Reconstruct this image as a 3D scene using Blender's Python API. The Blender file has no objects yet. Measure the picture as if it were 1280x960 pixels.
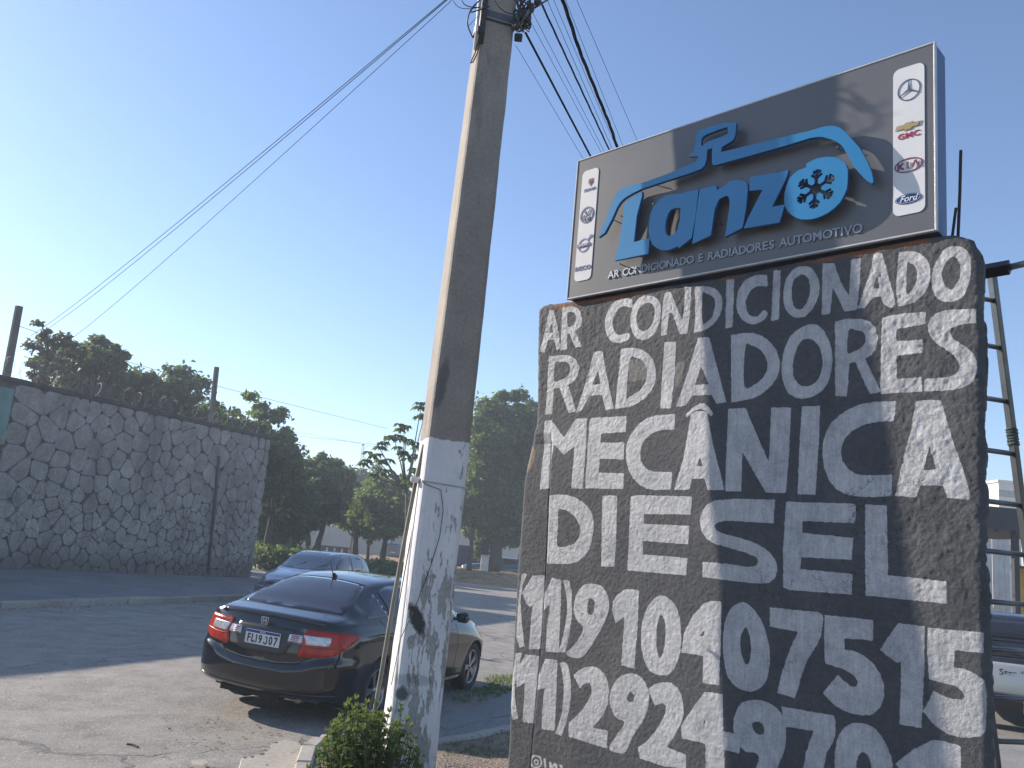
import bpy, bmesh, math, random
import numpy as np
from mathutils import Vector, Matrix, noise as mnoise
from mathutils.bvhtree import BVHTree
from mathutils.geometry import delaunay_2d_cdt
PI = math.pi
scene = bpy.context.scene
COL = scene.collection
random.seed(7)
RNG = np.random.default_rng(7)

# ------------------------------------------------------------------ camera
FPX, PITCH, ROLL, EYE = 1047.7, 0.196291, 0.0923224, 1.8594
_c, _s = math.cos(PITCH), math.sin(PITCH)
FWD = np.array([0, _c, _s]); _up = np.array([0, -_s, _c]); _r = np.array([1.0, 0, 0])
RIGHT = math.cos(ROLL) * _r + math.sin(ROLL) * _up
UP = -math.sin(ROLL) * _r + math.cos(ROLL) * _up
CAMPOS = np.array([0, 0, EYE])
cam = bpy.data.cameras.new('camera')
camo = bpy.data.objects.new('camera', cam); COL.objects.link(camo)
M = Matrix.Identity(4)
for i in range(3):
    M[i][0], M[i][1], M[i][2], M[i][3] = RIGHT[i], UP[i], -FWD[i], CAMPOS[i]
camo.matrix_world = M
cam.sensor_width = 36; cam.lens = 36 * FPX / 1280; cam.clip_start = 0.05; cam.clip_end = 3000
scene.camera = camo

# ------------------------------------------------------------------ light
SUN_AZ, SUN_EL = math.radians(153), math.radians(25)
world = bpy.data.worlds.new('World'); scene.world = world; world.use_nodes = True
nt = world.node_tree
bg = nt.nodes['Background']
sky = nt.nodes.new('ShaderNodeTexSky'); sky.sky_type = 'NISHITA'; sky.sun_disc = False
sky.sun_elevation = SUN_EL; sky.sun_rotation = math.radians(90) - SUN_AZ
sky.altitude = 0; sky.air_density = 1.0; sky.dust_density = 0.3; sky.ozone_density = 2.2
tint = nt.nodes.new('ShaderNodeMix'); tint.data_type = 'RGBA'; tint.blend_type = 'MULTIPLY'; tint.inputs[0].default_value = 1; tint.inputs[7].default_value = (.955, .985, 1.075, 1)
nt.links.new(sky.outputs[0], tint.inputs[6]); nt.links.new(tint.outputs[2], bg.inputs[0]); bg.inputs[1].default_value = 0.104
sl = bpy.data.lights.new('sun', 'SUN'); sl.energy = 4.3; sl.angle = math.radians(0.5); sl.color = (1.0, 0.90, 0.78)
so = bpy.data.objects.new('sun', sl); COL.objects.link(so)
SUNV = Vector((math.cos(SUN_EL) * math.cos(SUN_AZ), math.cos(SUN_EL) * math.sin(SUN_AZ), math.sin(SUN_EL)))
so.rotation_euler = SUNV.to_track_quat('Z', 'Y').to_euler()
scene.view_settings.view_transform = 'Standard'; scene.view_settings.look = 'None'
scene.view_settings.exposure = 0.93; scene.view_settings.gamma = 1
scene.cycles.max_bounces = 6; scene.cycles.transparent_max_bounces = 8
scene.cycles.caustics_reflective = False; scene.cycles.caustics_refractive = False

# ------------------------------------------------------------------ geometry of the place
def at(px, py, Y):
    """the place seen at photograph pixel (px, py), Y metres ahead of the camera"""
    d = FWD + (px - 640) / FPX * RIGHT - (py - 480) / FPX * UP
    return Vector(CAMPOS + d * (Y / d[1]))
def ground_at(px, py, z=0.0):
    d = FWD + (px - 640) / FPX * RIGHT - (py - 480) / FPX * UP
    return Vector(CAMPOS + d * ((z - EYE) / d[2]))

# ------------------------------------------------------------------ helpers
def link(o): COL.objects.link(o); return o
def mesh_obj(name, verts, faces, mat=None, parent=None, smooth=False, label=None, kind=None):
    me = bpy.data.meshes.new(name)
    me.from_pydata([tuple(v) for v in verts], [], [tuple(f) for f in faces]); me.update()
    return put(name, me, mat, parent, smooth, label, kind)
def np_mesh(name, V, F):
    """fast mesh from numpy arrays; F is (n,3) or (n,4)"""
    me = bpy.data.meshes.new(name)
    V = np.asarray(V, dtype=np.float32); F = np.asarray(F, dtype=np.int32)
    k = F.shape[1]
    me.vertices.add(len(V)); me.vertices.foreach_set('co', V.ravel())
    me.loops.add(F.size); me.loops.foreach_set('vertex_index', F.ravel())
    me.polygons.add(len(F)); me.polygons.foreach_set('loop_start', np.arange(0, F.size, k, dtype=np.int32))
    me.polygons.foreach_set('loop_total', np.full(len(F), k, dtype=np.int32))
    me.update(calc_edges=True); me.validate()
    return me
def put(name, me, mat=None, parent=None, smooth=False, label=None, kind=None):
    o = bpy.data.objects.new(name, me)
    if mat is not None and not me.materials:
        me.materials.append(mat)
    if smooth: me.polygons.foreach_set('use_smooth', [True] * len(me.polygons))
    link(o)
    if parent is not None:
        o.parent = parent
        if not parent.get('_local'):
            r = parent
            o.location = -world_loc(parent)
    if label: o['label'] = label
    if kind: o['kind'] = kind
    return o
def world_loc(o):
    v = Vector(o.location)
    while o.parent: o = o.parent; v = v + Vector(o.location)
    return v
def thing(name, label, cat, loc=(0, 0, 0), group=None, local=False, rotz=0):
    o = bpy.data.objects.new(name, None); o.empty_display_size = 0.2; link(o)
    o.location = loc; o['label'] = label; o['category'] = cat
    if group: o['group'] = group
    if local: o['_local'] = 1
    o.rotation_euler = (0, 0, rotz)
    return o
def tag(o, label, cat, group=None):
    o['label'] = label; o['category'] = cat
    if group: o['group'] = group
    return o
def struct(o): o['kind'] = 'structure'; return o
class MB:
    def __init__(s): s.v = []; s.f = []
    def add(s, vs, fs):
        b = len(s.v); s.v += [tuple(v) for v in vs]; s.f += [tuple(b + i for i in f) for f in fs]; return s
    def box(s, c, d, R=None, bev=0.0):
        x, y, z = d[0] / 2, d[1] / 2, d[2] / 2
        if bev <= 0:
            vs = [Vector((sx * x, sy * y, sz * z)) for sz in (-1, 1) for sy in (-1, 1) for sx in (-1, 1)]
            fs = [(0, 2, 3, 1), (4, 5, 7, 6), (0, 1, 5, 4), (2, 6, 7, 3), (0, 4, 6, 2), (1, 3, 7, 5)]
        else:
            vs = []; fs = []
            ring = []
            b = bev
            for zz, ins in ((-z, b), (-z + b, 0), (z - b, 0), (z, b)):
                pts = [(-x + b, -y + ins), (x - b, -y + ins), (x - ins, -y + b), (x - ins, y - b), (x - b, y - ins), (-x + b, y - ins), (-x + ins, y - b), (-x + ins, -y + b)]
                vs += [Vector((p[0], p[1], zz)) for p in pts]
            for k in range(3):
                for i in range(8):
                    j = (i + 1) % 8; fs.append((k * 8 + i, k * 8 + j, k * 8 + 8 + j, k * 8 + 8 + i))
            fs.append(tuple(range(7, -1, -1))); fs.append(tuple(range(24, 32)))
        c = Vector(c)
        vs = [(R @ v if R else v) + c for v in vs]
        return s.add(vs, fs)
    def tube(s, pts, r, n=8, cap=True):
        pts = [Vector(p) for p in pts]; rs = r if isinstance(r, (list, tuple)) else [r] * len(pts)
        vs = []; prev = None
        for i, p in enumerate(pts):
            t = (pts[min(i + 1, len(pts) - 1)] - pts[max(i - 1, 0)])
            if t.length < 1e-9: t = Vector((0, 0, 1))
            t.normalize()
            if prev is None:
                a = Vector((0, 0, 1)) if abs(t.z) < 0.9 else Vector((1, 0, 0))
                u = t.cross(a).normalized()
            else:
                u = (prev - t * prev.dot(t)).normalized()
            prev = u; w = t.cross(u)
            for k in range(n):
                a = 2 * PI * k / n; vs.append(p + (u * math.cos(a) + w * math.sin(a)) * rs[i])
        fs = []
        for i in range(len(pts) - 1):
            for k in range(n):
                j = (k + 1) % n; fs.append((i * n + k, i * n + j, i * n + n + j, i * n + n + k))
        if cap:
            fs.append(tuple(range(n - 1, -1, -1))); fs.append(tuple(range((len(pts) - 1) * n, len(pts) * n)))
        return s.add(vs, fs)
    def lathe(s, prof, n=24, axis='Y', c=(0, 0, 0)):
        vs = []; fs = []
        for (r, h) in prof:
            for k in range(n):
                a = 2 * PI * k / n
                if axis == 'Y': v = Vector((r * math.cos(a), h, r * math.sin(a)))
                else: v = Vector((r * math.cos(a), r * math.sin(a), h))
                vs.append(v + Vector(c))
        for i in range(len(prof) - 1):
            for k in range(n):
                j = (k + 1) % n; fs.append((i * n + k, i * n + j, i * n + n + j, i * n + n + k))
        return s.add(vs, fs)
    def build(s, name, mat, parent=None, smooth=False, label=None, kind=None):
        return mesh_obj(name, s.v, s.f, mat, parent, smooth, label, kind)

# ------------------------------------------------------------------ materials
def new_mat(name):
    m = bpy.data.materials.new(name); m.use_nodes = True
    return m, m.node_tree, m.node_tree.nodes['Principled BSDF']
def N(nt, t, **kw):
    n = nt.nodes.new(t)
    for k, v in kw.items():
        if k.startswith('in_'):
            key = k[3:]; n.inputs[int(key) if key.isdigit() else key].default_value = v
        else: setattr(n, k, v)
    return n
def coords(nt, which='Object', scale=(1, 1, 1)):
    tc = N(nt, 'ShaderNodeTexCoord'); mp = N(nt, 'ShaderNodeMapping'); mp.inputs['Scale'].default_value = scale
    nt.links.new(tc.outputs[which], mp.inputs['Vector']); return mp.outputs[0]
def noise_tex(nt, vec, scale, detail=6, rough=.6, dist=0.0):
    n = N(nt, 'ShaderNodeTexNoise'); n.inputs['Scale'].default_value = scale; n.inputs['Detail'].default_value = detail
    n.inputs['Roughness'].default_value = rough; n.inputs['Distortion'].default_value = dist
    if vec is not None: nt.links.new(vec, n.inputs['Vector'])
    return n.outputs['Fac']
def ramp(nt, fac, stops):
    r = N(nt, 'ShaderNodeValToRGB'); e = r.color_ramp.elements
    while len(e) > 1: e.remove(e[-1])
    e[0].position = stops[0][0]; e[0].color = (*stops[0][1], 1) if len(stops[0][1]) == 3 else stops[0][1]
    for p, c in stops[1:]:
        k = e.new(p); k.color = (*c, 1)
    nt.links.new(fac, r.inputs[0]); return r.outputs[0]
def g3(v): return (v, v, v)
def mixc(nt, fac, a, b, mode='MIX'):
    m = N(nt, 'ShaderNodeMix', data_type='RGBA', blend_type=mode)
    for sock, val in ((0, fac), (6, a), (7, b)):
        if isinstance(val, (int, float)): m.inputs[sock].default_value = val
        elif isinstance(val, tuple): m.inputs[sock].default_value = (*val, 1)
        else: nt.links.new(val, m.inputs[sock])
    return m.outputs[2]
def mth(nt, op, a, b=0.0, clamp=False):
    m = N(nt, 'ShaderNodeMath', operation=op, use_clamp=clamp)
    for k, v in enumerate((a, b)):
        if isinstance(v, (int, float)): m.inputs[k].default_value = v
        else: nt.links.new(v, m.inputs[k])
    return m.outputs[0]
def sstep(nt, v, lo, hi):
    m = N(nt, 'ShaderNodeMapRange', interpolation_type='SMOOTHSTEP')
    nt.links.new(v, m.inputs[0]); m.inputs[1].default_value = lo; m.inputs[2].default_value = hi
    return m.outputs[0]
def bump(nt, bsdf, h, strength=.5, dist=.01, prev=None):
    b = N(nt, 'ShaderNodeBump'); b.inputs['Strength'].default_value = strength; b.inputs['Distance'].default_value = dist
    nt.links.new(h, b.inputs['Height'])
    if prev is not None: nt.links.new(prev, b.inputs['Normal'])
    nt.links.new(b.outputs[0], bsdf.inputs['Normal']); return b.outputs[0]
def simple(name, col, rough=.6, metal=0.0, var=.12, scale=8, bmp=0.0, bscale=60, spec=.5, coat=0.0, which='Object', col2=None):
    m, nt, b = new_mat(name)
    v = coords(nt, which)
    n = noise_tex(nt, v, scale)
    c2 = col2 or tuple(min(1, x * (1 + 2 * var)) for x in col)
    c1 = tuple(x * (1 - var) for x in col) if col2 is None else col
    nt.links.new(ramp(nt, n, [(.3, c1), (.7, c2)]), b.inputs['Base Color'])
    b.inputs['Roughness'].default_value = rough; b.inputs['Metallic'].default_value = metal
    b.inputs['Specular IOR Level'].default_value = spec
    if coat: b.inputs['Coat Weight'].default_value = coat; b.inputs['Coat Roughness'].default_value = .06
    if bmp: bump(nt, b, noise_tex(nt, v, bscale, 4), bmp, .01)
    return m
# ------------------------------------------------------------------ ground
def mat_asphalt():
    m, nt, b = new_mat('worn_asphalt'); v = coords(nt)
    big = noise_tex(nt, v, .22, 6, .62); mid = noise_tex(nt, v, 2.2, 7, .68); fine = noise_tex(nt, v, 60, 4, .75)
    agg = N(nt, 'ShaderNodeTexVoronoi'); agg.inputs['Scale'].default_value = 75; nt.links.new(v, agg.inputs['Vector'])
    c = ramp(nt, big, [(.3, (.235, .212, .184)), (.5, (.295, .268, .232)), (.7, (.35, .318, .275))])
    c = mixc(nt, .8, c, ramp(nt, mid, [(.28, g3(.30)), (.5, g3(.5)), (.72, g3(.66))]), 'OVERLAY')
    c = mixc(nt, .55, c, ramp(nt, fine, [(.3, g3(.22)), (.55, g3(.5)), (.72, g3(.85))]), 'OVERLAY')
    st = N(nt, 'ShaderNodeSeparateColor'); nt.links.new(agg.outputs['Color'], st.inputs[0])
    c = mixc(nt, sstep(nt, st.outputs[0], .86, .93), c, (.40, .37, .33))
    vp = N(nt, 'ShaderNodeTexVoronoi'); vp.inputs['Scale'].default_value = .16; vp.distance = 'CHEBYCHEV'; nt.links.new(coords(nt, 'Object', (1, .45, 1)), vp.inputs['Vector'])
    sc_ = N(nt, 'ShaderNodeSeparateColor'); nt.links.new(vp.outputs['Color'], sc_.inputs[0])
    c = mixc(nt, .5, c, ramp(nt, sc_.outputs[0], [(0, g3(.40)), (.6, g3(.5)), (1, g3(.60))]), 'OVERLAY')
    # cracks
    wv = N(nt, 'ShaderNodeTexNoise'); wv.inputs['Scale'].default_value = 1.6; wv.inputs['Detail'].default_value = 5; nt.links.new(v, wv.inputs['Vector'])
    add = N(nt, 'ShaderNodeVectorMath', operation='MULTIPLY_ADD'); nt.links.new(wv.outputs['Color'], add.inputs[0]); add.inputs[1].default_value = (1.1, 1.1, 0); nt.links.new(v, add.inputs[2])
    vo = N(nt, 'ShaderNodeTexVoronoi', feature='DISTANCE_TO_EDGE'); vo.inputs['Scale'].default_value = .33; nt.links.new(add.outputs[0], vo.inputs['Vector'])
    gate = sstep(nt, noise_tex(nt, v, .5, 3), .44, .56)
    crack = mth(nt, 'MULTIPLY', mth(nt, 'SUBTRACT', 1.0, sstep(nt, vo.outputs['Distance'], .002, .012)), gate)
    c = mixc(nt, mth(nt, 'MULTIPLY', crack, .45), c, (.06, .055, .05))
    # dark oil/tyre stains
    oil = sstep(nt, noise_tex(nt, coords(nt, 'Object', (1, .35, 1)), .9, 5, .55), .62, .76)
    c = mixc(nt, mth(nt, 'MULTIPLY', oil, .35), c, (.07, .065, .06))
    nt.links.new(c, b.inputs['Base Color']); b.inputs['Roughness'].default_value = .82; b.inputs['Specular IOR Level'].default_value = .35
    h = mth(nt, 'ADD', mth(nt, 'MULTIPLY', agg.outputs['Distance'], .7), mth(nt, 'MULTIPLY', fine, 1.0))
    h = mth(nt, 'SUBTRACT', h, mth(nt, 'MULTIPLY', crack, 1.5))
    p = bump(nt, b, h, .75, .006)
    bump(nt, b, mid, .6, .03, p)
    return m
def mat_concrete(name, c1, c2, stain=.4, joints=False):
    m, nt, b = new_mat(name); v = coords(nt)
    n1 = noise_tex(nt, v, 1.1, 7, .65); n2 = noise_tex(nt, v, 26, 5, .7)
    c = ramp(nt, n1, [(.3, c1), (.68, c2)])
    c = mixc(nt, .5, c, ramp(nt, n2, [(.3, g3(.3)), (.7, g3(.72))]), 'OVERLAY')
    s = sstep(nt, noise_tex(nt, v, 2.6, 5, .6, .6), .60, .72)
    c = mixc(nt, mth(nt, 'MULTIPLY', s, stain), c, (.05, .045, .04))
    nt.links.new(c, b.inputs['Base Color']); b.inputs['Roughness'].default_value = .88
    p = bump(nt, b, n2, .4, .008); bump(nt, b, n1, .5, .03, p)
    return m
def mat_dirt():
    m, nt, b = new_mat('dry_dirt'); v = coords(nt)
    n1 = noise_tex(nt, v, .9, 8, .7); n2 = noise_tex(nt, v, 30, 6, .75)
    vo = N(nt, 'ShaderNodeTexVoronoi'); vo.inputs['Scale'].default_value = 34; nt.links.new(v, vo.inputs['Vector'])
    c = ramp(nt, n1, [(.3, (.15, .11, .075)), (.55, (.24, .185, .13)), (.75, (.30, .245, .17))])
    c = mixc(nt, .7, c, ramp(nt, n2, [(.3, g3(.2)), (.7, g3(.8))]), 'OVERLAY')
    nt.links.new(c, b.inputs['Base Color']); b.inputs['Roughness'].default_value = .95
    p = bump(nt, b, mth(nt, 'ADD', n2, vo.outputs['Distance']), .8, .015); bump(nt, b, n1, .6, .06, p)
    return m
ASPHALT = mat_asphalt(); DIRT = mat_dirt()
PAVE = mat_concrete('sidewalk_concrete', (.20, .19, .18), (.27, .26, .24), .55)
PAVE_L = mat_concrete('pale_worn_concrete', (.30, .27, .23), (.40, .36, .30), .3)
KERB = mat_concrete('kerb_concrete', (.26, .235, .20), (.40, .36, .30), .35)
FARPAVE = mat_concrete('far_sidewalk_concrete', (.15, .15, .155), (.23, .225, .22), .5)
LOT = mat_concrete('far_lot_gravel', (.42, .36, .27), (.55, .48, .37), .15)

def poly_sheet(name, pts, z, mat, sub=0.0):
    bm = bmesh.new(); vs = [bm.verts.new((p[0], p[1], z)) for p in pts]; bm.faces.new(vs)
    me = bpy.data.meshes.new(name); bm.normal_update()
    if bm.faces[:][0].normal.z < 0: bmesh.ops.reverse_faces(bm, faces=bm.faces[:])
    bm.to_mesh(me); bm.free()
    return struct(put(name, me, mat))
def slab(name, pts, z0, z1, mat, bev=.02, wob=0.0, parent=None):
    """raised flat slab with chamfered rim"""
    P = [Vector((p[0], p[1], 0)) for p in pts]
    ar = sum(P[i].x * P[(i + 1) % len(P)].y - P[(i + 1) % len(P)].x * P[i].y for i in range(len(P)))
    if ar < 0: P.reverse()
    n = len(P); ins = []
    for i in range(n):
        a, b_, c = P[i - 1], P[i], P[(i + 1) % n]
        d1 = (b_ - a).normalized(); d2 = (c - b_).normalized()
        nn = Vector((-(d1.y + d2.y), d1.x + d2.x, 0));
        if nn.length < 1e-6: nn = Vector((-d1.y, d1.x, 0))
        nn.normalize(); ins.append(b_ + nn * bev)
    vs = [(p.x, p.y, z0) for p in P] + [(p.x, p.y, z1 - bev) for p in P] + [(p.x, p.y, z1) for p in ins]
    fs = []
    for k in range(2):
        for i in range(n):
            j = (i + 1) % n; fs.append((k * n + i, k * n + j, k * n + n + j, k * n + n + i))
    fs.append(tuple(range(2 * n, 3 * n)))
    o = mesh_obj(name, vs, fs, mat, parent)
    return o
# one ground sheet to the horizon
ground = poly_sheet('ground', [(-1500, -300), (1500, -300), (1500, 2200), (-1500, 2200)], -.012, DIRT)
RD = Vector((.365, .931, 0)); RN = Vector((.931, -.365, 0))      # street direction and its right hand
KF = Vector((-8.815, 15.774, 0))                                  # a point of the far kerb
def rp(along, right): return KF + RD * along + RN * right
# road: displaced sheet so that the low sun catches its unevenness
def road_sheet():
    a = np.concatenate([np.linspace(-24, -13, 40, endpoint=False), np.linspace(-13, 14, 330, endpoint=False), np.linspace(14, 200, 120)])
    r = np.linspace(0, 11.5, 150)
    A, R_ = np.meshgrid(a, r, indexing='ij')
    X = KF.x + RD.x * A + RN.x * R_; Y = KF.y + RD.y * A + RN.y * R_
    Z = np.zeros_like(X)
    for sc, am in ((.35, .012), (1.1, .007), (3.3, .0045), (7.0, .003)):
        Z += am * (vnoise(X * sc + 5.3, Y * sc + 1.7) - .5) * 2
    Z -= 0.02 * np.clip((R_ - 9.5) / 2, 0, 1)
    ni, nj = A.shape
    idx = np.arange(ni * nj).reshape(ni, nj)
    F = np.stack([idx[:-1, :-1], idx[:-1, 1:], idx[1:, 1:], idx[1:, :-1]], -1).reshape(-1, 4)[:, ::-1]
    me = np_mesh('road', np.stack([X, Y, Z + .012], -1).reshape(-1, 3), F)
    return struct(put('road', me, ASPHALT, smooth=True))
_lat = RNG.random((256, 256))
def vnoise(x, y):
    xi = np.floor(x).astype(int); yi = np.floor(y).astype(int); fx = x - xi; fy = y - yi
    fx = fx * fx * (3 - 2 * fx); fy = fy * fy * (3 - 2 * fy)
    a = _lat[xi & 255, yi & 255]; b = _lat[(xi + 1) & 255, yi & 255]; c = _lat[xi & 255, (yi + 1) & 255]; d = _lat[(xi + 1) & 255, (yi + 1) & 255]
    return (a * (1 - fx) + b * fx) * (1 - fy) + (c * (1 - fx) + d * fx) * fy
road_sheet()
# near verge: asphalt shoulder running up to the near sidewalk
side_road = poly_sheet('side_road', [rp(17.5, -60), rp(17.5, .2), rp(30, .2), rp(30, -60)], .004, ASPHALT)
# far sidewalk and its kerb stones
def far_sidewalk():
    a = np.linspace(-24, 17, 120); r = np.concatenate([np.linspace(-.17, -5, 50), np.linspace(-5.5, -16, 8)]); A, R_ = np.meshgrid(a, r, indexing='ij')
    X = KF.x + RD.x * A + RN.x * R_; Y = KF.y + RD.y * A + RN.y * R_
    Z = .142 + .205 * np.clip((13.4 - A) / 9.8, 0, 1) * np.clip((-R_ - .3) / 4.2, 0, 1) + .012 * (vnoise(X * 1.1, Y * 1.1) - .5) + .008 * (vnoise(X * 3, Y * 3) - .5)
    Z[-1, :] = 0; ni, nj = A.shape; idx = np.arange(ni * nj).reshape(ni, nj); F = np.stack([idx[:-1, :-1], idx[1:, :-1], idx[1:, 1:], idx[:-1, 1:]], -1).reshape(-1, 4)[:, ::-1]
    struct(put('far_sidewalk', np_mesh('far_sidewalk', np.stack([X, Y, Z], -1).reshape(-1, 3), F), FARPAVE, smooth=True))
far_sidewalk()
kerb_root = struct(mesh_obj('far_kerb', [rp(-24, .02) + Vector((0, 0, .0)), rp(17, .02), rp(17, -.18), rp(-24, -.18)], [(3, 2, 1, 0)], KERB))
for i in range(41):
    a0 = -24 + i * 1.0
    w = .012 * random.uniform(.3, 1)
    o = slab('kerb_stone', [rp(a0 + w, .0 + random.uniform(-.012, .012)), rp(a0 + 1 - w, random.uniform(-.012, .012)), rp(a0 + 1 - w, -.18), rp(a0 + w, -.18)], 0, .15 + random.uniform(-.012, .01), KERB, .025)
    o.parent = kerb_root
# broken gutter concrete along the far kerb
# near side
def P2(px, py, z=0.0): v = ground_at(px, py, z); return (v.x, v.y)
near_edge = [P2(378, 1100), P2(384, 1010), P2(388, 974), P2(394, 952), P2(406, 940), P2(428, 938), P2(480, 948), P2(545, 947), P2(600, 937), P2(645, 925), P2(720, 905), P2(900, 890)]
verge = [(p[0], p[1]) for p in near_edge] + [(4.5, 9.6), (5.5, 6.5), (5.5, -3), (-3.5, -3), (-2.6, 4.5)]
def grid_fill(name, poly, step, zf, mat, edge_drop=.0, parent=None, seed=0):
    pts = [Vector((p[0], p[1])) for p in poly]
    n0 = len(pts)
    x0 = min(p.x for p in pts); x1 = max(p.x for p in pts); y0 = min(p.y for p in pts); y1 = max(p.y for p in pts)
    rnd = random.Random(seed); inner = []
    x = x0
    def inside(px, py):
        c = False
        for i in range(n0):
            a, b = pts[i], pts[(i + 1) % n0]
            if (a.y > py) != (b.y > py) and px < (b.x - a.x) * (py - a.y) / (b.y - a.y) + a.x: c = not c
        return c
    while x < x1:
        y = y0
        while y < y1:
            q = (x + rnd.uniform(-.3, .3) * step, y + rnd.uniform(-.3, .3) * step)
            if inside(*q): inner.append(Vector(q))
            y += step
        x += step
    r = delaunay_2d_cdt(pts + inner, [], [list(range(n0))], 1, 1e-6)
    V = [(v.x, v.y, zf(v.x, v.y)) for v in r[0]]
    return mesh_obj(name, V, r[2], mat, parent, smooth=True)
NV = mat_concrete('x', (.1, .1, .1), (.2, .2, .2)); bpy.data.materials.remove(NV)
verge_o = struct(grid_fill('dirt_verge', verge, .09, lambda x, y: .10 + .018 * mnoise.noise((x * 3, y * 3, 0)) + .012 * mnoise.noise((x * 11, y * 11, 3)), DIRT))
# pale kerb along the verge
def kerb_run(name, pts, w, z1, mat, parent):
    for i in range(len(pts) - 1):
        a = Vector((*pts[i], 0)); b = Vector((*pts[i + 1], 0)); d = (b - a); L = d.length; d.normalize(); nn = Vector((-d.y, d.x, 0))
        k = max(1, int(round(L / .55)))
        for j in range(k):
            p = a + d * (L * j / k + .006); q = a + d * (L * (j + 1) / k - .006)
            slab('kerb_stone', [p, q, q + nn * w, p + nn * w], -.01, z1 + random.uniform(-.008, .008), mat, .02, parent=parent)
near_kerb = struct(mesh_obj('near_kerb', [(*near_edge[0], .0), (*near_edge[1], .0), (near_edge[1][0] + .1, near_edge[1][1] + .01, .0)], [(0, 1, 2)], KERB))
kerb_run('kerb', near_edge, .13, .125, KERB, near_kerb)
# sidewalk slabs between the verge and the parked sedan
def slab_px(name, px, z0, z1, mat, bev=.015, parent=None): return slab(name, [P2(*p) for p in px], z0, z1, mat, bev, parent=parent)
side = struct(slab_px('sidewalk', [(398, 946), (470, 905), (520, 893), (575, 894), (640, 868), (900, 862), (900, 888), (720, 903), (645, 923), (600, 935), (545, 944), (480, 951), (420, 947)], 0, .035, PAVE))
for q in ([(400, 944), (432, 922), (520, 905), (556, 918), (546, 941), (480, 948)], [(560, 918), (524, 904), (578, 897), (612, 895), (606, 904)], [(562, 920), (608, 906), (650, 897), (690, 900), (645, 920), (600, 932), (550, 940)], [(616, 895), (640, 872), (760, 872), (720, 898), (655, 896), (612, 903)]):
    slab_px('paving_slab', q, .03, .045 + random.uniform(-.004, .004), PAVE, .008, side)
# pale broken concrete apron in the lower left
ap = struct(slab_px('driveway_apron', [(272, 990), (296, 966), (300, 952), (326, 946), (338, 934), (356, 928), (372, 932), (388, 942), (378, 970), (368, 1030), (290, 1010)], 0, .03, PAVE_L))
for q in ([(236, 955), (262, 944), (288, 946), (270, 956), (245, 962)], [(180, 985), (230, 965), (262, 972), (230, 990)]):
    slab_px('concrete_fragment', q, 0, .022, PAVE_L, .01, ap)
# far ground: lot, bank
bank_h = lambda x, y: 0
def along_right(x, y):
    dx, dy = x - KF.x, y - KF.y
    return RD.x * dx + RD.y * dy, RN.x * dx + RN.y * dy
def bank():
    a = np.concatenate([np.linspace(29.5, 36, 40), np.linspace(37, 52, 24)]); r = np.linspace(-60, -1.2, 160)
    A, R_ = np.meshgrid(a, r, indexing='ij')
    X = KF.x + RD.x * A + RN.x * R_; Y = KF.y + RD.y * A + RN.y * R_
    t = np.clip((A - 30) / 4, 0, 1) * np.clip((-1.2 - R_) / 1.5, 0, 1); t = t * t * (3 - 2 * t)
    t2 = np.clip((52 - A) / 6, 0, 1)
    Z = -.02 + .62 * t * t2 + .10 * t * (vnoise(X * 1.3, Y * 1.3) - .5) + .06 * t * (vnoise(X * 4, Y * 4) - .5)
    ni, nj = A.shape; idx = np.arange(ni * nj).reshape(ni, nj)
    F = np.stack([idx[:-1, :-1], idx[:-1, 1:], idx[1:, 1:], idx[1:, :-1]], -1).reshape(-1, 4)[:, ::-1]
    m, nt, b = new_mat('dry_leaf_litter'); v = coords(nt)
    c = ramp(nt, noise_tex(nt, v, 2.2, 8, .75), [(.3, (.20, .12, .055)), (.5, (.38, .245, .125)), (.7, (.50, .36, .21))])
    c = mixc(nt, sstep(nt, noise_tex(nt, v, .8, 4), .56, .68), c, (.13, .13, .04))
    nt.links.new(c, b.inputs['Base Color']); b.inputs['Roughness'].default_value = .95
    bump(nt, b, noise_tex(nt, v, 9, 6, .8), .9, .08)
    struct(put('grass_bank', np_mesh('grass_bank', np.stack([X, Y, Z], -1).reshape(-1, 3), F), m, smooth=True))
bank()
poly_sheet('far_lot', [rp(52, -90), rp(52, -1.5), rp(110, -1.5), rp(110, -90)], .03, LOT)

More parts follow.
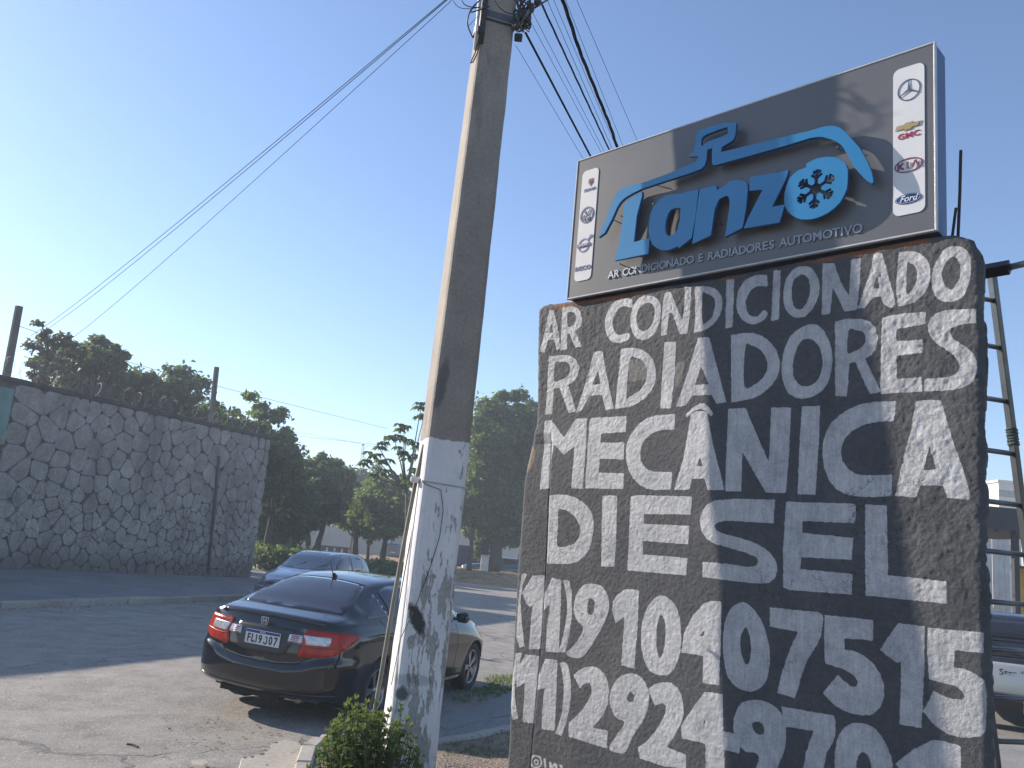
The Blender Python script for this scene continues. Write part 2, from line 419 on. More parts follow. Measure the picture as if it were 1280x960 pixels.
# ------------------------------------------------------------------ painted concrete block
K = 1.12
BP0 = Vector((0.11546404, 5.04, 3.35861451)); BE = Vector((0.70545412, -0.70875559, 0)); BN = Vector((-0.70875559, -0.70545412, 0))
def bw(s, z, f=0.0):
    """point on the block/sign plane: s metres to the right, z up, f metres out"""
    v = Vector((BP0.x, BP0.y, 0)) + BE * s + BN * f; v.z = z; return v
PAINT = [[0,[[104,3326],[142,3323],[175,3229],[206,3122],[219,3071],[189,3066],[163,3137],[116,3139],[93,3062],[52,3072],[81,3174],[94,3262]],[[130,3246],[155,3177],[117,3181]]],[0,[[206,3336],[255,3335],[297,3326],[330,3309],[354,3280],[369,3242],[366,3214],[355,3190],[322,3168],[380,3070],[332,3070],[279,3162],[260,3162],[272,3066],[220,3063],[215,3224]],[[252,3291],[279,3295],[301,3287],[318,3268],[322,3249],[316,3224],[302,3209],[264,3205]]],[1,[[723,3308],[731,3282],[731,3256],[671,3275],[623,3256],[597,3197],[614,3138],[654,3107],[702,3112],[723,3107],[734,3093],[712,3070],[639,3063],[580,3095],[545,3172],[549,3245],[588,3302],[655,3324]],0],[1,[[824,3314],[896,3288],[928,3228],[923,3145],[887,3080],[819,3058],[758,3095],[728,3170],[734,3250],[772,3301]],[[839,3271],[882,3245],[891,3198],[877,3140],[828,3107],[785,3132],[768,3195],[788,3248]]],[0,[[946,3308],[968,3315],[988,3306],[1024,3229],[1071,3135],[1076,3231],[1075,3325],[1112,3319],[1113,3187],[1103,3062],[1058,3064],[1004,3188],[984,3191],[973,3070],[940,3069],[939,3182]],0],[0,[[1133,3315],[1175,3313],[1218,3304],[1249,3290],[1276,3268],[1295,3240],[1303,3208],[1301,3175],[1292,3144],[1273,3114],[1249,3091],[1222,3076],[1194,3067],[1144,3062],[1144,3202]],[[1183,3269],[1206,3268],[1230,3256],[1249,3239],[1259,3219],[1262,3195],[1258,3172],[1249,3145],[1232,3124],[1191,3110]]],[0,[[1319,3326],[1342,3326],[1365,3318],[1366,3065],[1326,3065]],0],[1,[[1543,3310],[1550,3280],[1549,3251],[1490,3262],[1448,3227],[1434,3177],[1456,3121],[1496,3102],[1538,3131],[1556,3102],[1519,3072],[1465,3069],[1408,3113],[1383,3184],[1393,3257],[1434,3307],[1493,3318]],0],[0,[[1583,3326],[1603,3326],[1620,3319],[1618,3072],[1578,3070]],0],[1,[[1729,3321],[1773,3307],[1808,3257],[1820,3191],[1803,3124],[1761,3074],[1713,3068],[1668,3096],[1643,3148],[1639,3219],[1659,3283],[1694,3317]],[[1730,3281],[1761,3259],[1775,3206],[1764,3143],[1734,3108],[1703,3117],[1685,3155],[1681,3221],[1695,3263]]],[0,[[1834,3316],[1888,3308],[1926,3199],[1961,3135],[1967,3311],[2012,3311],[2008,3194],[1996,3067],[1940,3067],[1894,3170],[1884,3189],[1872,3064],[1834,3065]],0],[0,[[2069,3315],[2088,3323],[2107,3314],[2123,3249],[2142,3164],[2161,3097],[2162,3071],[2152,3056],[2135,3059],[2112,3080],[2102,3115],[2066,3115],[2031,3071],[2000,3071],[2031,3166],[2061,3252]],[[2086,3218],[2096,3155],[2066,3152]]],[0,[[2179,3308],[2213,3306],[2242,3299],[2271,3282],[2292,3259],[2305,3228],[2310,3192],[2308,3161],[2299,3127],[2284,3102],[2263,3080],[2238,3065],[2212,3059],[2176,3058],[2168,3136],[2172,3224]],[[2214,3249],[2229,3245],[2243,3234],[2253,3215],[2256,3193],[2254,3166],[2247,3143],[2234,3124],[2211,3113]]],[1,[[2398,3292],[2439,3278],[2462,3242],[2467,3172],[2456,3105],[2429,3060],[2381,3048],[2337,3070],[2316,3128],[2320,3198],[2342,3249],[2367,3284]],[[2401,3246],[2421,3219],[2430,3171],[2416,3127],[2389,3101],[2365,3128],[2355,3176],[2369,3221]]],[0,[[132,3034],[210,3033],[279,3027],[318,3014],[348,2989],[367,2961],[372,2934],[366,2898],[346,2870],[298,2845],[374,2684],[322,2676],[231,2834],[186,2832],[189,2678],[136,2675],[134,2852]],[[184,2988],[228,2991],[267,2987],[296,2971],[306,2947],[301,2916],[279,2894],[239,2881],[184,2878]]],[0,[[478,3028],[510,3028],[540,3022],[579,2890],[648,2685],[591,2678],[558,2770],[463,2771],[421,2692],[375,2674],[412,2790],[450,2911]],[[516,2916],[544,2832],[481,2832]]],[0,[[673,3024],[727,3025],[775,3018],[824,3001],[866,2972],[895,2937],[914,2891],[919,2847],[913,2805],[892,2768],[857,2733],[810,2707],[765,2690],[658,2683],[662,2813]],[[744,2966],[777,2963],[811,2951],[834,2932],[853,2902],[860,2862],[854,2824],[833,2791],[800,2766],[760,2749],[731,2744],[731,2858]]],[0,[[964,3030],[1038,3024],[1038,2852],[1024,2667],[958,2669],[960,2839]],0],[0,[[1169,3030],[1201,3032],[1235,3025],[1297,2839],[1349,2679],[1295,2677],[1262,2724],[1150,2727],[1111,2674],[1058,2674],[1112,2836]],[[1195,2880],[1244,2780],[1162,2781]]],[0,[[1361,3025],[1423,3028],[1482,3021],[1532,2999],[1575,2964],[1608,2922],[1626,2873],[1629,2826],[1616,2784],[1589,2747],[1548,2714],[1494,2690],[1378,2677],[1368,2853]],[[1443,2958],[1480,2956],[1515,2938],[1546,2905],[1564,2863],[1563,2827],[1545,2793],[1513,2766],[1445,2753]]],[1,[[1771,3026],[1822,3011],[1860,2956],[1884,2879],[1879,2789],[1852,2717],[1795,2680],[1732,2676],[1679,2704],[1647,2766],[1640,2843],[1655,2928],[1693,2993]],[[1768,2960],[1806,2937],[1834,2884],[1840,2817],[1818,2757],[1777,2731],[1734,2738],[1703,2778],[1695,2838],[1709,2905],[1734,2949]]],[0,[[1896,3023],[1953,3030],[2024,3019],[2057,3002],[2078,2973],[2088,2938],[2088,2906],[2079,2873],[2061,2851],[2033,2836],[2102,2684],[2057,2673],[1991,2824],[1965,2824],[1953,2670],[1901,2677],[1899,2853]],[[1961,2973],[1989,2974],[2017,2964],[2032,2946],[2036,2926],[2030,2903],[2013,2886],[1990,2876],[1955,2872]]],[0,[[2108,3015],[2183,3023],[2291,3016],[2287,2965],[2168,2956],[2168,2901],[2276,2896],[2273,2839],[2168,2838],[2169,2733],[2269,2733],[2272,2672],[2102,2672],[2103,2849]],0],[0,[[2484,3003],[2483,2943],[2447,2946],[2414,2943],[2390,2934],[2381,2922],[2388,2897],[2407,2878],[2443,2848],[2468,2818],[2481,2785],[2483,2752],[2475,2716],[2457,2692],[2430,2678],[2391,2670],[2351,2669],[2282,2672],[2282,2724],[2351,2724],[2385,2727],[2408,2740],[2418,2761],[2415,2788],[2399,2815],[2366,2845],[2332,2873],[2311,2900],[2301,2928],[2299,2959],[2308,2987],[2329,3005],[2357,3012],[2401,3012]],0],[0,[[136,2634],[167,2641],[196,2635],[302,2530],[380,2640],[462,2638],[474,2437],[475,2235],[391,2239],[390,2409],[388,2477],[312,2432],[229,2493],[215,2369],[216,2237],[137,2230],[139,2390],[142,2495]],0],[0,[[482,2627],[500,2639],[741,2638],[743,2550],[575,2546],[572,2495],[739,2493],[744,2400],[580,2405],[578,2327],[752,2324],[753,2239],[493,2240],[487,2437]],0],[0,[[1054,2635],[1054,2552],[983,2554],[945,2547],[908,2532],[876,2506],[855,2474],[847,2432],[856,2394],[877,2364],[908,2343],[946,2331],[1057,2331],[1057,2241],[972,2238],[906,2243],[854,2266],[811,2303],[779,2348],[760,2400],[753,2457],[763,2505],[787,2549],[824,2589],[873,2618],[934,2633]],0],[0,[[1149,2626],[1179,2642],[1239,2639],[1284,2478],[1363,2244],[1271,2241],[1248,2299],[1178,2296],[1166,2243],[1076,2240],[1121,2401]],[[1218,2404],[1235,2360],[1197,2360]]],[0,[[1116,2627],[1153,2660],[1198,2684],[1229,2680],[1256,2655],[1280,2624],[1267,2613],[1233,2642],[1204,2657],[1164,2643],[1124,2613]],0],[0,[[1362,2646],[1456,2645],[1590,2375],[1592,2639],[1691,2634],[1688,2443],[1678,2236],[1579,2236],[1449,2431],[1453,2238],[1367,2238],[1364,2450]],0],[0,[[1745,2637],[1831,2634],[1829,2493],[1818,2230],[1734,2232],[1738,2455]],0],[0,[[2165,2636],[2159,2551],[2110,2552],[2062,2546],[2024,2537],[1986,2518],[1955,2491],[1936,2455],[1931,2416],[1939,2381],[1961,2348],[1992,2326],[2026,2318],[2151,2319],[2152,2231],[2078,2224],[2004,2226],[1954,2235],[1911,2258],[1879,2295],[1856,2350],[1847,2405],[1848,2461],[1861,2512],[1887,2555],[1922,2587],[1961,2611],[2008,2630],[2076,2639]],0],[0,[[2247,2631],[2299,2634],[2346,2628],[2379,2499],[2429,2334],[2453,2237],[2446,2222],[2369,2228],[2353,2277],[2266,2276],[2249,2227],[2165,2231],[2200,2393],[2229,2511]],[[2301,2443],[2329,2341],[2280,2339]]],[0,[[228,2193],[294,2201],[360,2200],[420,2188],[470,2168],[513,2143],[543,2113],[563,2070],[568,2023],[561,1966],[547,1913],[516,1871],[473,1840],[424,1823],[342,1815],[243,1811],[237,1988]],[[304,2112],[330,2118],[363,2114],[397,2101],[434,2075],[462,2042],[474,2009],[469,1972],[450,1946],[414,1922],[316,1912],[310,2021]]],[0,[[618,2198],[666,2204],[716,2200],[723,2012],[723,1829],[633,1824],[625,2007]],0],[0,[[806,2200],[851,2208],[1182,2208],[1179,2119],[897,2112],[895,2061],[1172,2062],[1170,1972],[896,1974],[901,1905],[1167,1905],[1166,1821],[808,1817],[807,2016]],0],[0,[[1626,2203],[1620,2095],[1381,2098],[1337,2089],[1315,2072],[1321,2052],[1357,2036],[1472,2015],[1547,1995],[1599,1968],[1635,1933],[1650,1892],[1639,1853],[1610,1826],[1567,1817],[1394,1818],[1259,1822],[1256,1894],[1390,1893],[1502,1888],[1540,1896],[1552,1916],[1538,1936],[1485,1953],[1387,1972],[1315,1985],[1273,2006],[1243,2044],[1231,2092],[1243,2137],[1269,2170],[1309,2191],[1421,2202]],0],[0,[[1679,2195],[2000,2194],[1999,2112],[1762,2111],[1761,2057],[1991,2048],[1986,1956],[1758,1951],[1759,1898],[1990,1896],[1988,1811],[1710,1803],[1679,1812],[1673,1969]],0],[0,[[2041,2192],[2130,2191],[2134,2043],[2137,1903],[2362,1899],[2363,1813],[2047,1814],[2043,1993]],0],[0,[[46,1736],[66,1743],[84,1737],[58,1668],[51,1578],[74,1473],[113,1337],[73,1325],[43,1381],[36,1527],[36,1646]],0],[0,[[130,1733],[224,1741],[236,1597],[236,1341],[147,1326],[148,1462],[149,1569],[133,1555],[104,1569],[59,1628]],0],[0,[[292,1732],[361,1729],[375,1565],[385,1343],[290,1334],[286,1460],[294,1594],[250,1551],[235,1607]],0],[0,[[377,1726],[402,1732],[422,1725],[441,1675],[451,1620],[458,1546],[453,1481],[445,1407],[429,1350],[385,1345],[403,1410],[417,1486],[423,1552],[416,1616],[399,1671]],0],[1,[[564,1726],[642,1722],[694,1672],[705,1602],[677,1527],[626,1440],[545,1341],[441,1342],[497,1405],[544,1488],[491,1532],[467,1584],[478,1660],[517,1710]],[[577,1651],[606,1636],[607,1591],[585,1563],[563,1586],[561,1627]]],[0,[[799,1718],[843,1724],[889,1720],[896,1571],[893,1339],[811,1340],[812,1526],[809,1583],[756,1544],[728,1604],[729,1649],[756,1688]],0],[1,[[1026,1710],[1084,1695],[1128,1649],[1156,1553],[1155,1446],[1116,1359],[1057,1333],[983,1346],[935,1423],[921,1523],[933,1610],[976,1679]],[[1033,1617],[1061,1583],[1068,1500],[1060,1441],[1041,1413],[1020,1452],[1012,1535],[1017,1586]]],[0,[[1273,1698],[1310,1714],[1367,1718],[1376,1526],[1377,1340],[1292,1336],[1287,1458],[1167,1456],[1172,1547],[1218,1635]],[[1286,1574],[1284,1547],[1260,1546]]],[1,[[1472,1724],[1527,1707],[1582,1643],[1618,1546],[1620,1446],[1596,1379],[1541,1342],[1477,1345],[1421,1386],[1392,1486],[1389,1600],[1413,1681]],[[1500,1616],[1521,1579],[1532,1515],[1520,1458],[1499,1464],[1478,1517],[1476,1573]]],[0,[[1616,1717],[1848,1722],[1864,1711],[1864,1682],[1858,1633],[1837,1581],[1796,1518],[1773,1457],[1753,1379],[1742,1349],[1661,1356],[1676,1423],[1697,1494],[1724,1566],[1754,1628],[1618,1634]],0],[0,[[1872,1714],[2077,1716],[2076,1636],[1957,1628],[1957,1581],[1997,1582],[2042,1570],[2078,1543],[2106,1506],[2121,1467],[2120,1418],[2103,1374],[2069,1342],[2031,1334],[1983,1333],[1947,1341],[1906,1359],[1866,1392],[1932,1476],[1959,1453],[1986,1440],[2008,1442],[2015,1458],[2006,1477],[1981,1494],[1949,1505],[1913,1508],[1876,1514],[1870,1599]],0],[0,[[2176,1717],[2279,1716],[2276,1574],[2262,1331],[2179,1328],[2186,1478],[2187,1568],[2173,1560],[2104,1602]],0],[0,[[2291,1713],[2489,1719],[2486,1645],[2388,1640],[2383,1576],[2421,1576],[2457,1564],[2486,1546],[2493,1507],[2491,1424],[2487,1363],[2472,1344],[2439,1332],[2402,1326],[2365,1327],[2331,1339],[2301,1360],[2270,1393],[2309,1477],[2340,1464],[2378,1458],[2412,1462],[2419,1475],[2412,1493],[2390,1509],[2352,1512],[2294,1517],[2287,1616]],0],[0,[[51,1290],[74,1296],[96,1297],[74,1184],[67,1106],[83,1034],[117,947],[75,934],[45,1008],[41,1150]],0],[0,[[126,1294],[233,1301],[240,1154],[245,946],[154,937],[148,1064],[142,1143],[83,1109],[66,1201]],0],[0,[[293,1297],[380,1301],[391,1162],[402,940],[308,934],[303,1092],[306,1143],[254,1125],[252,1194]],0],[0,[[400,1290],[424,1298],[450,1294],[470,1261],[485,1214],[494,1126],[490,1064],[476,999],[453,926],[409,931],[428,985],[443,1046],[446,1109],[442,1171],[427,1231]],0],[0,[[500,1243],[539,1276],[585,1299],[632,1308],[673,1301],[706,1281],[731,1250],[744,1205],[743,1145],[725,1095],[695,1051],[653,1008],[755,1016],[757,930],[501,934],[496,1003],[541,1040],[582,1085],[613,1130],[630,1172],[630,1203],[616,1222],[581,1214],[554,1185]],0],[1,[[868,1311],[933,1305],[979,1262],[992,1191],[969,1113],[912,1020],[866,934],[773,932],[816,1008],[854,1074],[799,1088],[759,1140],[755,1207],[794,1273]],[[877,1228],[903,1212],[900,1182],[874,1173],[856,1191]]],[0,[[984,1255],[1021,1284],[1069,1302],[1114,1307],[1150,1292],[1176,1264],[1191,1219],[1194,1172],[1179,1126],[1149,1069],[1108,1013],[1220,1002],[1221,941],[1103,925],[961,929],[945,974],[991,1010],[1034,1061],[1071,1116],[1093,1165],[1096,1194],[1075,1206],[1027,1189]],0],[0,[[1303,1298],[1349,1302],[1397,1303],[1408,1147],[1490,1142],[1493,1069],[1416,1067],[1430,890],[1335,866],[1319,1074],[1192,1070],[1184,1123],[1242,1213]],[[1316,1180],[1311,1155],[1301,1158]]],[1,[[1552,1308],[1624,1307],[1680,1278],[1705,1212],[1704,1134],[1672,1049],[1636,946],[1556,944],[1586,1078],[1519,1085],[1470,1128],[1459,1208],[1490,1278]],[[1581,1221],[1607,1201],[1603,1174],[1578,1167],[1555,1182],[1551,1208]]],[0,[[1684,1303],[1916,1310],[1923,1290],[1923,1231],[1909,1195],[1887,1157],[1879,1105],[1871,1021],[1784,1016],[1799,1138],[1830,1233],[1696,1224]],0],[1,[[2018,1302],[2078,1296],[2124,1249],[2152,1183],[2153,1090],[2113,1017],[2021,985],[1943,1022],[1923,1132],[1935,1226],[1974,1283]],[[2040,1195],[2066,1172],[2072,1118],[2054,1073],[2024,1082],[2011,1127],[2019,1174]]],[0,[[2165,1179],[2226,1239],[2281,1281],[2312,1298],[2350,1298],[2402,1293],[2407,1100],[2303,1088],[2303,1187],[2225,1115]],0],[1,[[285,795],[320,792],[333,766],[321,739],[286,727],[253,735],[246,763],[260,785]],[[287,787],[312,781],[321,763],[310,743],[286,735],[264,742],[259,763],[270,779]]],[1,[[287,774],[307,769],[307,750],[287,743],[273,753],[277,767]],[[290,767],[298,763],[296,754],[288,750],[282,755],[284,763]]],[0,[[341,790],[355,792],[368,744],[353,742]],0],[0,[[379,781],[394,784],[402,769],[421,786],[437,781],[450,745],[436,742],[423,769],[407,753],[412,732],[397,729]],0],[0,[[453,785],[474,785],[489,750],[472,746]],0]]
PATCHES = [[[735, 2957], [816, 2951], [854, 2906], [853, 2838], [778, 2829], [740, 2832]], [[1041, 2913], [1097, 2915], [1086, 2829], [1064, 2784], [1035, 2786]]]
def smooth_closed(P, n=5):
    P = np.array(P, float); out = []
    m = len(P)
    for i in range(m):
        p0, p1, p2, p3 = P[i - 1], P[i], P[(i + 1) % m], P[(i + 2) % m]
        for k in range(n):
            t = k / n
            out.append(.5 * ((2 * p1) + (-p0 + p2) * t + (2 * p0 - 5 * p1 + 4 * p2 - p3) * t * t + (-p0 + 3 * p1 - 3 * p2 + p3) * t ** 3))
    return np.array(out)
def sdf(P, S, Z):
    """signed distance, positive inside"""
    d2 = np.full(S.shape, 1e9); ins = np.zeros(S.shape, bool); m = len(P)
    for i in range(m):
        ax, ay = P[i]; bx, by = P[(i + 1) % m]
        ex, ey = bx - ax, by - ay; L = ex * ex + ey * ey + 1e-12
        t = np.clip(((S - ax) * ex + (Z - ay) * ey) / L, 0, 1)
        d2 = np.minimum(d2, (S - ax - t * ex) ** 2 + (Z - ay - t * ey) ** 2)
        if ay != by:
            cnd = ((ay > Z) != (by > Z)) & (S < ex * (Z - ay) / (by - ay) + ax); ins ^= cnd
    d = np.sqrt(d2); return np.where(ins, d, -d)
def sLeft(z): return np.interp(z, [0, .68, .8, 1.36, 1.81, 2.28, 2.40, 2.48, 2.62, 3.36], [.05, .053, .05, .010, -.008, -.007, .010, .023, .058, 0.0])
def sRight(z): return np.interp(z, [0, 1.4, 2.1, 3.19, 3.36], [2.505, 2.507, 2.504, 2.511, 2.47])
def zTop(s): return np.interp(s, [0, .05, .3, 1.28, 2.27, 2.42, 2.50], [3.345, 3.372, 3.368, 3.350, 3.362, 3.352, 3.315])
def build_block():
    ns = 540
    u = np.linspace(0, 1, ns); w = np.concatenate([np.linspace(0, .17, 20, endpoint=False), np.linspace(.17, 1, 560)])
    U_, W_ = np.meshgrid(u, w, indexing='xy')     # rows = w
    zt = zTop(U_ * 2.5); Zc = .02 + (zt - .02) * W_
    sl = sLeft(Zc); sr = sRight(Zc); S = sl + (sr - sl) * U_
    # ragged silhouette
    el = np.exp(-U_ / .012); er = np.exp(-(1 - U_) / .012); et = np.exp(-(1 - W_) / .010)
    S = S + el * .018 * (vnoise(Zc * 14, Zc * 0 + 3) - .5) + el * .008 * (vnoise(Zc * 60, Zc * 0 + 9) - .5) + er * .010 * (vnoise(Zc * 9, Zc * 0 + 33) - .5) + er * .007 * (vnoise(Zc * 50, Zc * 0 + 39) - .5)
    Zc = Zc + et * .014 * (vnoise(S * 13, S * 0 + 71) - .5) + et * .007 * (vnoise(S * 55, S * 0 + 91) - .5)
    rough = np.clip((S - 1.75) / .35, 0, 1) * np.clip((Zc - 1.5) / .4, 0, 1) * .8
    rough = np.maximum(rough, np.clip((Zc - 3.0) / .25, 0, 1) * .55)
    rough = np.maximum(rough, np.clip((.9 - S) / .3, 0, 1) * np.clip((Zc - 2.4) / .5, 0, 1) * .55)
    fine = (vnoise(S * 80, Zc * 80) - .5) * .0030 + (vnoise(S * 140 + 7, Zc * 140) - .5) * .0030 + (vnoise(S * 40 + 3, Zc * 40) - .5) * .0022
    med = (vnoise(S * 24, Zc * 24 + 8) - .5) * .0065 + (vnoise(S * 48 + 5, Zc * 44 + 8) - .5) * .0065 + (vnoise(S * 9 + 2, Zc * 9) - .5) * .008
    big = (vnoise(S * 2.2, Zc * 2.2) - .5) * .014
    D = fine * (.58 + .30 * rough) + med * (.04 + .48 * rough) + big
    # fold: left strip set back behind a groove
    fold = np.interp(Zc, [0, .77, 1.455, 2.24, 2.49, 2.6], [.245, .243, .243, .217, .202, .19])
    lo = np.clip((2.56 - Zc) / .06, 0, 1)
    strip = 1 / (1 + np.exp((S - fold) / .004))
    D -= lo * strip * .016
    D -= lo * np.exp(-((S - fold) / .007) ** 2) * .012
    # patch of smooth mortar inside a letter
    # rounded rim
    dist = np.minimum(np.minimum((S - sl), (sr - S)), (zt - Zc) * 1.4)
    rr = .035
    k = np.clip(1 - dist / rr, 0, 1); D -= rr * (1 - np.sqrt(np.clip(1 - k * k, 0, 1))) * .9
    rows, cols = S.shape
    V = np.stack([BP0.x + BE.x * S + BN.x * D, BP0.y + BE.y * S + BN.y * D, Zc], -1)
    idx = np.arange(rows * cols).reshape(rows, cols)
    F = np.stack([idx[:-1, :-1], idx[:-1, 1:], idx[1:, 1:], idx[1:, :-1]], -1).reshape(-1, 4)
    # paint signed distance
    sd = np.full(S.shape, -.05)
    for sm, outer, hole in PAINT:
        P = np.array(outer) / 1000.0
        Hh = np.array(hole) / 1000.0 if hole else None
        if sm:
            P = smooth_closed(P)
        if Hh is not None and len(Hh) > 5: Hh = smooth_closed(Hh)
        x0, y0 = P.min(0) - .03; x1, y1 = P.max(0) + .03
        mk = (S > x0) & (S < x1) & (Zc > y0) & (Zc < y1)
        if not mk.any(): continue
        d = sdf(P, S[mk], Zc[mk])
        if Hh is not None: d = np.minimum(d, -sdf(Hh, S[mk], Zc[mk]))
        sd[mk] = np.maximum(sd[mk], d)
    # broken bare mortar on the left shoulder, rust under the sign
    bare = np.exp(-(((S - .03) / .05) ** 2 + ((Zc - 2.42) / .10) ** 2))
    patchm = np.full(S.shape, -.05)
    for P in PATCHES:
        P = np.array(P) / 1000.0; patchm = np.maximum(patchm, sdf(P, S, Zc))
    # back shell: extrude the rim
    rim = np.concatenate([idx[0, :], idx[1:, -1], idx[-1, -2::-1], idx[-2:0:-1, 0]])
    nr = len(rim); base = V.reshape(-1, 3)[rim]
    Vs = [V.reshape(-1, 3)]; Fs = [F]; off = rows * cols; prev = rim
    th = .26; steps = [.01, .03, .06, .10, .15, .20, .24, .26]
    cen = base.mean(0)
    for q, t in enumerate(steps):
        jit = (vnoise(base[:, 0] * 9 + base[:, 2] * 7, np.full(nr, t * 30)) - .5) * .006
        ring = base - np.array(BN) * t
        shr = 1.0 - (.01 if t > .25 else 0)
        ring = cen - np.array(BN) * t + (base - cen) * (shr + jit[:, None] * .35)
        fr = np.clip(((base - cen) @ np.array(BE) + 1.25) / 2.5, 0, 1); ring = ring - np.array(BE) * (.275 * t * fr)[:, None]
        Vs.append(ring); cur = off + np.arange(nr); off += nr
        Fs.append(np.stack([prev, cur, np.roll(cur, -1), np.roll(prev, -1)], -1)); prev = cur
    Vs.append((cen - np.array(BN) * .26)[None]); c_i = off
    Fq = np.concatenate(Fs)
    tri = np.stack([prev, np.full(nr, c_i), np.full(nr, c_i), np.roll(prev, -1)], -1)
    Vall = np.concatenate(Vs)
    me = bpy.data.meshes.new('block_body')
    Ft = tri[:, [0, 1, 3]]
    loops = np.concatenate([Fq.ravel(), Ft.ravel()]).astype(np.int32)
    ls = np.concatenate([np.arange(len(Fq)) * 4, len(Fq) * 4 + np.arange(len(Ft)) * 3]).astype(np.int32)
    me.vertices.add(len(Vall)); me.vertices.foreach_set('co', Vall.astype(np.float32).ravel())
    me.loops.add(len(loops)); me.loops.foreach_set('vertex_index', loops)
    me.polygons.add(len(ls)); me.polygons.foreach_set('loop_start', ls)
    me.polygons.foreach_set('loop_total', np.concatenate([np.full(len(Fq), 4), np.full(len(Ft), 3)]).astype(np.int32))
    me.update(calc_edges=True)
    for nm, arr, dv in (('paint', sd, -.05), ('bare', bare, 0.0), ('patch', patchm, -.05)):
        at_ = me.attributes.new(nm, 'FLOAT', 'POINT'); full = np.full(len(Vall), dv, dtype=np.float32); full[:rows * cols] = arr.ravel(); at_.data.foreach_set('value', full)
    me.polygons.foreach_set('use_smooth', np.ones(len(ls), bool))
    m, nt, b = new_mat('painted_roughcast'); v = coords(nt)
    ap_ = N(nt, 'ShaderNodeAttribute', attribute_name='paint'); ab = N(nt, 'ShaderNodeAttribute', attribute_name='bare')
    n1 = noise_tex(nt, v, 45, 5, .7); n2 = noise_tex(nt, v, 5, 6, .65); n3 = noise_tex(nt, v, 160, 3, .7)
    e = mth(nt, 'ADD', ap_.outputs['Fac'], mth(nt, 'MULTIPLY', mth(nt, 'SUBTRACT', n1, .5), .012))
    mask = sstep(nt, e, -.0020, .0014)
    pits = sstep(nt, n3, .66, .74)
    worn = mth(nt, 'MULTIPLY', sstep(nt, noise_tex(nt, v, 90, 4, .75), .60, .68), sstep(nt, noise_tex(nt, v, 6, 5, .6), .42, .62))
    mask = mth(nt, 'MULTIPLY', mask, mth(nt, 'SUBTRACT', 1.0, mth(nt, 'MULTIPLY', worn, .45)))
    mask = mth(nt, 'MULTIPLY', mask, mth(nt, 'SUBTRACT', 1.0, mth(nt, 'MULTIPLY', pits, .35)))
    dark = ramp(nt, n2, [(.3, (.050, .053, .060)), (.55, (.066, .069, .076)), (.75, (.086, .088, .093))])
    dark = mixc(nt, .5, dark, ramp(nt, n1, [(.3, g3(.3)), (.7, g3(.75))]), 'OVERLAY')
    sp = N(nt, 'ShaderNodeSeparateXYZ'); nt.links.new(v, sp.inputs[0])
    light = ramp(nt, n2, [(.28, (.30, .31, .33)), (.5, (.40, .405, .42)), (.72, (.48, .48, .48))])
    brush = noise_tex(nt, coords(nt, 'Object', (3.0, 3.0, .35)), 30, 4, .6)
    light = mixc(nt, .35, light, ramp(nt, brush, [(.35, g3(.33)), (.65, g3(.62))]), 'OVERLAY')
    light = mixc(nt, .45, light, ramp(nt, noise_tex(nt, v, 22, 6, .75), [(.3, g3(.28)), (.6, g3(.62))]), 'OVERLAY')
    c = mixc(nt, mask, dark, light)
    c = mixc(nt, .35, c, ramp(nt, noise_tex(nt, v, 210, 3, .8), [(.32, g3(.18)), (.5, g3(.5)), (.68, g3(.84))]), 'OVERLAY')
    bm_ = sstep(nt, mth(nt, 'ADD', ab.outputs['Fac'], mth(nt, 'MULTIPLY', mth(nt, 'SUBTRACT', n1, .5), .6)), .45, .6)
    c = mixc(nt, bm_, c, (.20, .155, .11))
    apx = N(nt, 'ShaderNodeAttribute', attribute_name='patch')
    pm = mth(nt, 'MULTIPLY', sstep(nt, mth(nt, 'ADD', apx.outputs['Fac'], mth(nt, 'MULTIPLY', mth(nt, 'SUBTRACT', n1, .5), .02)), -.002, .003), mth(nt, 'SUBTRACT', 1.0, mask))
    c = mixc(nt, pm, c, (.15, .145, .135))
    chip = mth(nt, 'MULTIPLY', sstep(nt, noise_tex(nt, v, 13, 7, .72, .3), .685, .70), mth(nt, 'SUBTRACT', 1.0, mask))
    c = mixc(nt, mth(nt, 'MULTIPLY', chip, .6), c, (.14, .13, .12))
    dustn = mth(nt, 'MULTIPLY', sstep(nt, noise_tex(nt, coords(nt, 'Object', (1, 1, .18)), 5, 6, .65), .5, .72), .14)
    c = mixc(nt, dustn, c, (.17, .165, .16))
    cn = noise_tex(nt, v, 1.7, 7, .62, .5); crk = mth(nt, 'SUBTRACT', 1.0, sstep(nt, mth(nt, 'ABSOLUTE', mth(nt, 'SUBTRACT', cn, .5)), .0008, .0035))
    crk = mth(nt, 'MULTIPLY', crk, sstep(nt, noise_tex(nt, v, 1.3, 2), .52, .60))
    c = mixc(nt, mth(nt, 'MULTIPLY', crk, .8), c, (.015, .015, .016))
    rust = mth(nt, 'MULTIPLY', sstep(nt, mth(nt, 'ADD', sp.outputs['Z'], mth(nt, 'MULTIPLY', mth(nt, 'SUBTRACT', noise_tex(nt, v, 12, 5, .7), .5), .06)), 3.318, 3.338), sstep(nt, noise_tex(nt, v, 4, 4), .42, .55))
    c = mixc(nt, mth(nt, 'MULTIPLY', rust, .85), c, (.22, .085, .035))
    nt.links.new(c, b.inputs['Base Color'])
    nt.links.new(ramp(nt, mask, [(0, g3(.75)), (1, g3(.55))]), b.inputs['Roughness'])
    b.inputs['Specular IOR Level'].default_value = .35
    p = bump(nt, b, n3, .8, .0035); p = bump(nt, b, noise_tex(nt, v, 330, 3, .7), .6, .002, p)
    bump(nt, b, mask, .3, .002, p)
    root = thing('painted_block', 'tall rough black concrete block painted with white lettering, under the shop sign', 'concrete block', bw(1.25, 0))
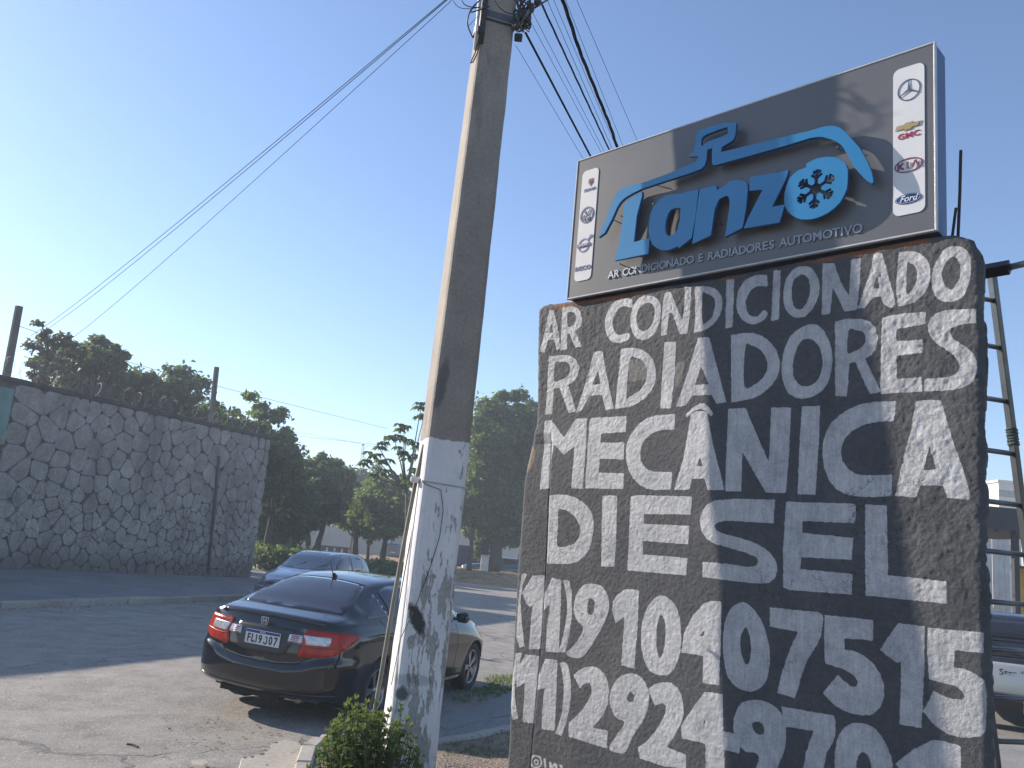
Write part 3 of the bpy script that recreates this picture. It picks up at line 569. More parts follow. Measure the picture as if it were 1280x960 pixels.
    put('block_body', me, m, root)
build_block()

# ------------------------------------------------------------------ shop sign
SIGN = {"car":[[[526,3690],[562,3775],[597,3860],[628,3924],[650,3948],[679,3958],[743,3959],[836,3954],[990,3965],[1096,3979],[1158,3986],[1177,4015],[1116,4032],[1117,4044],[1146,4047],[1153,4103],[1160,4165],[1230,4168],[1320,4163],[1389,4145],[1394,4138],[1390,4076],[1381,4053],[1370,4044],[1313,4029],[1308,4000],[1462,3991],[1665,3980],[1796,3972],[1856,3973],[1882,3970],[1904,3964],[1925,3954],[1943,3942],[1965,3916],[1987,3886],[2036,3812],[2071,3735],[2091,3678],[2099,3632],[2097,3624],[2088,3624],[2058,3658],[2016,3720],[1981,3797],[1963,3833],[1945,3861],[1923,3881],[1901,3897],[1857,3922],[1827,3930],[1797,3934],[1667,3931],[1481,3932],[1309,3934],[1284,3934],[1266,3940],[1259,3954],[1258,4039],[1226,4039],[1224,3986],[1216,3952],[1196,3937],[1130,3931],[982,3926],[815,3919],[747,3907],[696,3892],[668,3874],[646,3848],[615,3783],[568,3707]],[[1186,4070],[1187,4113],[1200,4125],[1222,4130],[1292,4134],[1343,4134],[1351,4094],[1304,4087],[1239,4086],[1199,4070]]],"L":[[[698,3866],[815,3901],[818,3878],[790,3764],[782,3607],[888,3610],[884,3519],[655,3523],[677,3608],[690,3716]]],"a":[[[934,3820],[966,3834],[1009,3836],[1089,3823],[1105,3828],[1185,3821],[1175,3677],[1158,3555],[1082,3514],[1071,3526],[1029,3515],[997,3516],[965,3525],[933,3546],[907,3572],[890,3610],[879,3656],[878,3705],[884,3753],[903,3793]],[[1046,3749],[1078,3742],[1080,3679],[1067,3625],[1050,3600],[1024,3592],[1000,3603],[991,3623],[986,3652],[988,3690],[1005,3735],[1023,3747]]],"n":[[[1193,3819],[1292,3817],[1298,3789],[1346,3803],[1367,3821],[1410,3817],[1435,3808],[1457,3796],[1468,3784],[1475,3753],[1468,3650],[1454,3550],[1359,3521],[1375,3672],[1375,3713],[1369,3732],[1353,3747],[1349,3743],[1328,3741],[1311,3734],[1289,3688],[1273,3545],[1165,3521],[1176,3658]]],"z":[[[1485,3812],[1690,3795],[1680,3757],[1609,3623],[1676,3619],[1651,3533],[1461,3543],[1478,3584],[1558,3728],[1484,3739]]],"o":[[[1781,3804],[1804,3811],[1829,3816],[1859,3815],[1888,3810],[1916,3800],[1939,3787],[1960,3767],[1974,3747],[1982,3721],[1983,3692],[1982,3659],[1979,3626],[1966,3595],[1949,3567],[1922,3544],[1893,3528],[1861,3518],[1828,3513],[1795,3516],[1762,3524],[1734,3540],[1708,3563],[1690,3589],[1676,3617],[1673,3649],[1674,3680],[1682,3713],[1695,3745],[1716,3767],[1740,3780],[1784,3785]]],"flake":[[[1830,3662],[1823,3765],[1915,3722],[1921,3618],[1836,3560],[1749,3604],[1738,3710]]]}
SX = Matrix(((BE.x, 0, BN.x, 0), (BE.y, 0, BN.y, 0), (0, 1, 0, 0), (0, 0, 0, 1)))
def sgn(s, z, f): m = SX.copy(); p = bw(s, z, f); m.translation = p; return m
def curve_mesh(name, loops, ext, bev=0.0, M=None):
    cu = bpy.data.curves.new(name, 'CURVE'); cu.dimensions = '2D'; cu.fill_mode = 'BOTH'; cu.extrude = ext; cu.bevel_depth = bev; cu.bevel_resolution = 0
    for L in loops:
        sp = cu.splines.new('POLY'); sp.points.add(len(L) - 1)
        for p, q in zip(sp.points, L): p.co = (q[0], q[1], 0, 1)
        sp.use_cyclic_u = True
    return obj_to_mesh(cu, name, M)
def obj_to_mesh(data, name, M=None):
    o = bpy.data.objects.new('tmp', data); link(o)
    dg = bpy.context.evaluated_depsgraph_get(); dg.update()
    me = bpy.data.meshes.new_from_object(o.evaluated_get(dg)); me.name = name; me.materials.clear()
    bpy.data.objects.remove(o); 
    if M is not None: me.transform(M)
    me.update(); return me
def text_mesh(txt, size, ext=.001, off=0.0, M=None, align='CENTER', shear=0.0, space=1.0, sx=1.0):
    cu = bpy.data.curves.new('text', 'FONT'); cu.body = txt; cu.size = size; cu.extrude = ext; cu.offset = off
    cu.align_x = align; cu.align_y = 'CENTER'; cu.shear = shear; cu.space_character = space; cu.resolution_u = 3
    T = Matrix.Diagonal((sx, 1, 1, 1))
    return obj_to_mesh(cu, 'text', (M @ T) if M is not None else T)
def join_meshes(name, lst):
    bm = bmesh.new()
    for m in lst: bm.from_mesh(m)
    me = bpy.data.meshes.new(name); bm.to_mesh(me); bm.free(); return me
def ring2d(cx, cz, rx, rz, t, n=28):
    return [[(cx + rx * math.cos(2 * PI * i / n), cz + rz * math.sin(2 * PI * i / n)) for i in range(n)], [(cx + (rx - t) * math.cos(2 * PI * i / n), cz + (rz - t) * math.sin(2 * PI * i / n)) for i in range(n)]]
def ell2d(cx, cz, rx, rz, n=28): return [[(cx + rx * math.cos(2 * PI * i / n), cz + rz * math.sin(2 * PI * i / n)) for i in range(n)]]
def bar2d(x0, y0, x1, y1, w, w1=None):
    d = Vector((x1 - x0, y1 - y0)); d.normalize(); q = Vector((-d.y, d.x)); w1 = w if w1 is None else w1
    return [(x0 + q.x * w / 2, y0 + q.y * w / 2), (x0 - q.x * w / 2, y0 - q.y * w / 2), (x1 - q.x * w1 / 2, y1 - q.y * w1 / 2), (x1 + q.x * w1 / 2, y1 + q.y * w1 / 2)]
def build_sign():
    root = thing('shop_sign', 'grey metal sign with raised blue letters and white logo strips on the black block', 'sign', bw(1.3, 3.357, 0))
    pan = simple('sign_panel_grey', (.115, .115, .120), .34, 0, .05, 2.5, .04, 300, .5)
    tr = simple('sign_trim_white', (.45, .46, .48), .35, .1, .08, 20)
    side = simple('sign_side_blue_grey', (.045, .08, .16), .35, .3, .1, 3)
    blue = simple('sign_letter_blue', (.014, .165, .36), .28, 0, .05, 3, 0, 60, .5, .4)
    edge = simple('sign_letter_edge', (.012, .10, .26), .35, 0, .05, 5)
    wht = simple('logo_strip_white', (.62, .62, .63), .3, 0, .04, 6)
    sil = simple('raised_letter_silver', (.24, .25, .27), .45, .6, .1, 30)
    z0, z1 = 3.366, 4.270; s0, s1 = .258, 2.346; f1 = .03; f0 = -.115
    def sbox(name, a, b, c, d, e_, f_, m, lab=None):   # s0,s1,z0,z1,f0,f1
        mb = MB(); R = Matrix(((BE.x, BN.x, 0), (BE.y, BN.y, 0), (0, 0, 1)))
        mb.box(bw((a + b) / 2, (c + d) / 2, (e_ + f_) / 2), (b - a, abs(f_ - e_), d - c), R, .002)
        return mb.build(name, m, root, label=lab)
    sbox('panel', s0 + .008, s1 - .008, z0 + .008, z1 - .008, f1 - .012, f1 - .004, pan)
    sbox('cabinet', s0 + .004, s1 - .004, z0 + .004, z1 - .004, f0, f1 - .013, side)
    for nm, q in (('frame', (s0, s0 + .009, z0, z1)), ('frame', (s1 - .009, s1, z0, z1)), ('frame', (s0 + .0095, s1 - .0095, z0, z0 + .009)), ('frame', (s0 + .0095, s1 - .0095, z1 - .009, z1))):
        sbox(nm, *q, f1 - .022, f1, tr)
    def shape(name, loops, f, ext, mat, bev=.0015, lab=None, M_=None):
        me = curve_mesh(name, loops, ext, bev, sgn(0, 0, f) if M_ is None else M_)
        return put(name, me, mat, root, label=lab)
    Fz = .09; mm = lambda L: [[(p[0] / 1000, p[1] / 1000) for p in l] for l in L]
    rodm = simple('standoff_steel', (.25, .22, .2), .5, .8)
    offz = Matrix.Translation(-Vector((BP0.x, BP0.y, 0)))
    def letter(key, name, lab=None, boolean=None):
        loops = mm(SIGN[key])
        me = curve_mesh(name, loops, .0095, .001, sgn(0, 0, Fz - .011))
        # front face bright, side returns darker
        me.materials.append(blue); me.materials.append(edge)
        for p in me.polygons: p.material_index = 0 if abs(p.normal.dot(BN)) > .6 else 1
        o = put(name, me, None, root, label=lab)
        return o
    letter('car', 'car_outline', 'raised blue outline of a truck cab and car roofline')
    for k in ('L', 'a', 'n', 'z'): letter(k, 'letter_' + k.lower() if k != 'L' else 'capital_letter', None)
    # the o with a snowflake cut out of it
    o = letter('o', 'letter_o', 'raised blue letter o with a snowflake cut through it')
    ctr = SIGN['flake'][0][0]; cx, cz = ctr[0] / 1000, ctr[1] / 1000
    bm = bmesh.new(); T = sgn(cx, cz, Fz - .011)
    R0 = .098
    def prism(P):
        f = [bm.verts.new(T @ Vector((p[0], p[1], .03))) for p in P]; g_ = [bm.verts.new(T @ Vector((p[0], p[1], -.03))) for p in P]
        n = len(P); bm.faces.new(f); bm.faces.new(g_[::-1])
        for i in range(n): bm.faces.new((f[i], g_[i], g_[(i + 1) % n], f[(i + 1) % n]))
    def ccw(P):
        a = sum(P[i][0] * P[(i + 1) % len(P)][1] - P[(i + 1) % len(P)][0] * P[i][1] for i in range(len(P))); return P if a > 0 else P[::-1]
    cut = []
    for k in range(6):
        a = math.radians(90 - 4 + 60 * k); d = Vector((math.cos(a), math.sin(a)))
        cut.append(bar2d(0, 0, d.x * R0, d.y * R0, .017))
        for sg in (-1, 1):
            for rr, ln in ((.052, .034), (.074, .026)):
                e2 = Vector((math.cos(a + sg * .85), math.sin(a + sg * .85)))
                cut.append(bar2d(d.x * rr, d.y * rr, d.x * rr + e2.x * ln, d.y * rr + e2.y * ln, .014))
    cutters = []
    for i, P in enumerate(cut + [[(.03 * math.cos(t * PI / 3), .03 * math.sin(t * PI / 3)) for t in range(6)]]):
        bm.clear(); prism(ccw(P)); bmesh.ops.recalc_face_normals(bm, faces=bm.faces[:])
        cm = bpy.data.meshes.new('cut'); bm.to_mesh(cm); co = bpy.data.objects.new('cut', cm); link(co); cutters.append(co)
    cc_ = bpy.data.collections.new('cutters'); scene.collection.children.link(cc_)
    for co in cutters: cc_.objects.link(co); COL.objects.unlink(co)
    base = o; loc_ = Vector(o.location); par = o.parent; o.parent = None; o.location = (0, 0, 0)
    bmt = bmesh.new(); bmt.from_mesh(o.data); bmesh.ops.remove_doubles(bmt, verts=bmt.verts[:], dist=1e-5); bmesh.ops.recalc_face_normals(bmt, faces=bmt.faces[:]); bmt.to_mesh(o.data); bmt.free()
    md = o.modifiers.new('b', 'BOOLEAN'); md.operation = 'DIFFERENCE'; md.operand_type = 'COLLECTION'; md.collection = cc_; md.solver = 'EXACT'; md.use_self = True
    dg = bpy.context.evaluated_depsgraph_get(); dg.update()
    me2 = bpy.data.meshes.new_from_object(o.evaluated_get(dg)); o.modifiers.clear()
    if len(me2.polygons) > 20:
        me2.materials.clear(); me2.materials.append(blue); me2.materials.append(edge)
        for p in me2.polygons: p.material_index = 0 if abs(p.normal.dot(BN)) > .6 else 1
        o.data = me2
    o.parent = par; o.location = loc_
    for co in cutters: bpy.data.objects.remove(co)
    bpy.data.collections.remove(cc_)
    # stand-off rods
    for (s, z) in ((.66, 3.80), (.67, 3.51), (.75, 3.56), (.88, 3.82), (.93, 3.55), (1.05, 3.80), (1.12, 3.60), (1.3, 3.62), (1.33, 3.8), (1.5, 3.62), (1.62, 3.82), (1.78, 3.60), (1.92, 3.86), (.85, 3.96), (.62, 3.78)):
        MB().tube([bw(s, z, .024), bw(s, z, Fz - .022)], .003, 6).build('standoff_rod', rodm, root)
    # tag line, letter by letter
    txt = 'AR CONDICIONADO E RADIADORES AUTOMOTIVO'
    sA, zA, sB, zB = .569, 3.452, 2.029, 3.430
    wd = []
    cu = bpy.data.curves.new('w', 'FONT')
    W = {' ': .55, 'I': .42, 'M': 1.25, 'O': 1.08, 'C': .98, 'D': 1.02, 'N': 1.05, 'A': .98, 'R': .92, 'E': .82, 'S': .85, 'U': .98, 'T': .88, 'V': .95}
    tot = sum(W[c] for c in txt); x = 0
    for c in txt:
        t = (x + W[c] / 2) / tot; x += W[c]
        if c != ' ':
            me = text_mesh(c, .062, .003, .0012, sgn(sA + (sB - sA) * t, zA + (zB - zA) * t + .013, .0295))
            put('raised_letter', me, sil, root)
    # white logo strips (rounded)
    def rrect(a, b, c, d, r, n=5):
        out = []
        for (x_, y_, a0) in ((b - r, d - r, 0), (a + r, d - r, 90), (a + r, c + r, 180), (b - r, c + r, 270)):
            for i in range(n + 1):
                t = math.radians(a0 + 90 * i / n); out.append((x_ + r * math.cos(t), y_ + r * math.sin(t)))
        return [out]
    shape('logo_strip', rrect(.310, .438, 3.468, 4.180, .03), .0285, .001, wht, 0)
    shape('logo_strip', rrect(2.163, 2.299, 3.466, 4.186, .03), .0285, .001, wht, 0)
    def flat(name, col, loops_list, f=.0315, rough=.4):
        m = simple(name + '_ink', col, rough, 0, .04)
        ms = [curve_mesh('l', L, .0006, 0, sgn(0, 0, f + .0009 * i)) for i, L in enumerate(loops_list)]
        return put(name, join_meshes(name, ms), m, root)
    def inktext(name, txt, s, z, size, col, off=0.0, f=.0315, sx=1.0, shear=0):
        put(name, text_mesh(txt, size, .0006, off, sgn(s, z, f), sx=sx, shear=shear), simple(name + '_ink', col, .4, 0, .04), root)
    NAVY = (.02, .04, .16)
    # left strip
    flat('shield_emblem', (.16, .03, .05), [[[(.366, 4.117), (.400, 4.117), (.402, 4.09), (.383, 4.068), (.364, 4.09)]]]); flat('shield_emblem_mark', (.05, .05, .14), [ring2d(.383, 4.096, .010, .012, .004, 12)], .033)
    inktext('brand_word', 'SCANIA', .380, 4.046, .026, NAVY, .0007)
    flat('round_emblem', NAVY, [ring2d(.373, 3.883, .053, .053, .010), [bar2d(.350, 3.915, .372, 3.880, .009)], [bar2d(.396, 3.915, .374, 3.880, .009)], [bar2d(.336, 3.892, .357, 3.846, .009)], [bar2d(.410, 3.892, .389, 3.846, .009)], [bar2d(.357, 3.846, .373, 3.876, .009)], [bar2d(.389, 3.846, .373, 3.876, .009)]])
    flat('ring_emblem', (.08, .08, .25), [ring2d(.366, 3.690, .044, .044, .009), [bar2d(.396, 3.72, .412, 3.738, .010)], [[(.405, 3.745), (.426, 3.750), (.421, 3.727)]]])
    flat('emblem_bar', NAVY, [[bar2d(.316, 3.690, .416, 3.690, .020)]], .034); inktext('emblem_word', 'VOLVO', .366, 3.690, .020, (.6, .6, .65), .0005, .0362)
    inktext('brand_word', 'IVECO', .372, 3.544, .036, NAVY, .0015, sx=1.15)
    # right strip
    mc = (2.233, 4.066)
    flat('star_emblem', (.07, .09, .16), [ring2d(mc[0], mc[1], .050, .053, .0045), [bar2d(mc[0], mc[1], mc[0], mc[1] + .050, .011, .002)], [bar2d(mc[0], mc[1], mc[0] - .043, mc[1] - .026, .011, .002)], [bar2d(mc[0], mc[1], mc[0] + .043, mc[1] - .026, .011, .002)]])
    bx, bz = 2.231, 3.886
    cross = lambda k: [[(bx - .055 * k, bz + .004), (bx - .055 * k + .004, bz + .012 * k + .002), (bx - .018 * k, bz + .012 * k + .002), (bx - .016 * k, bz + .020 * k), (bx + .02 * k, bz + .020 * k), (bx + .018 * k, bz + .012 * k), (bx + .058 * k, bz + .012 * k), (bx + .052 * k, bz - .010 * k), (bx + .018 * k, bz - .010 * k), (bx + .014 * k, bz - .019 * k), (bx - .02 * k, bz - .019 * k), (bx - .018 * k, bz - .010 * k), (bx - .058 * k, bz - .010 * k)]]
    flat('bow_tie_emblem', (.28, .29, .31), [cross(1.0)]); flat('bow_tie_gold', (.36, .27, .10), [cross(.8)], .0335)
    inktext('brand_word', 'GMC', 2.232, 3.842, .038, (.34, .02, .05), .0008, sx=1.15)
    flat('oval_emblem', (.16, .03, .06), [ring2d(2.231, 3.698, .061, .034, .005)])
    flat('oval_letters', (.16, .03, .06), [[bar2d(2.187, 3.714, 2.187, 3.682, .008)], [bar2d(2.191, 3.698, 2.208, 3.714, .007)], [bar2d(2.191, 3.698, 2.210, 3.682, .008)], [bar2d(2.228, 3.714, 2.228, 3.682, .009)], [bar2d(2.262, 3.714, 2.249, 3.682, .008)], [bar2d(2.262, 3.714, 2.275, 3.682, .008)]])
    flat('blue_oval_emblem', (.012, .05, .22), [ell2d(2.229, 3.538, .056, .024)]); flat('oval_line', (.6, .62, .66), [ring2d(2.229, 3.538, .052, .0205, .0015)], .0335)
    inktext('brand_word', 'Ford', 2.229, 3.538, .040, (.68, .68, .7), .0004, .0336, sx=.95, shear=.35)
build_sign()
# reinforcing rods standing up behind the sign
rb = thing('rebar_pair', 'two thin dark steel rods sticking up from the block beside the sign', 'steel rods', bw(2.46, 3.34, -.12))
rbm = simple('rusty_dark_steel', (.03, .025, .022), .7, .5, .2)
a, b_ = at(1197, 291, 3.4), at(1201, 188, 3.4)
MB().tube([a - Vector((0, 0, .05)), a.lerp(b_, .5) + Vector((.003, 0, 0)), b_], .0065, 6).build('rod', rbm, rb)
a2, b2 = at(1189, 291, 3.42), at(1195, 260, 3.42)
MB().tube([a2 - Vector((0, 0, .05)), b2], .006, 6).build('rod', rbm, rb)
# ------------------------------------------------------------------ utility pole
PZ0 = Vector((-.3628, 4.51, 0.0)); PDIR = Vector((.0086, .050, 1))
def paxis(z): return PZ0 + PDIR * z
def build_pole():
    root = thing('utility_pole', 'tall concrete utility pole with peeling white paint on its lower part and cables above', 'utility pole', PZ0)
    m, nt, b = new_mat('pole_concrete_and_paint'); v = coords(nt)
    sp = N(nt, 'ShaderNodeSeparateXYZ'); nt.links.new(v, sp.inputs[0]); z = sp.outputs['Z']
    vs = coords(nt, 'Object', (1, 1, .22)); n_st = noise_tex(nt, vs, 24, 8, .72, .3); n_s2 = noise_tex(nt, vs, 42, 5, .7)
    n1 = noise_tex(nt, v, 3, 6, .6); n2 = noise_tex(nt, v, 60, 4, .7)
    conc = ramp(nt, n1, [(.3, (.23, .200, .172)), (.7, (.31, .272, .232))])
    conc = mixc(nt, .4, conc, ramp(nt, n2, [(.3, g3(.3)), (.7, g3(.7))]), 'OVERLAY')
    conc = mixc(nt, mth(nt, 'MULTIPLY', sstep(nt, noise_tex(nt, vs, 7, 6, .7), .56, .7), .35), conc, (.09, .075, .065))
    wh = ramp(nt, n1, [(.3, (.60, .59, .60)), (.7, (.72, .70, .70))])
    wh = mixc(nt, mth(nt, 'MULTIPLY', sstep(nt, n_s2, .5, .7), .30), wh, (.36, .34, .33))
    zz = mth(nt, 'ADD', z, mth(nt, 'MULTIPLY', mth(nt, 'SUBTRACT', noise_tex(nt, v, 18, 3), .5), .03))
    white = mth(nt, 'SUBTRACT', 1.0, sstep(nt, zz, 2.413, 2.419))
    # peeled patches, denser low down and to the right of the face
    px_ = mth(nt, 'ADD', sp.outputs['X'], 0.0)
    side_ = sstep(nt, px_, -.44, -.30)
    low = mth(nt, 'SUBTRACT', 1.0, sstep(nt, z, 1.6, 2.25))
    thr = mth(nt, 'ADD', n_st, mth(nt, 'ADD', mth(nt, 'MULTIPLY', side_, .085), mth(nt, 'MULTIPLY', low, .075)))
    peel = sstep(nt, thr, .672, .692)
    peel = mth(nt, 'MULTIPLY', peel, white)
    c = mixc(nt, white, conc, wh)
    under = ramp(nt, n2, [(.3, (.27, .255, .24)), (.7, (.40, .385, .36))])
    c = mixc(nt, peel, c, under)
    # scorch / rubber smudges
    def blot(cx, cz, rx, rz, tilt=0.0, k=1.0):
        dx = mth(nt, 'SUBTRACT', px_, cx); dz = mth(nt, 'SUBTRACT', z, cz)
        dx = mth(nt, 'ADD', dx, mth(nt, 'MULTIPLY', dz, tilt))
        q = mth(nt, 'ADD', mth(nt, 'POWER', mth(nt, 'MULTIPLY', dx, 1 / rx), 2.0), mth(nt, 'POWER', mth(nt, 'MULTIPLY', dz, 1 / rz), 2.0))
        q = mth(nt, 'ADD', q, mth(nt, 'MULTIPLY', mth(nt, 'SUBTRACT', noise_tex(nt, v, 26, 5, .7), .5), 2.4))
        return mth(nt, 'MULTIPLY', mth(nt, 'SUBTRACT', 1.0, sstep(nt, q, .5, 1.6)), k)
    for a in ((-.372, 1.475, .035, .075, .45, .95), (-.405, 1.115, .028, .035, 0, .85), (-.36, 1.18, .09, .03, 0, .35)):
        c = mixc(nt, blot(*a), c, (.018, .017, .017))
    c = mixc(nt, blot(-.385, 2.72, .03, .14, -.1, .6), c, (.05, .05, .055))
    nt.links.new(c, b.inputs['Base Color']); b.inputs['Roughness'].default_value = .85
    p = bump(nt, b, mth(nt, 'MULTIPLY', peel, -1.0), .9, .004); p = bump(nt, b, n2, .35, .003, p); bump(nt, b, n_s2, .25, .004, p)
    # bevelled square section, slightly wavy
    w0, w1, Ht = .266, .165, 9.2; ang = math.radians(197 - 180)
    ca, sa = math.cos(ang), math.sin(ang); vs_, fs = [], []
    nz = 160
    for i in range(nz + 1):
        z_ = Ht * i / nz; w = (w0 + (w1 - w0) * z_ / Ht) / 2; bv = .028 * w / .13
        pts = [(-w + bv, -w), (w - bv, -w), (w - bv * .3, -w + bv * .3), (w, -w + bv), (w, w - bv), (w - bv, w), (-w + bv, w), (-w, w - bv), (-w, -w + bv), (-w + bv * .3, -w + bv * .3)]
        for k, (x, y) in enumerate(pts):
            j = .0025 * (mnoise.noise((x * 9, y * 9, z_ * 3)) + .6 * mnoise.noise((x * 20, y * 20, z_ * 9)))
            f = 1 + j / w
            vs_.append(Vector((ca * x * f - sa * y * f, sa * x * f + ca * y * f, 0)) + paxis(z_))
    n = 10
    for i in range(nz):
        for k in range(n):
            j = (k + 1) % n; fs.append((i * n + k, i * n + j, i * n + n + j, i * n + n + k))
    fs.append(tuple(range(nz * n, nz * n + n)))
    mesh_obj('pole_shaft', vs_, fs, m, root)
    LX = Vector((ca, sa, 0)); LY = Vector((-sa, ca, 0))
    hw = lambda z_: (w0 + (w1 - w0) * z_ / Ht) / 2
    def onp(x, y, z_, k=1.0): return paxis(z_) + LX * x + LY * y       # -LY is the face to the camera, -LX the sunlit flank
    metal = simple('dull_galvanised', (.28, .27, .25), .5, .7, .15, 12)
    dark = simple('black_cable_rubber', (.018, .018, .02), .5, 0, .2, 20)
    # conduit down the sunlit flank, held by a strap at 2.15 m
    cond = simple('old_conduit', (.20, .18, .14), .6, .2, .2, 6)
    pts = [at(530, 556, 4.58), at(520, 600, 4.57), at(507, 668, 4.55), at(492, 750, 4.52), at(477, 840, 4.48), at(469, 885, 4.46), at(461, 935, 4.45), at(454, 990, 4.44)]
    MB().tube(pts, .0115, 10).build('conduit', cond, root, True)
    MB().tube([p + Vector((.030, .01, 0)) for p in pts[1:]], .0032, 6).build('thin_cable', dark, root, True)
    def strap(z_, t=.0035, h=.012, mat=metal, tilt=0.0):
        w = hw(z_) + t; mb = MB()
        P = [(-w, -w), (w, -w), (w, w), (-w, w)]
        vs2 = [];
        for dz in (-h, h):
            for (x, y) in P: vs2.append(onp(x, y, z_ + dz + tilt * x))
        mb.add(vs2, [(0, 1, 5, 4), (1, 2, 6, 5), (2, 3, 7, 6), (3, 0, 4, 7), (4, 5, 6, 7), (3, 2, 1, 0)])
        return mb
    strap(2.175, .003, .004, tilt=-.05).build('wire_strap', metal, root)
    MB().box(at(519, 600, 4.54), (.05, .05, .03), None, .006).build('strap_buckle', simple('buckle_white', (.6, .6, .6), .5), root)
    # loose wire hanging over the face
    lw = [onp(-hw(2.17), -hw(2.17) - .006, 2.17), onp(-.02, -hw(2.1) - .010, 2.145), onp(.005, -hw(2.05) - .012, 2.04), onp(.003, -hw(1.9) - .012, 1.90), onp(-.03, -hw(1.75) - .012, 1.73), onp(-.085, -hw(1.5) - .012, 1.52), onp(-hw(1.4) - .012, -hw(1.4) - .012, 1.38), onp(-hw(1.2) - .02, -.10, 1.15)]
    MB().tube(lw, .0021, 5).build('loose_wire', dark, root, True)
    # hardware where the cables are fixed
    strap(5.10, .003, .022, mat=metal).build('steel_band', simple('grey_band', (.09, .095, .11), .6, .5), root)
    strap(5.055, .008, .006).build('steel_band', dark, root)
    strap(5.24, .004, .005, tilt=.1).build('wire_strap', metal, root)
    strap(5.8, .004, .03).build('steel_band', metal, root)
    # terminal box and cable head on the left
    hb = MB(); a0, a1 = at(602, -20, 4.66), at(595, 62, 4.66)
    hb.tube([a0, a1], .016, 8).build('cable_head', simple('white_pvc', (.55, .55, .55), .4), root, True)
    MB().tube([at(610, -30, 4.62), at(604, 20, 4.62), at(600, 55, 4.63)], .020, 8).build('dark_sleeve', dark, root, True)
    MB().box(at(601, 39, 4.62), (.05, .05, .05), None, .008).build('clamp', dark, root)
    MB().tube([at(596, 55, 4.62), at(594, 66, 4.62), at(590, 74, 4.62), at(588.5, 79, 4.62), at(591, 78, 4.62), at(597, 66, 4.62), at(600, 52, 4.62)], .004, 6).build('cable_loop', dark, root, True)
    def arc(pts, r, nm='slack_cable'):
        P = smooth_open([at(*p) for p in pts]); MB().tube(P, r, 6).build(nm, dark, root, True)
    arc([(600, 0, 4.6), (590, 10, 4.58), (585, 22, 4.58), (585, 33, 4.6), (591, 47, 4.62)], .0045)
    arc([(596, 4, 4.6), (588, 15, 4.6), (600, 12, 4.6), (612, 8, 4.6)], .004)
    arc([(575, -6, 4.6), (580, 5, 4.6), (590, 9, 4.6), (600, 9, 4.62)], .003)
    arc([(566, 0, 4.6), (572, 8, 4.6), (582, 11, 4.6), (597, 10, 4.62)], .002)
    arc([(585, 33, 4.6), (592, 26, 4.6), (597, 20, 4.6)], .0018)
    arc([(615, -4, 4.55), (625, 10, 4.55), (637, 17, 4.55), (652, 17, 4.6)], .003)
    # tangle on the right of the pole
    MB().box(at(648, 47, 4.70), (.05, .05, .035), None, .006).build('bracket', dark, root)
    MB().tube([at(640, 32, 4.68), at(650, 34, 4.68), at(656, 22, 4.68), at(664, 8, 4.68)], .012, 8).build('insulator_arm', metal, root, True)
    green = simple('greenish_tape', (.10, .13, .05), .6, 0, .3, 30)
    rr = random.Random(3)
    for k in range(14):
        P = [at(648 + rr.uniform(-4, 16), rr.uniform(-6, 40), 4.68 + rr.uniform(-.06, .06)) for _ in range(5)]
        MB().tube(smooth_open(P), rr.choice([.003, .005, .007]), 6).build('knotted_cable', green if k % 5 == 0 else dark, root, True)
    for (x, y, s) in ((663, 10, .05), (660, 24, .04), (656, 33, .03), (672, 2, .045)):
        mb = MB(); mb.box(at(x, y, 4.69), (s, s, s * 1.3), None, s * .3); mb.build('splice_box', dark, root)
    MB().tube([at(665, 12, 4.69), at(684, 0, 4.8), at(700, -10, 4.9)], .006, 6).build('cable_tail', dark, root, True)
def smooth_open(P, n=4):
    P = [Vector(p) for p in P]; out = []
    for i in range(len(P) - 1):
        p0 = P[max(i - 1, 0)]; p1 = P[i]; p2 = P[i + 1]; p3 = P[min(i + 2, len(P) - 1)]
        for k in range(n):
            t = k / n; out.append(.5 * ((2 * p1) + (p2 - p0) * t + (2 * p0 - 5 * p1 + 4 * p2 - p3) * t * t + (3 * p1 - p0 - 3 * p2 + p3) * t ** 3))
    out.append(P[-1]); return out
build_pole()

# ------------------------------------------------------------------ overhead cables, each its own
CABLE = simple('overhead_cable', (.010, .010, .012), .9, 0, .2, 5, spec=.05)
def through(A, px, py, dz):
    """point on the sight line of (px,py) at the height of A plus dz"""
    d = FWD + (px - 640) / FPX * RIGHT - (py - 480) / FPX * UP
    return Vector(CAMPOS + d * ((A.z + dz - EYE) / d[2]))
def cable_away(x0, y0, Y0, x1, y1, r, label, wob=0.0, twist=False):
    A = at(x0, y0, Y0); B = through(A, x1, y1, -.10); D = B - A; L = D.length
    far = A + D * (26 / L); far.z = A.z - .35
    mb = MB()
    def pt(t):   # t in metres along; passes A and B exactly, then a shallow sag
        p = A.lerp(far, t / 26)
        lin = A.z + (B.z - A.z) * t / L
        if t <= L: p.z = lin
        else:
            u = (t - L) / (26 - L); p.z = B.z * (1 - u) + far.z * u - 1.0 * u * (1 - u) * .5
        if wob: p += Vector((math.sin(t * 5.1), math.cos(t * 4.3), math.sin(t * 6.7 + 1))) * wob
        return p
    ts = np.concatenate([np.linspace(0, L, 40), np.linspace(L, 26, 20)[1:]])
    P = [pt(t) for t in ts]
    if twist:
        for ph in (0, 2.1, 4.2):
            Q = []
            for t, p in zip(np.linspace(0, 26, 260), [pt(t) for t in np.linspace(0, 26, 260)]):
                a = t * 9 + ph; Q.append(p + Vector((math.cos(a), 0, math.sin(a))) * r * .8)
            mb.tube(Q, r * .75, 5)
    else: mb.tube(P, r, 6)
    o = mb.build('overhead_cable', CABLE, None, True)
    tag(o, label, 'cable', 'cables running from the pole over the sign')
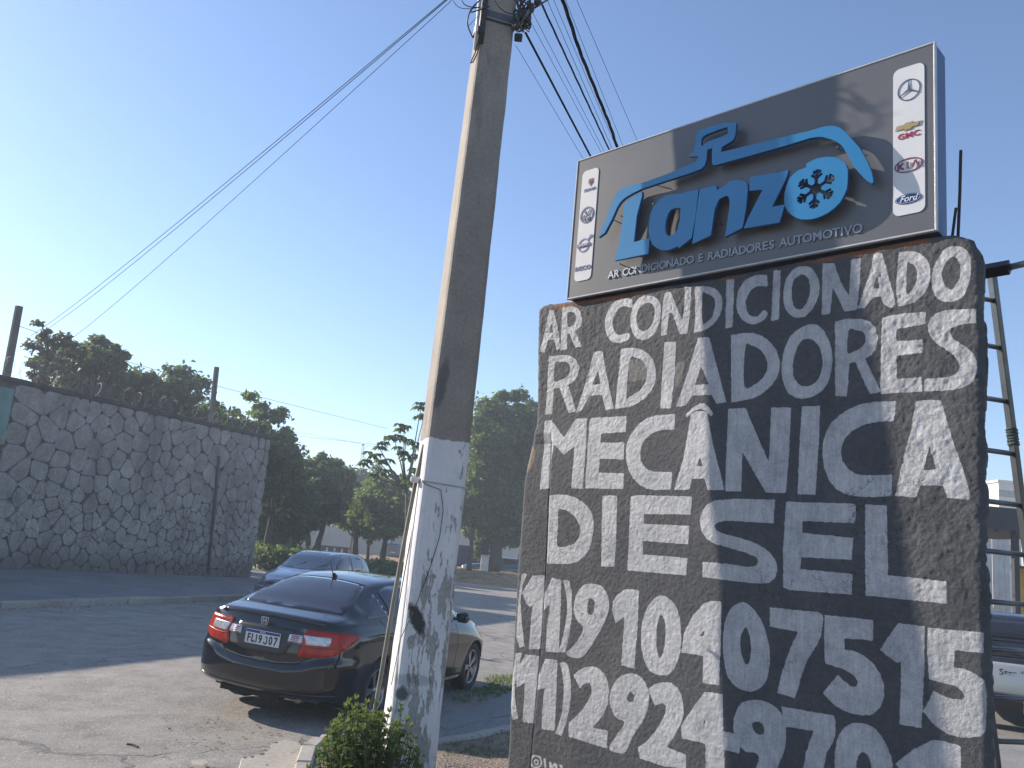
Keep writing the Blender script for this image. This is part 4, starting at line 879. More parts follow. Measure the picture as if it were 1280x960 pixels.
cs = [(645, 57, 4.8, 727, 195, .0016, 'thin cable lowest on the pole, leftmost of those passing above the shop sign', 0, False),
      (657, 41, 4.8, 737, 193, .0085, 'thick straight black cable second from the left above the shop sign', 0, False),
      (662, 25, 4.8, 750, 188, .0018, 'thin cable just right of the thick straight black cable', 0, False),
      (666, 16, 4.8, 754, 187, .0018, 'thin cable third from the thick straight black cable, left of the braided one', 0, False),
      (678, 7, 4.8, 760, 184, .0052, 'dark braided cable in the middle of the bundle over the sign', 0, True),
      (684, 0, 4.8, 764, 183, .0020, 'thin cable touching the right side of the braided cable', 0, False),
      (692, 0, 4.8, 769, 181, .0018, 'thin cable between the braided cable and the thick wavy one', 0, False),
      (701, 0, 4.8, 771, 181, .0095, 'thick wavy black cable in the right half of the bundle', .012, True),
      (707, 0, 4.8, 777, 178, .0018, 'thin cable right beside the thick wavy black cable', 0, False),
      (721, 0, 4.8, 795, 172, .0018, 'single thin cable farthest right over the top of the sign', 0, False)]
for c in cs:
    # start above the frame, on the line of sight extended from the two seen points
    x0, y0, Y0, x1, y1 = c[:5]
    if y0 <= 30:
        k = (y0 + 30) / (y1 - y0); xs, ys = x0 - (x1 - x0) * k, -30
        cable_away(xs, ys, Y0 - .05, x1, y1, *c[5:7], c[7], c[8])
    else: cable_away(*c)
# three drop wires from the pole across the street
far_anchor = [at(38, 420, 31), at(55, 414, 31.5), at(80, 430, 30)]
for (x0, y0), B, lb, r in (((566, -8), far_anchor[0], 'upper of two close wires crossing the sky from the pole to the far left', .0030), ((561, -2), far_anchor[1], 'lower of two close wires crossing the sky from the pole to the far left', .0030), ((563, 2), far_anchor[2], 'separate lower wire crossing the sky from the pole towards the wall', .0022)):
    A = at(x0, y0, 4.9); P = []
    for i in range(61):
        t = i / 60; p = A.lerp(B, t); p.z -= .55 * t * (1 - t); P.append(p)
    A0 = at(600, -45, 4.75)
    o = MB().tube([A0] + P, [r] + [r + .006 * i / 60 for i in range(61)], 6).build('drop_wire', CABLE, None, True); tag(o, lb, 'wire', 'wires crossing the sky to the left')
for (q, lb) in ((((25, 408, 27), (120, 440, 30), (265, 481, 36), (485, 536, 60)), 'single wire sagging from the wall post across to the trees by the pole'), (((330, 540, 58), (400, 548, 60), (475, 556, 62)), 'upper of two faint far wires above the distant trees'), (((330, 536, 66), (400, 545, 66), (475, 560, 66)), 'lower of two faint far wires above the distant trees')):
    P = smooth_open([at(*p) for p in q], 10)
    o = MB().tube(P, .010, 5).build('far_wire', CABLE, None, True); tag(o, lb, 'wire', 'far wires over the trees')
# ------------------------------------------------------------------ stone wall
WK = (EYE - .145) / EYE; WKL = (EYE - .35) / EYE
WL = Vector((-14.657 * WKL, 25.783 * WKL, .145)); WR = Vector((-9.159 * WK, 32.628 * WK, .145))
WD = (WR - WL).normalized(); WNn = Vector((WD.y, -WD.x, 0)); WLEN = (WR - WL).length
ZTL, ZTR = EYE + (5.618 - EYE) * WKL, EYE + (5.38 - EYE) * WK
def wtop(s): return ZTL + (ZTR - ZTL) * s / WLEN
def wp(s, z, f=0.0):
    v = WL + WD * s + WNn * f; v.z = z; return v
def clip_poly(P, a, b, c):   # keep a x + b y <= c
    out = []
    for i in range(len(P)):
        p, q = P[i], P[(i + 1) % len(P)]; dp, dq = a * p[0] + b * p[1] - c, a * q[0] + b * q[1] - c
        if dp <= 0: out.append(p)
        if dp * dq < 0:
            t = dp / (dp - dq); out.append((p[0] + t * (q[0] - p[0]), p[1] + t * (q[1] - p[1])))
    return out
def build_wall():
    root = thing('stone_wall', 'high grey wall of rounded irregular stones with dark joints on the far side of the street', 'stone wall', wp(WLEN / 2, .145, 0))
    mort = simple('dark_mortar', (.075, .069, .064), .95, 0, .3, 4, .5, 30)
    m, nt, b = new_mat('wall_stone'); v = coords(nt)
    oi = N(nt, 'ShaderNodeObjectInfo')
    n1 = noise_tex(nt, v, 2.2, 7, .7); n2 = noise_tex(nt, v, 16, 5, .7)
    c = ramp(nt, oi.outputs['Random'], [(0, (.225, .205, .188)), (.4, (.245, .225, .205)), (.75, (.265, .243, .222)), (1, (.295, .270, .248))])
    c = mixc(nt, .75, c, ramp(nt, n1, [(.25, g3(.22)), (.5, g3(.5)), (.75, g3(.75))]), 'OVERLAY')
    c = mixc(nt, .5, c, ramp(nt, n2, [(.3, g3(.25)), (.7, g3(.75))]), 'OVERLAY')
    grime = sstep(nt, noise_tex(nt, coords(nt, 'Object', (1, 1, .25)), 1.1, 6, .65), .5, .68)
    c = mixc(nt, mth(nt, 'MULTIPLY', grime, .6), c, (.10, .097, .094))
    ad = N(nt, 'ShaderNodeVectorMath', operation='MULTIPLY_ADD'); wn = N(nt, 'ShaderNodeTexNoise'); wn.inputs['Scale'].default_value = 1.4; nt.links.new(v, wn.inputs['Vector'])
    nt.links.new(wn.outputs['Color'], ad.inputs[0]); ad.inputs[1].default_value = (.5, .5, .5); nt.links.new(coords(nt, 'Object', (1, 1, .6)), ad.inputs[2])
    vo = N(nt, 'ShaderNodeTexVoronoi', feature='DISTANCE_TO_EDGE'); vo.inputs['Scale'].default_value = 4.2; nt.links.new(ad.outputs[0], vo.inputs['Vector'])
    sp = N(nt, 'ShaderNodeSeparateXYZ'); geo = N(nt, 'ShaderNodeNewGeometry'); nt.links.new(geo.outputs['Position'], sp.inputs[0])
    lowm = mth(nt, 'SUBTRACT', 1.0, sstep(nt, mth(nt, 'ADD', sp.outputs['Z'], mth(nt, 'MULTIPLY', n1, 1.2)), 2.6, 3.4))
    scrib = mth(nt, 'MULTIPLY', mth(nt, 'SUBTRACT', 1.0, sstep(nt, vo.outputs['Distance'], .012, .035)), mth(nt, 'MULTIPLY', lowm, sstep(nt, noise_tex(nt, v, .9, 3), .40, .52)))
    c = mixc(nt, mth(nt, 'MULTIPLY', scrib, .65), c, (.035, .035, .038))
    foot = mth(nt, 'SUBTRACT', 1.0, sstep(nt, mth(nt, 'SUBTRACT', sp.outputs['Z'], mth(nt, 'MULTIPLY', n1, .9)), .0, .55))
    c = mixc(nt, mth(nt, 'MULTIPLY', foot, .6), c, (.06, .058, .055))
    nt.links.new(c, b.inputs['Base Color']); b.inputs['Roughness'].default_value = .92
    p = bump(nt, b, n2, .5, .02); bump(nt, b, n1, .5, .05, p)
    cap = simple('wall_coping', (.035, .034, .034), .95, 0, .4, 3, .5, 20)
    # backing wall, wedge top; extends a little beyond the frame
    e0 = -15.0; th = .38
    mb = MB(); vs = []
    for f in (-.03, -th):
        for s, z in ((e0, .14), (WLEN - .03, .14), (WLEN - .03, wtop(WLEN) - .09), (e0, wtop(e0) - .09)): vs.append(wp(s, z, f))
    mb.add(vs, [(0, 1, 2, 3), (7, 6, 5, 4), (0, 4, 5, 1), (1, 5, 6, 2), (2, 6, 7, 3), (3, 7, 4, 0)]); mb.build('wall_core', mort, root)
    # coping: slightly overhanging ragged course
    mb = MB(); n = 90; V = []
    for i in range(n + 1):
        s = e0 + (WLEN + .06 - e0) * i / n
        for f, dz in ((.06, -.11), (.075, 0.0), (-th - .04, .03), (-th - .04, -.11)):
            j = .02 * mnoise.noise((s * 3, f * 5, dz * 9)); V.append(wp(s, wtop(s) + dz + j, f + j))
    F_ = []
    for i in range(n):
        for k in range(4): F_.append((i * 4 + k, i * 4 + (k + 1) % 4, i * 4 + 4 + (k + 1) % 4, i * 4 + 4 + k))
    F_ += [(0, 3, 2, 1), (n * 4, n * 4 + 1, n * 4 + 2, n * 4 + 3)]
    mb.add(V, F_).build('coping', cap, root)
    # cells
    rr = random.Random(11); S = []
    def dens(s, z):
        return (.64 if z > 2.4 else (.36 if s > 5.4 else .49)) * 1.05 * rr.choice((.62, .8, 1.0, 1.0, 1.25))
    tries = 0
    while len(S) < 286 and tries < 60000:
        tries += 1
        s, z = rr.uniform(-.3, WLEN), rr.uniform(.15, ZTL)
        if z > wtop(s) - .12: continue
        d = dens(s, z)
        if all(((s - q[0])) ** 2 + ((z - q[1]) * .80) ** 2 > (d * .80) ** 2 for q in S): S.append((s, z))
    sideP = list(S)
    for it in range(1):
        new = []
        for i, (sx, sz) in enumerate(S):
            P = cell(S, i)
            if P:
                a = poly_c(P); new.append((sx * .5 + a[0] * .5, sz * .5 + a[1] * .5))
            else: new.append((sx, sz))
        S = new
    for i in range(len(S)):
        P = cell(S, i)
        if not P or len(P) < 3: continue
        cx, cz = poly_c(P)
        # inset and round
        P = [Vector((p[0], p[1])) for p in P]; C2 = Vector((cx, cz))
        Q = []
        for k in range(len(P)):
            a, b_ = P[k], P[(k + 1) % len(P)]
            if (b_ - a).length < .03: continue
            Q.append(a.lerp(b_, .20)); Q.append(a.lerp(b_, .80))
        if len(Q) < 5: continue
        Q = Q[:14]
        g = .011
        rings = []
        size = sum((q - C2).length for q in Q) / len(Q)
        hgt = rr.uniform(.018, .045)
        tiltx, tiltz = rr.uniform(-.03, .03), rr.uniform(-.03, .03)
        V = []
        for (k_, f_) in ((1.0, -.035), (1.0, hgt * .72), (.93, hgt * .94), (.60, hgt)):
            for q in Q:
                d = q - C2; L = max(d.length, 1e-4); q2 = C2 + d * max(.1, (L - g) / L) * k_
                V.append(wp(q2.x, q2.y, f_ + (tiltx * (q2.x - cx) + tiltz * (q2.y - cz)) / size * (1 if f_ > 0 else 0) + .006 * mnoise.noise((q2.x * 6, q2.y * 6, k_ * 3))))
        n = len(Q); F2 = []
        for r_ in range(3):
            for k in range(n): F2.append((r_ * n + k, r_ * n + (k + 1) % n, r_ * n + n + (k + 1) % n, r_ * n + n + k))
        F2.append(tuple(range(3 * n, 4 * n)))
        mesh_obj('stone', V, F2, m, root)
    # end face stones and those outside the frame, joined
    mb = MB()
    for k in range(26):
        z = .3 + (k // 2) * .36; f = -.1 - (k % 2) * .18
        if z > wtop(WLEN) - .3: continue
        R = Matrix.Rotation(rr.uniform(-.1, .1), 3, 'Z'); mb.box(wp(WLEN - .03, z, f), (.14, .16, .32), R, .04)
    for s in np.arange(-14.8, -.6, .5):
        for z in np.arange(.4, 4.4, .5):
            mb.box(wp(s + rr.uniform(-.08, .08), z + rr.uniform(-.06, .06), -.02), (.42, .12, .42), Matrix(((WD.x, -WNn.x, 0), (WD.y, -WNn.y, 0), (0, 0, 1))), .05)
    mb.build('stone_fill', m, root, kind='stuff')
    # dark vertical drain stain is a real downpipe recess
    pipe = simple('dark_downpipe', (.05, .05, .055), .8, 0, .3, 3)
    a = plane_wall(258, 716); b_ = plane_wall(272, 570)
    MB().tube([a + WNn * .05, a.lerp(b_, .5) + WNn * .07, b_ + WNn * .05], .055, 7).build('downpipe', pipe, root, True)
    # green panel at the left edge
    g = simple('faded_green_board', (.10, .20, .18), .6, 0, .15, 2)
    q = [plane_wall(-14, 482), plane_wall(14, 486), plane_wall(4, 536), plane_wall(-14, 560)]
    V = [p + WNn * .12 for p in q] + [p + WNn * .09 for p in q]
    gb = mesh_obj('green_board', V, [(0, 3, 2, 1), (4, 5, 6, 7), (0, 1, 5, 4), (1, 2, 6, 5), (2, 3, 7, 6), (3, 0, 4, 7)], g)
    tag(gb, 'faded green board fixed high on the stone wall at the left edge of the photo', 'board')
def plane_wall(px, py):
    d = Vector(FWD + (px - 640) / FPX * RIGHT - (py - 480) / FPX * UP); C = Vector(CAMPOS)
    t = (WL - C).dot(WNn) / d.dot(WNn); return C + d * t
def poly_c(P):
    A = cx = cy = 0
    for i in range(len(P)):
        x0, y0 = P[i]; x1, y1 = P[(i + 1) % len(P)]; c = x0 * y1 - x1 * y0; A += c; cx += (x0 + x1) * c; cy += (y0 + y1) * c
    if abs(A) < 1e-9: return P[0]
    return (cx / (3 * A), cy / (3 * A))
def cell(S, i):
    sx, sz = S[i]; P = [(-.6, .155), (WLEN, .155), (WLEN, wtop(WLEN) - .12), (-.6, wtop(-.6) - .12)]
    for j, (tx, tz) in enumerate(S):
        if j == i: continue
        dx, dz = tx - sx, tz - sz; d2 = dx * dx + dz * dz
        if d2 > 2.2: continue
        P = clip_poly(P, dx, dz, (tx * tx + tz * tz - sx * sx - sz * sz) / 2)
        if len(P) < 3: return None
    return P
build_wall()
POSTM = simple('weathered_post', (.10, .09, .085), .9, 0, .25, 4, .4, 25)
for (x0, y0, x1, y1, w, Y, lb) in ((24, 383, 8, 470, .17, 21.7, 'leaning dark concrete post standing above the wall top at the far left'), (271, 459, 261, 548, .155, 28.4, 'dark upright post above the wall top nearer the wall corner')):
    a, b_ = at(x0, y0, Y), at(x1, y1, Y); b_ = b_ + (b_ - a) * .6
    mb = MB(); mb.tube([b_, a.lerp(b_, .5), a], [w * .62, w * .6, w * .56], 6)
    tag(mb.build('wall_post', POSTM, None), lb, 'post', 'posts above the stone wall')
# razor wire in coils along the wall top
def razor():
    P = []; n = 2600
    s0, s1 = -1, WLEN - .1
    for i in range(n):
        t = i / n; s = s0 + (s1 - s0) * t; a = t * 2 * PI * 44
        P.append(wp(s + .10 * math.sin(a * .5), wtop(s) + .24 + .23 * math.sin(a) + .05 * math.sin(t * 40), -.17 + .2 * math.cos(a)))
    o = MB().tube(P, .0035, 4, False).build('razor_wire', simple('razor_wire_steel', (.20, .20, .20), .6, .5), None)
    tag(o, 'coiled razor wire stretched along the top of the stone wall', 'razor wire')
razor()
# ------------------------------------------------------------------ vegetation
def leaf_mat(name, c1, c2, c3, trans=.25):
    m, nt, b = new_mat(name); v = coords(nt)
    n1 = noise_tex(nt, v, .8, 3, .6); n2 = noise_tex(nt, v, 14, 3, .7)
    at_ = N(nt, 'ShaderNodeAttribute', attribute_name='tint')
    f = mth(nt, 'ADD', mth(nt, 'MULTIPLY', at_.outputs['Fac'], .65), mth(nt, 'MULTIPLY', n2, .35))
    c = ramp(nt, f, [(.2, c1), (.5, c2), (.85, c3)])
    nt.links.new(c, b.inputs['Base Color']); b.inputs['Roughness'].default_value = .5; b.inputs['Specular IOR Level'].default_value = .4
    tr = N(nt, 'ShaderNodeBsdfTranslucent'); nt.links.new(mixc(nt, .5, c, (.20, .26, .03)), tr.inputs[0])
    mx = N(nt, 'ShaderNodeMixShader'); mx.inputs[0].default_value = trans
    out = nt.nodes['Material Output']; nt.links.new(b.outputs[0], mx.inputs[1]); nt.links.new(tr.outputs[0], mx.inputs[2]); nt.links.new(mx.outputs[0], out.inputs[0])
    return m
LEAF_D = leaf_mat('leaf_dark_green', (.040, .080, .028), (.072, .140, .042), (.125, .20, .058), .50)
LEAF_M = leaf_mat('leaf_mid_green', (.045, .092, .026), (.085, .158, .038), (.15, .225, .055), .50)
LEAF_L = leaf_mat('leaf_light_green', (.055, .115, .022), (.11, .19, .035), (.18, .26, .06), .50)
LEAF_P = leaf_mat('leaf_purplish', (.065, .06, .045), (.10, .088, .062), (.15, .13, .085), .35)
LEAF_G = leaf_mat('leaf_grey_green', (.05, .075, .042), (.085, .120, .062), (.13, .165, .085), .42)
BARK = simple('bark', (.05, .04, .032), .95, 0, .35, 9, .8, 40)
BARK_P = simple('pale_bark', (.13, .11, .09), .95, 0, .3, 9, .6, 40)
def leaves(centres, radii, counts, size, rng, flat=.5, elong=1.6):
    """leaf quads (folded into two triangles along the midrib) spread through clumps"""
    tot = int(sum(counts)); C = np.repeat(np.array(centres), counts, axis=0); R_ = np.repeat(np.array(radii), counts)
    d = rng.normal(size=(tot, 3)); P = C + d * R_[:, None] * np.array([.62, .62, .40]); d /= np.linalg.norm(d, axis=1, keepdims=True) + 1e-9
    nrm = d * .6 + rng.normal(size=(tot, 3)) * .7 + np.array([0, 0, flat]); nrm /= np.linalg.norm(nrm, axis=1, keepdims=True)
    u = np.cross(nrm, rng.normal(size=(tot, 3))); u /= np.linalg.norm(u, axis=1, keepdims=True) + 1e-9
    w = np.cross(nrm, u); sz = size * (.6 + .8 * rng.random(tot))[:, None]
    a = P - u * sz * elong * .5; b = P + w * sz * .42 + nrm * sz * .10; c = P + u * sz * elong * .5 - nrm * sz * .15; e = P - w * sz * .42 + nrm * sz * .10
    V = np.stack([a, b, c, e], 1).reshape(-1, 3); F = np.arange(tot * 4).reshape(tot, 4)
    ct = rng.random(len(counts)); tint = np.repeat(np.clip(np.repeat(ct, counts) * .6 + rng.random(tot) * .5, 0, 1), 4)
    return V, F, tint
def leaf_obj(name, V, F, tint, mat, parent):
    me = np_mesh(name, V, F); a = me.attributes.new('tint', 'FLOAT', 'POINT'); a.data.foreach_set('value', tint.astype(np.float32))
    return put(name, me, mat, parent)
def tree(label, base, height, crown_r, crown_bottom, mat, n_clump=60, per=90, leaf=.22, seed=0, trunk_r=.16, lean=(0, 0), bark=BARK, aspect=1.0, group=None, name='tree', cat='tree', gap=.0, top_heavy=0.0, stems=1):
    rng = np.random.default_rng(seed); rr = random.Random(seed)
    base = Vector(base); root = thing(name, label, cat, base, group)
    zc = (height + crown_bottom) / 2; hz_ = (height - crown_bottom) / 2
    cen = []; rad = []
    n_clump = int(n_clump * 1.7)
    for i in range(n_clump):
        for _ in range(40):
            d = rng.normal(size=3); d /= np.linalg.norm(d); r = rng.random() ** .4
            a = math.atan2(d[1], d[0]); lump = 1 + .22 * math.sin(3 * a + seed) + .15 * math.sin(5 * a + 2 * seed + 4 * d[2])
            p = np.array([d[0] * crown_r * aspect * r * lump, d[1] * crown_r * r * lump, d[2] * hz_ * r * (1 + .12 * math.sin(4 * a + seed))])
            if rng.random() > gap * .7: break
        k = .55 + .45 * (1 - abs(p[2]) / hz_)
        cen.append((base.x + lean[0] + p[0], base.y + lean[1] + p[1], base.z + zc + p[2])); rad.append(crown_r * rng.uniform(.14, .34) * max(k, .5))
    cnt = [max(12, int(per * 1.6 * rng.uniform(.5, 1.5))) for _ in cen]; leaf = leaf * .8
    leaf_obj('crown', *leaves(cen, rad, cnt, leaf, rng), mat, root)
    mb = MB()
    for s_ in range(stems):
        off = Vector((rr.uniform(-.35, .35), rr.uniform(-.3, .3), 0)) if stems > 1 else Vector((0, 0, 0))
        top = base + Vector((lean[0] * .6, lean[1] * .6, crown_bottom + hz_ * .7)) + off * 2
        pts = [base + off * .4 + Vector((0, 0, -.15))]
        for k in range(1, 7):
            t = k / 6; pts.append((base + off).lerp(top, t) + Vector((rr.uniform(-.08, .08), rr.uniform(-.08, .08), 0)) * height * .12)
        mb.tube(pts, [trunk_r * (1.25 - .9 * k / 6) for k in range(7)], 7)
        picks = rr.sample(range(len(cen)), min(len(cen), 11))
        for k in picks:
            t = rr.uniform(.45, .95); i0 = min(5, int(t * 6)); s0 = pts[i0].lerp(pts[i0 + 1], t * 6 - i0); e = Vector(cen[k])
            mid = s0.lerp(e, .5) + Vector((0, 0, -.04 * height)); mb.tube([s0, mid, e], [trunk_r * .42, trunk_r * .26, trunk_r * .10], 5)
    mb.build('trunk', bark, root, True)
    return root
def tree_px(label, px_c, py_top, py_cbot, half_px, Y, mat, base_z=0.0, **kw):
    b = at(px_c, 700, Y); top = at(px_c, py_top, Y); cb = at(px_c, py_cbot, Y)
    base = Vector((b.x, Y, base_z)); sc = Y / FPX * (1.25 if kw.get('group') == BEHIND else 1.0)
    return tree(label, base, top.z - base_z, half_px * sc, cb.z - base_z, mat, **kw)
BEHIND = 'trees growing behind the stone wall'
# behind the stone wall
tree_px('pale leafy tree reaching highest behind the left part of the stone wall', 62, 412, 540, 38, 34, LEAF_G, n_clump=52, per=70, leaf=.20, seed=3, gap=.5, group=BEHIND)
tree_px('spreading branch crown of a tree poking out to the right above the left wall post', 84, 424, 462, 20, 33, LEAF_G, n_clump=18, per=70, leaf=.18, seed=31, group=BEHIND)
tree_px('purplish leaved shrubby tree at the left edge behind the wall post', 8, 388, 520, 24, 31, LEAF_P, n_clump=26, per=46, leaf=.16, seed=5, gap=.6, group=BEHIND)
tree_px('rounded green tree in the middle behind the wall, left of the centre post', 188, 452, 600, 52, 37, LEAF_G, n_clump=62, per=75, leaf=.20, seed=8, group=BEHIND)
tree_px('low dense green tree filling the gap behind the wall under the wires', 130, 458, 600, 42, 36, LEAF_G, n_clump=70, per=85, leaf=.2, seed=10, group=BEHIND)
tree_px('small bright green bush top showing just left of the centre post', 235, 500, 600, 24, 34, LEAF_L, n_clump=26, per=70, leaf=.16, seed=12, group=BEHIND)
tree_px('tall green tree behind the centre wall post with a layered top', 292, 492, 620, 34, 39, LEAF_M, n_clump=56, per=90, leaf=.2, seed=14, group=BEHIND)
tree_px('dark branch crown leaning past the corner end of the wall', 330, 530, 640, 24, 40, LEAF_D, n_clump=34, per=80, leaf=.2, seed=15, group=BEHIND)
MIDG = 'trees along the grass bank beyond the side street'
tree_px('very dark dense low tree right of the wall corner', 345, 572, 705, 36, 44, LEAF_D, .3, n_clump=80, per=110, leaf=.22, seed=21, group=MIDG)
tree_px('dark rounded tree with two thin bare trunks left of the pale gap', 388, 570, 662, 38, 47, LEAF_D, .5, n_clump=70, per=110, leaf=.22, seed=22, trunk_r=.17, group=MIDG, stems=2)
tree_px('hazy distant grey-green tree under the thin mast', 436, 574, 660, 34, 82, LEAF_G, .0, n_clump=60, per=80, leaf=.34, seed=23, group=MIDG)
tree_px('mid green tree with a straight trunk left of the bright green one', 442, 604, 668, 30, 52, LEAF_M, .5, n_clump=52, per=90, leaf=.22, seed=24, trunk_r=.20, group=MIDG)
tree_px('bright sunlit light green tree left of the white pole', 478, 594, 672, 40, 50, LEAF_L, .5, n_clump=84, per=90, leaf=.22, seed=25, trunk_r=.17, group=MIDG, stems=1)
tree_px('slim young tree with a thin trunk between two stouter ones', 459, 640, 676, 18, 51, LEAF_M, .5, n_clump=24, per=60, leaf=.2, seed=26, trunk_r=.10, group=MIDG)
tree_px('large dark full crowned tree right behind the pole', 616, 487, 690, 56, 51, LEAF_D, .5, n_clump=190, per=150, leaf=.26, seed=27, trunk_r=.34, group=MIDG, stems=3, aspect=1.0)
tree_px('paler green lower tree showing between the pole and the large dark crown', 588, 590, 662, 26, 49, LEAF_M, .5, n_clump=46, per=80, leaf=.2, seed=28, trunk_r=.14, group=MIDG)
tree_px('dark tree behind the large crown beside the block edge', 650, 500, 680, 36, 58, LEAF_D, .4, n_clump=80, per=100, leaf=.28, seed=29, trunk_r=.2, group=MIDG)
# tall open tree with umbrella-like leaf clusters left of the pole
def umbrella_tree():
    Y = 30; rng = np.random.default_rng(5); rr = random.Random(5)
    root = thing('umbrella_leaf_tree', 'sparse tree with drooping star shaped leaf clusters just left of the pole', 'tree', Vector((at(505, 700, Y).x, Y, .1)))
    cl = [(492, 545), (472, 556), (508, 548), (514, 572), (482, 575), (466, 570), (500, 560), (520, 556), (488, 590), (505, 535), (474, 590), (522, 590), (527, 505), (530, 520), (462, 580), (515, 600)]
    mb = MB(); base = Vector((at(512, 700, Y).x, Y, .1)); fork = at(508, 612, Y)
    mb.tube([base, base.lerp(fork, .5), fork], [.05, .05, .05], 6)
    V = []; F = []; T = []
    for i, (x, y) in enumerate(cl):
        e = at(x, y, Y + rr.uniform(-.9, .9)); mid = fork.lerp(e, .5) + Vector((rr.uniform(-.1, .1), 0, -.08)); mb.tube([fork, mid, e], [.035, .024, .012], 5)
        for k in range(4):
            c = e + Vector((rr.uniform(-.22, .22), rr.uniform(-.25, .25), rr.uniform(-.12, .16)))
            for j in range(9):
                a = 2 * PI * j / 9 + rr.random(); L = rr.uniform(.22, .34); d = Vector((math.cos(a), math.sin(a), -.35)); d.normalize(); s = Vector((-d.y, d.x, 0)).normalized() * L * .24
                p1 = c + d * L * .5 + Vector((0, 0, .05)); p2 = c + d * L + Vector((0, 0, -.06)); q = len(V)
                V += [tuple(c), tuple(p1 + s), tuple(p2), tuple(p1 - s)]; F.append((q, q + 1, q + 2, q + 3)); T += [rr.random()] * 4
    mb.build('trunk', BARK_P, root, True)
    leaf_obj('crown', np.array(V), np.array(F), np.array(T), LEAF_D, root)
umbrella_tree()
# spiky agave-like plant on the bank
def yucca():
    Y = 42; c = at(362, 704, Y); c.z = .35; rr = random.Random(2)
    root = thing('yucca_plant', 'spiky rosette plant on the dark bank behind the small blue hatchback', 'plant', c)
    V = []; F = []
    for k in range(46):
        a = rr.uniform(0, 2 * PI); el = rr.uniform(.15, 1.35); L = rr.uniform(1.0, 1.7); d = Vector((math.cos(a) * math.cos(el), math.sin(a) * math.cos(el), math.sin(el))); s = Vector((-math.sin(a), math.cos(a), 0)) * .05
        b = len(V); m_ = c + d * L * .55; V += [tuple(c + s * .7), tuple(c - s * .7), tuple(m_ - s), tuple(c + d * L - Vector((0, 0, .1 * L))), tuple(m_ + s)]; F.append((b, b + 1, b + 2, b + 3, b + 4))
    mesh_obj('spiky_leaves', V, F, LEAF_D, root)
yucca()
# dark hedge mass on the bank behind the hatchback
def hedge(label, px0, px1, py_top, Y, mat, base_z, n, seed, thick=1.0):
    rng = np.random.default_rng(seed); a, b = at(px0, 700, Y), at(px1, 700, Y); top = at((px0 + px1) / 2, py_top, Y).z
    root = thing('hedge', label, 'hedge', Vector(((a.x + b.x) / 2, Y, base_z)))
    cen = [(a.x + (b.x - a.x) * rng.random(), Y + rng.uniform(-thick, thick), base_z + (top - base_z) * rng.random() ** .8) for _ in range(n)]
    leaf_obj('foliage', *leaves(cen, [rng.uniform(.25, .45) for _ in cen], [60] * n, .13, rng), mat, root)
    mb = MB()
    for i in range(0, n, 4): mb.tube([Vector((cen[i][0], cen[i][1], base_z - .1)), Vector(cen[i])], [.03, .012], 5)
    mb.build('stems', BARK, root, kind='stuff')
hedge('low dark hedge in the shade between the wall corner and the pole, behind the hatchback', 318, 392, 690, 40, LEAF_D, .1, 120, 41)
hedge('low dark hedge on the bank behind the far end of the hatchback roof', 455, 500, 706, 41, LEAF_D, .1, 60, 42, .6)

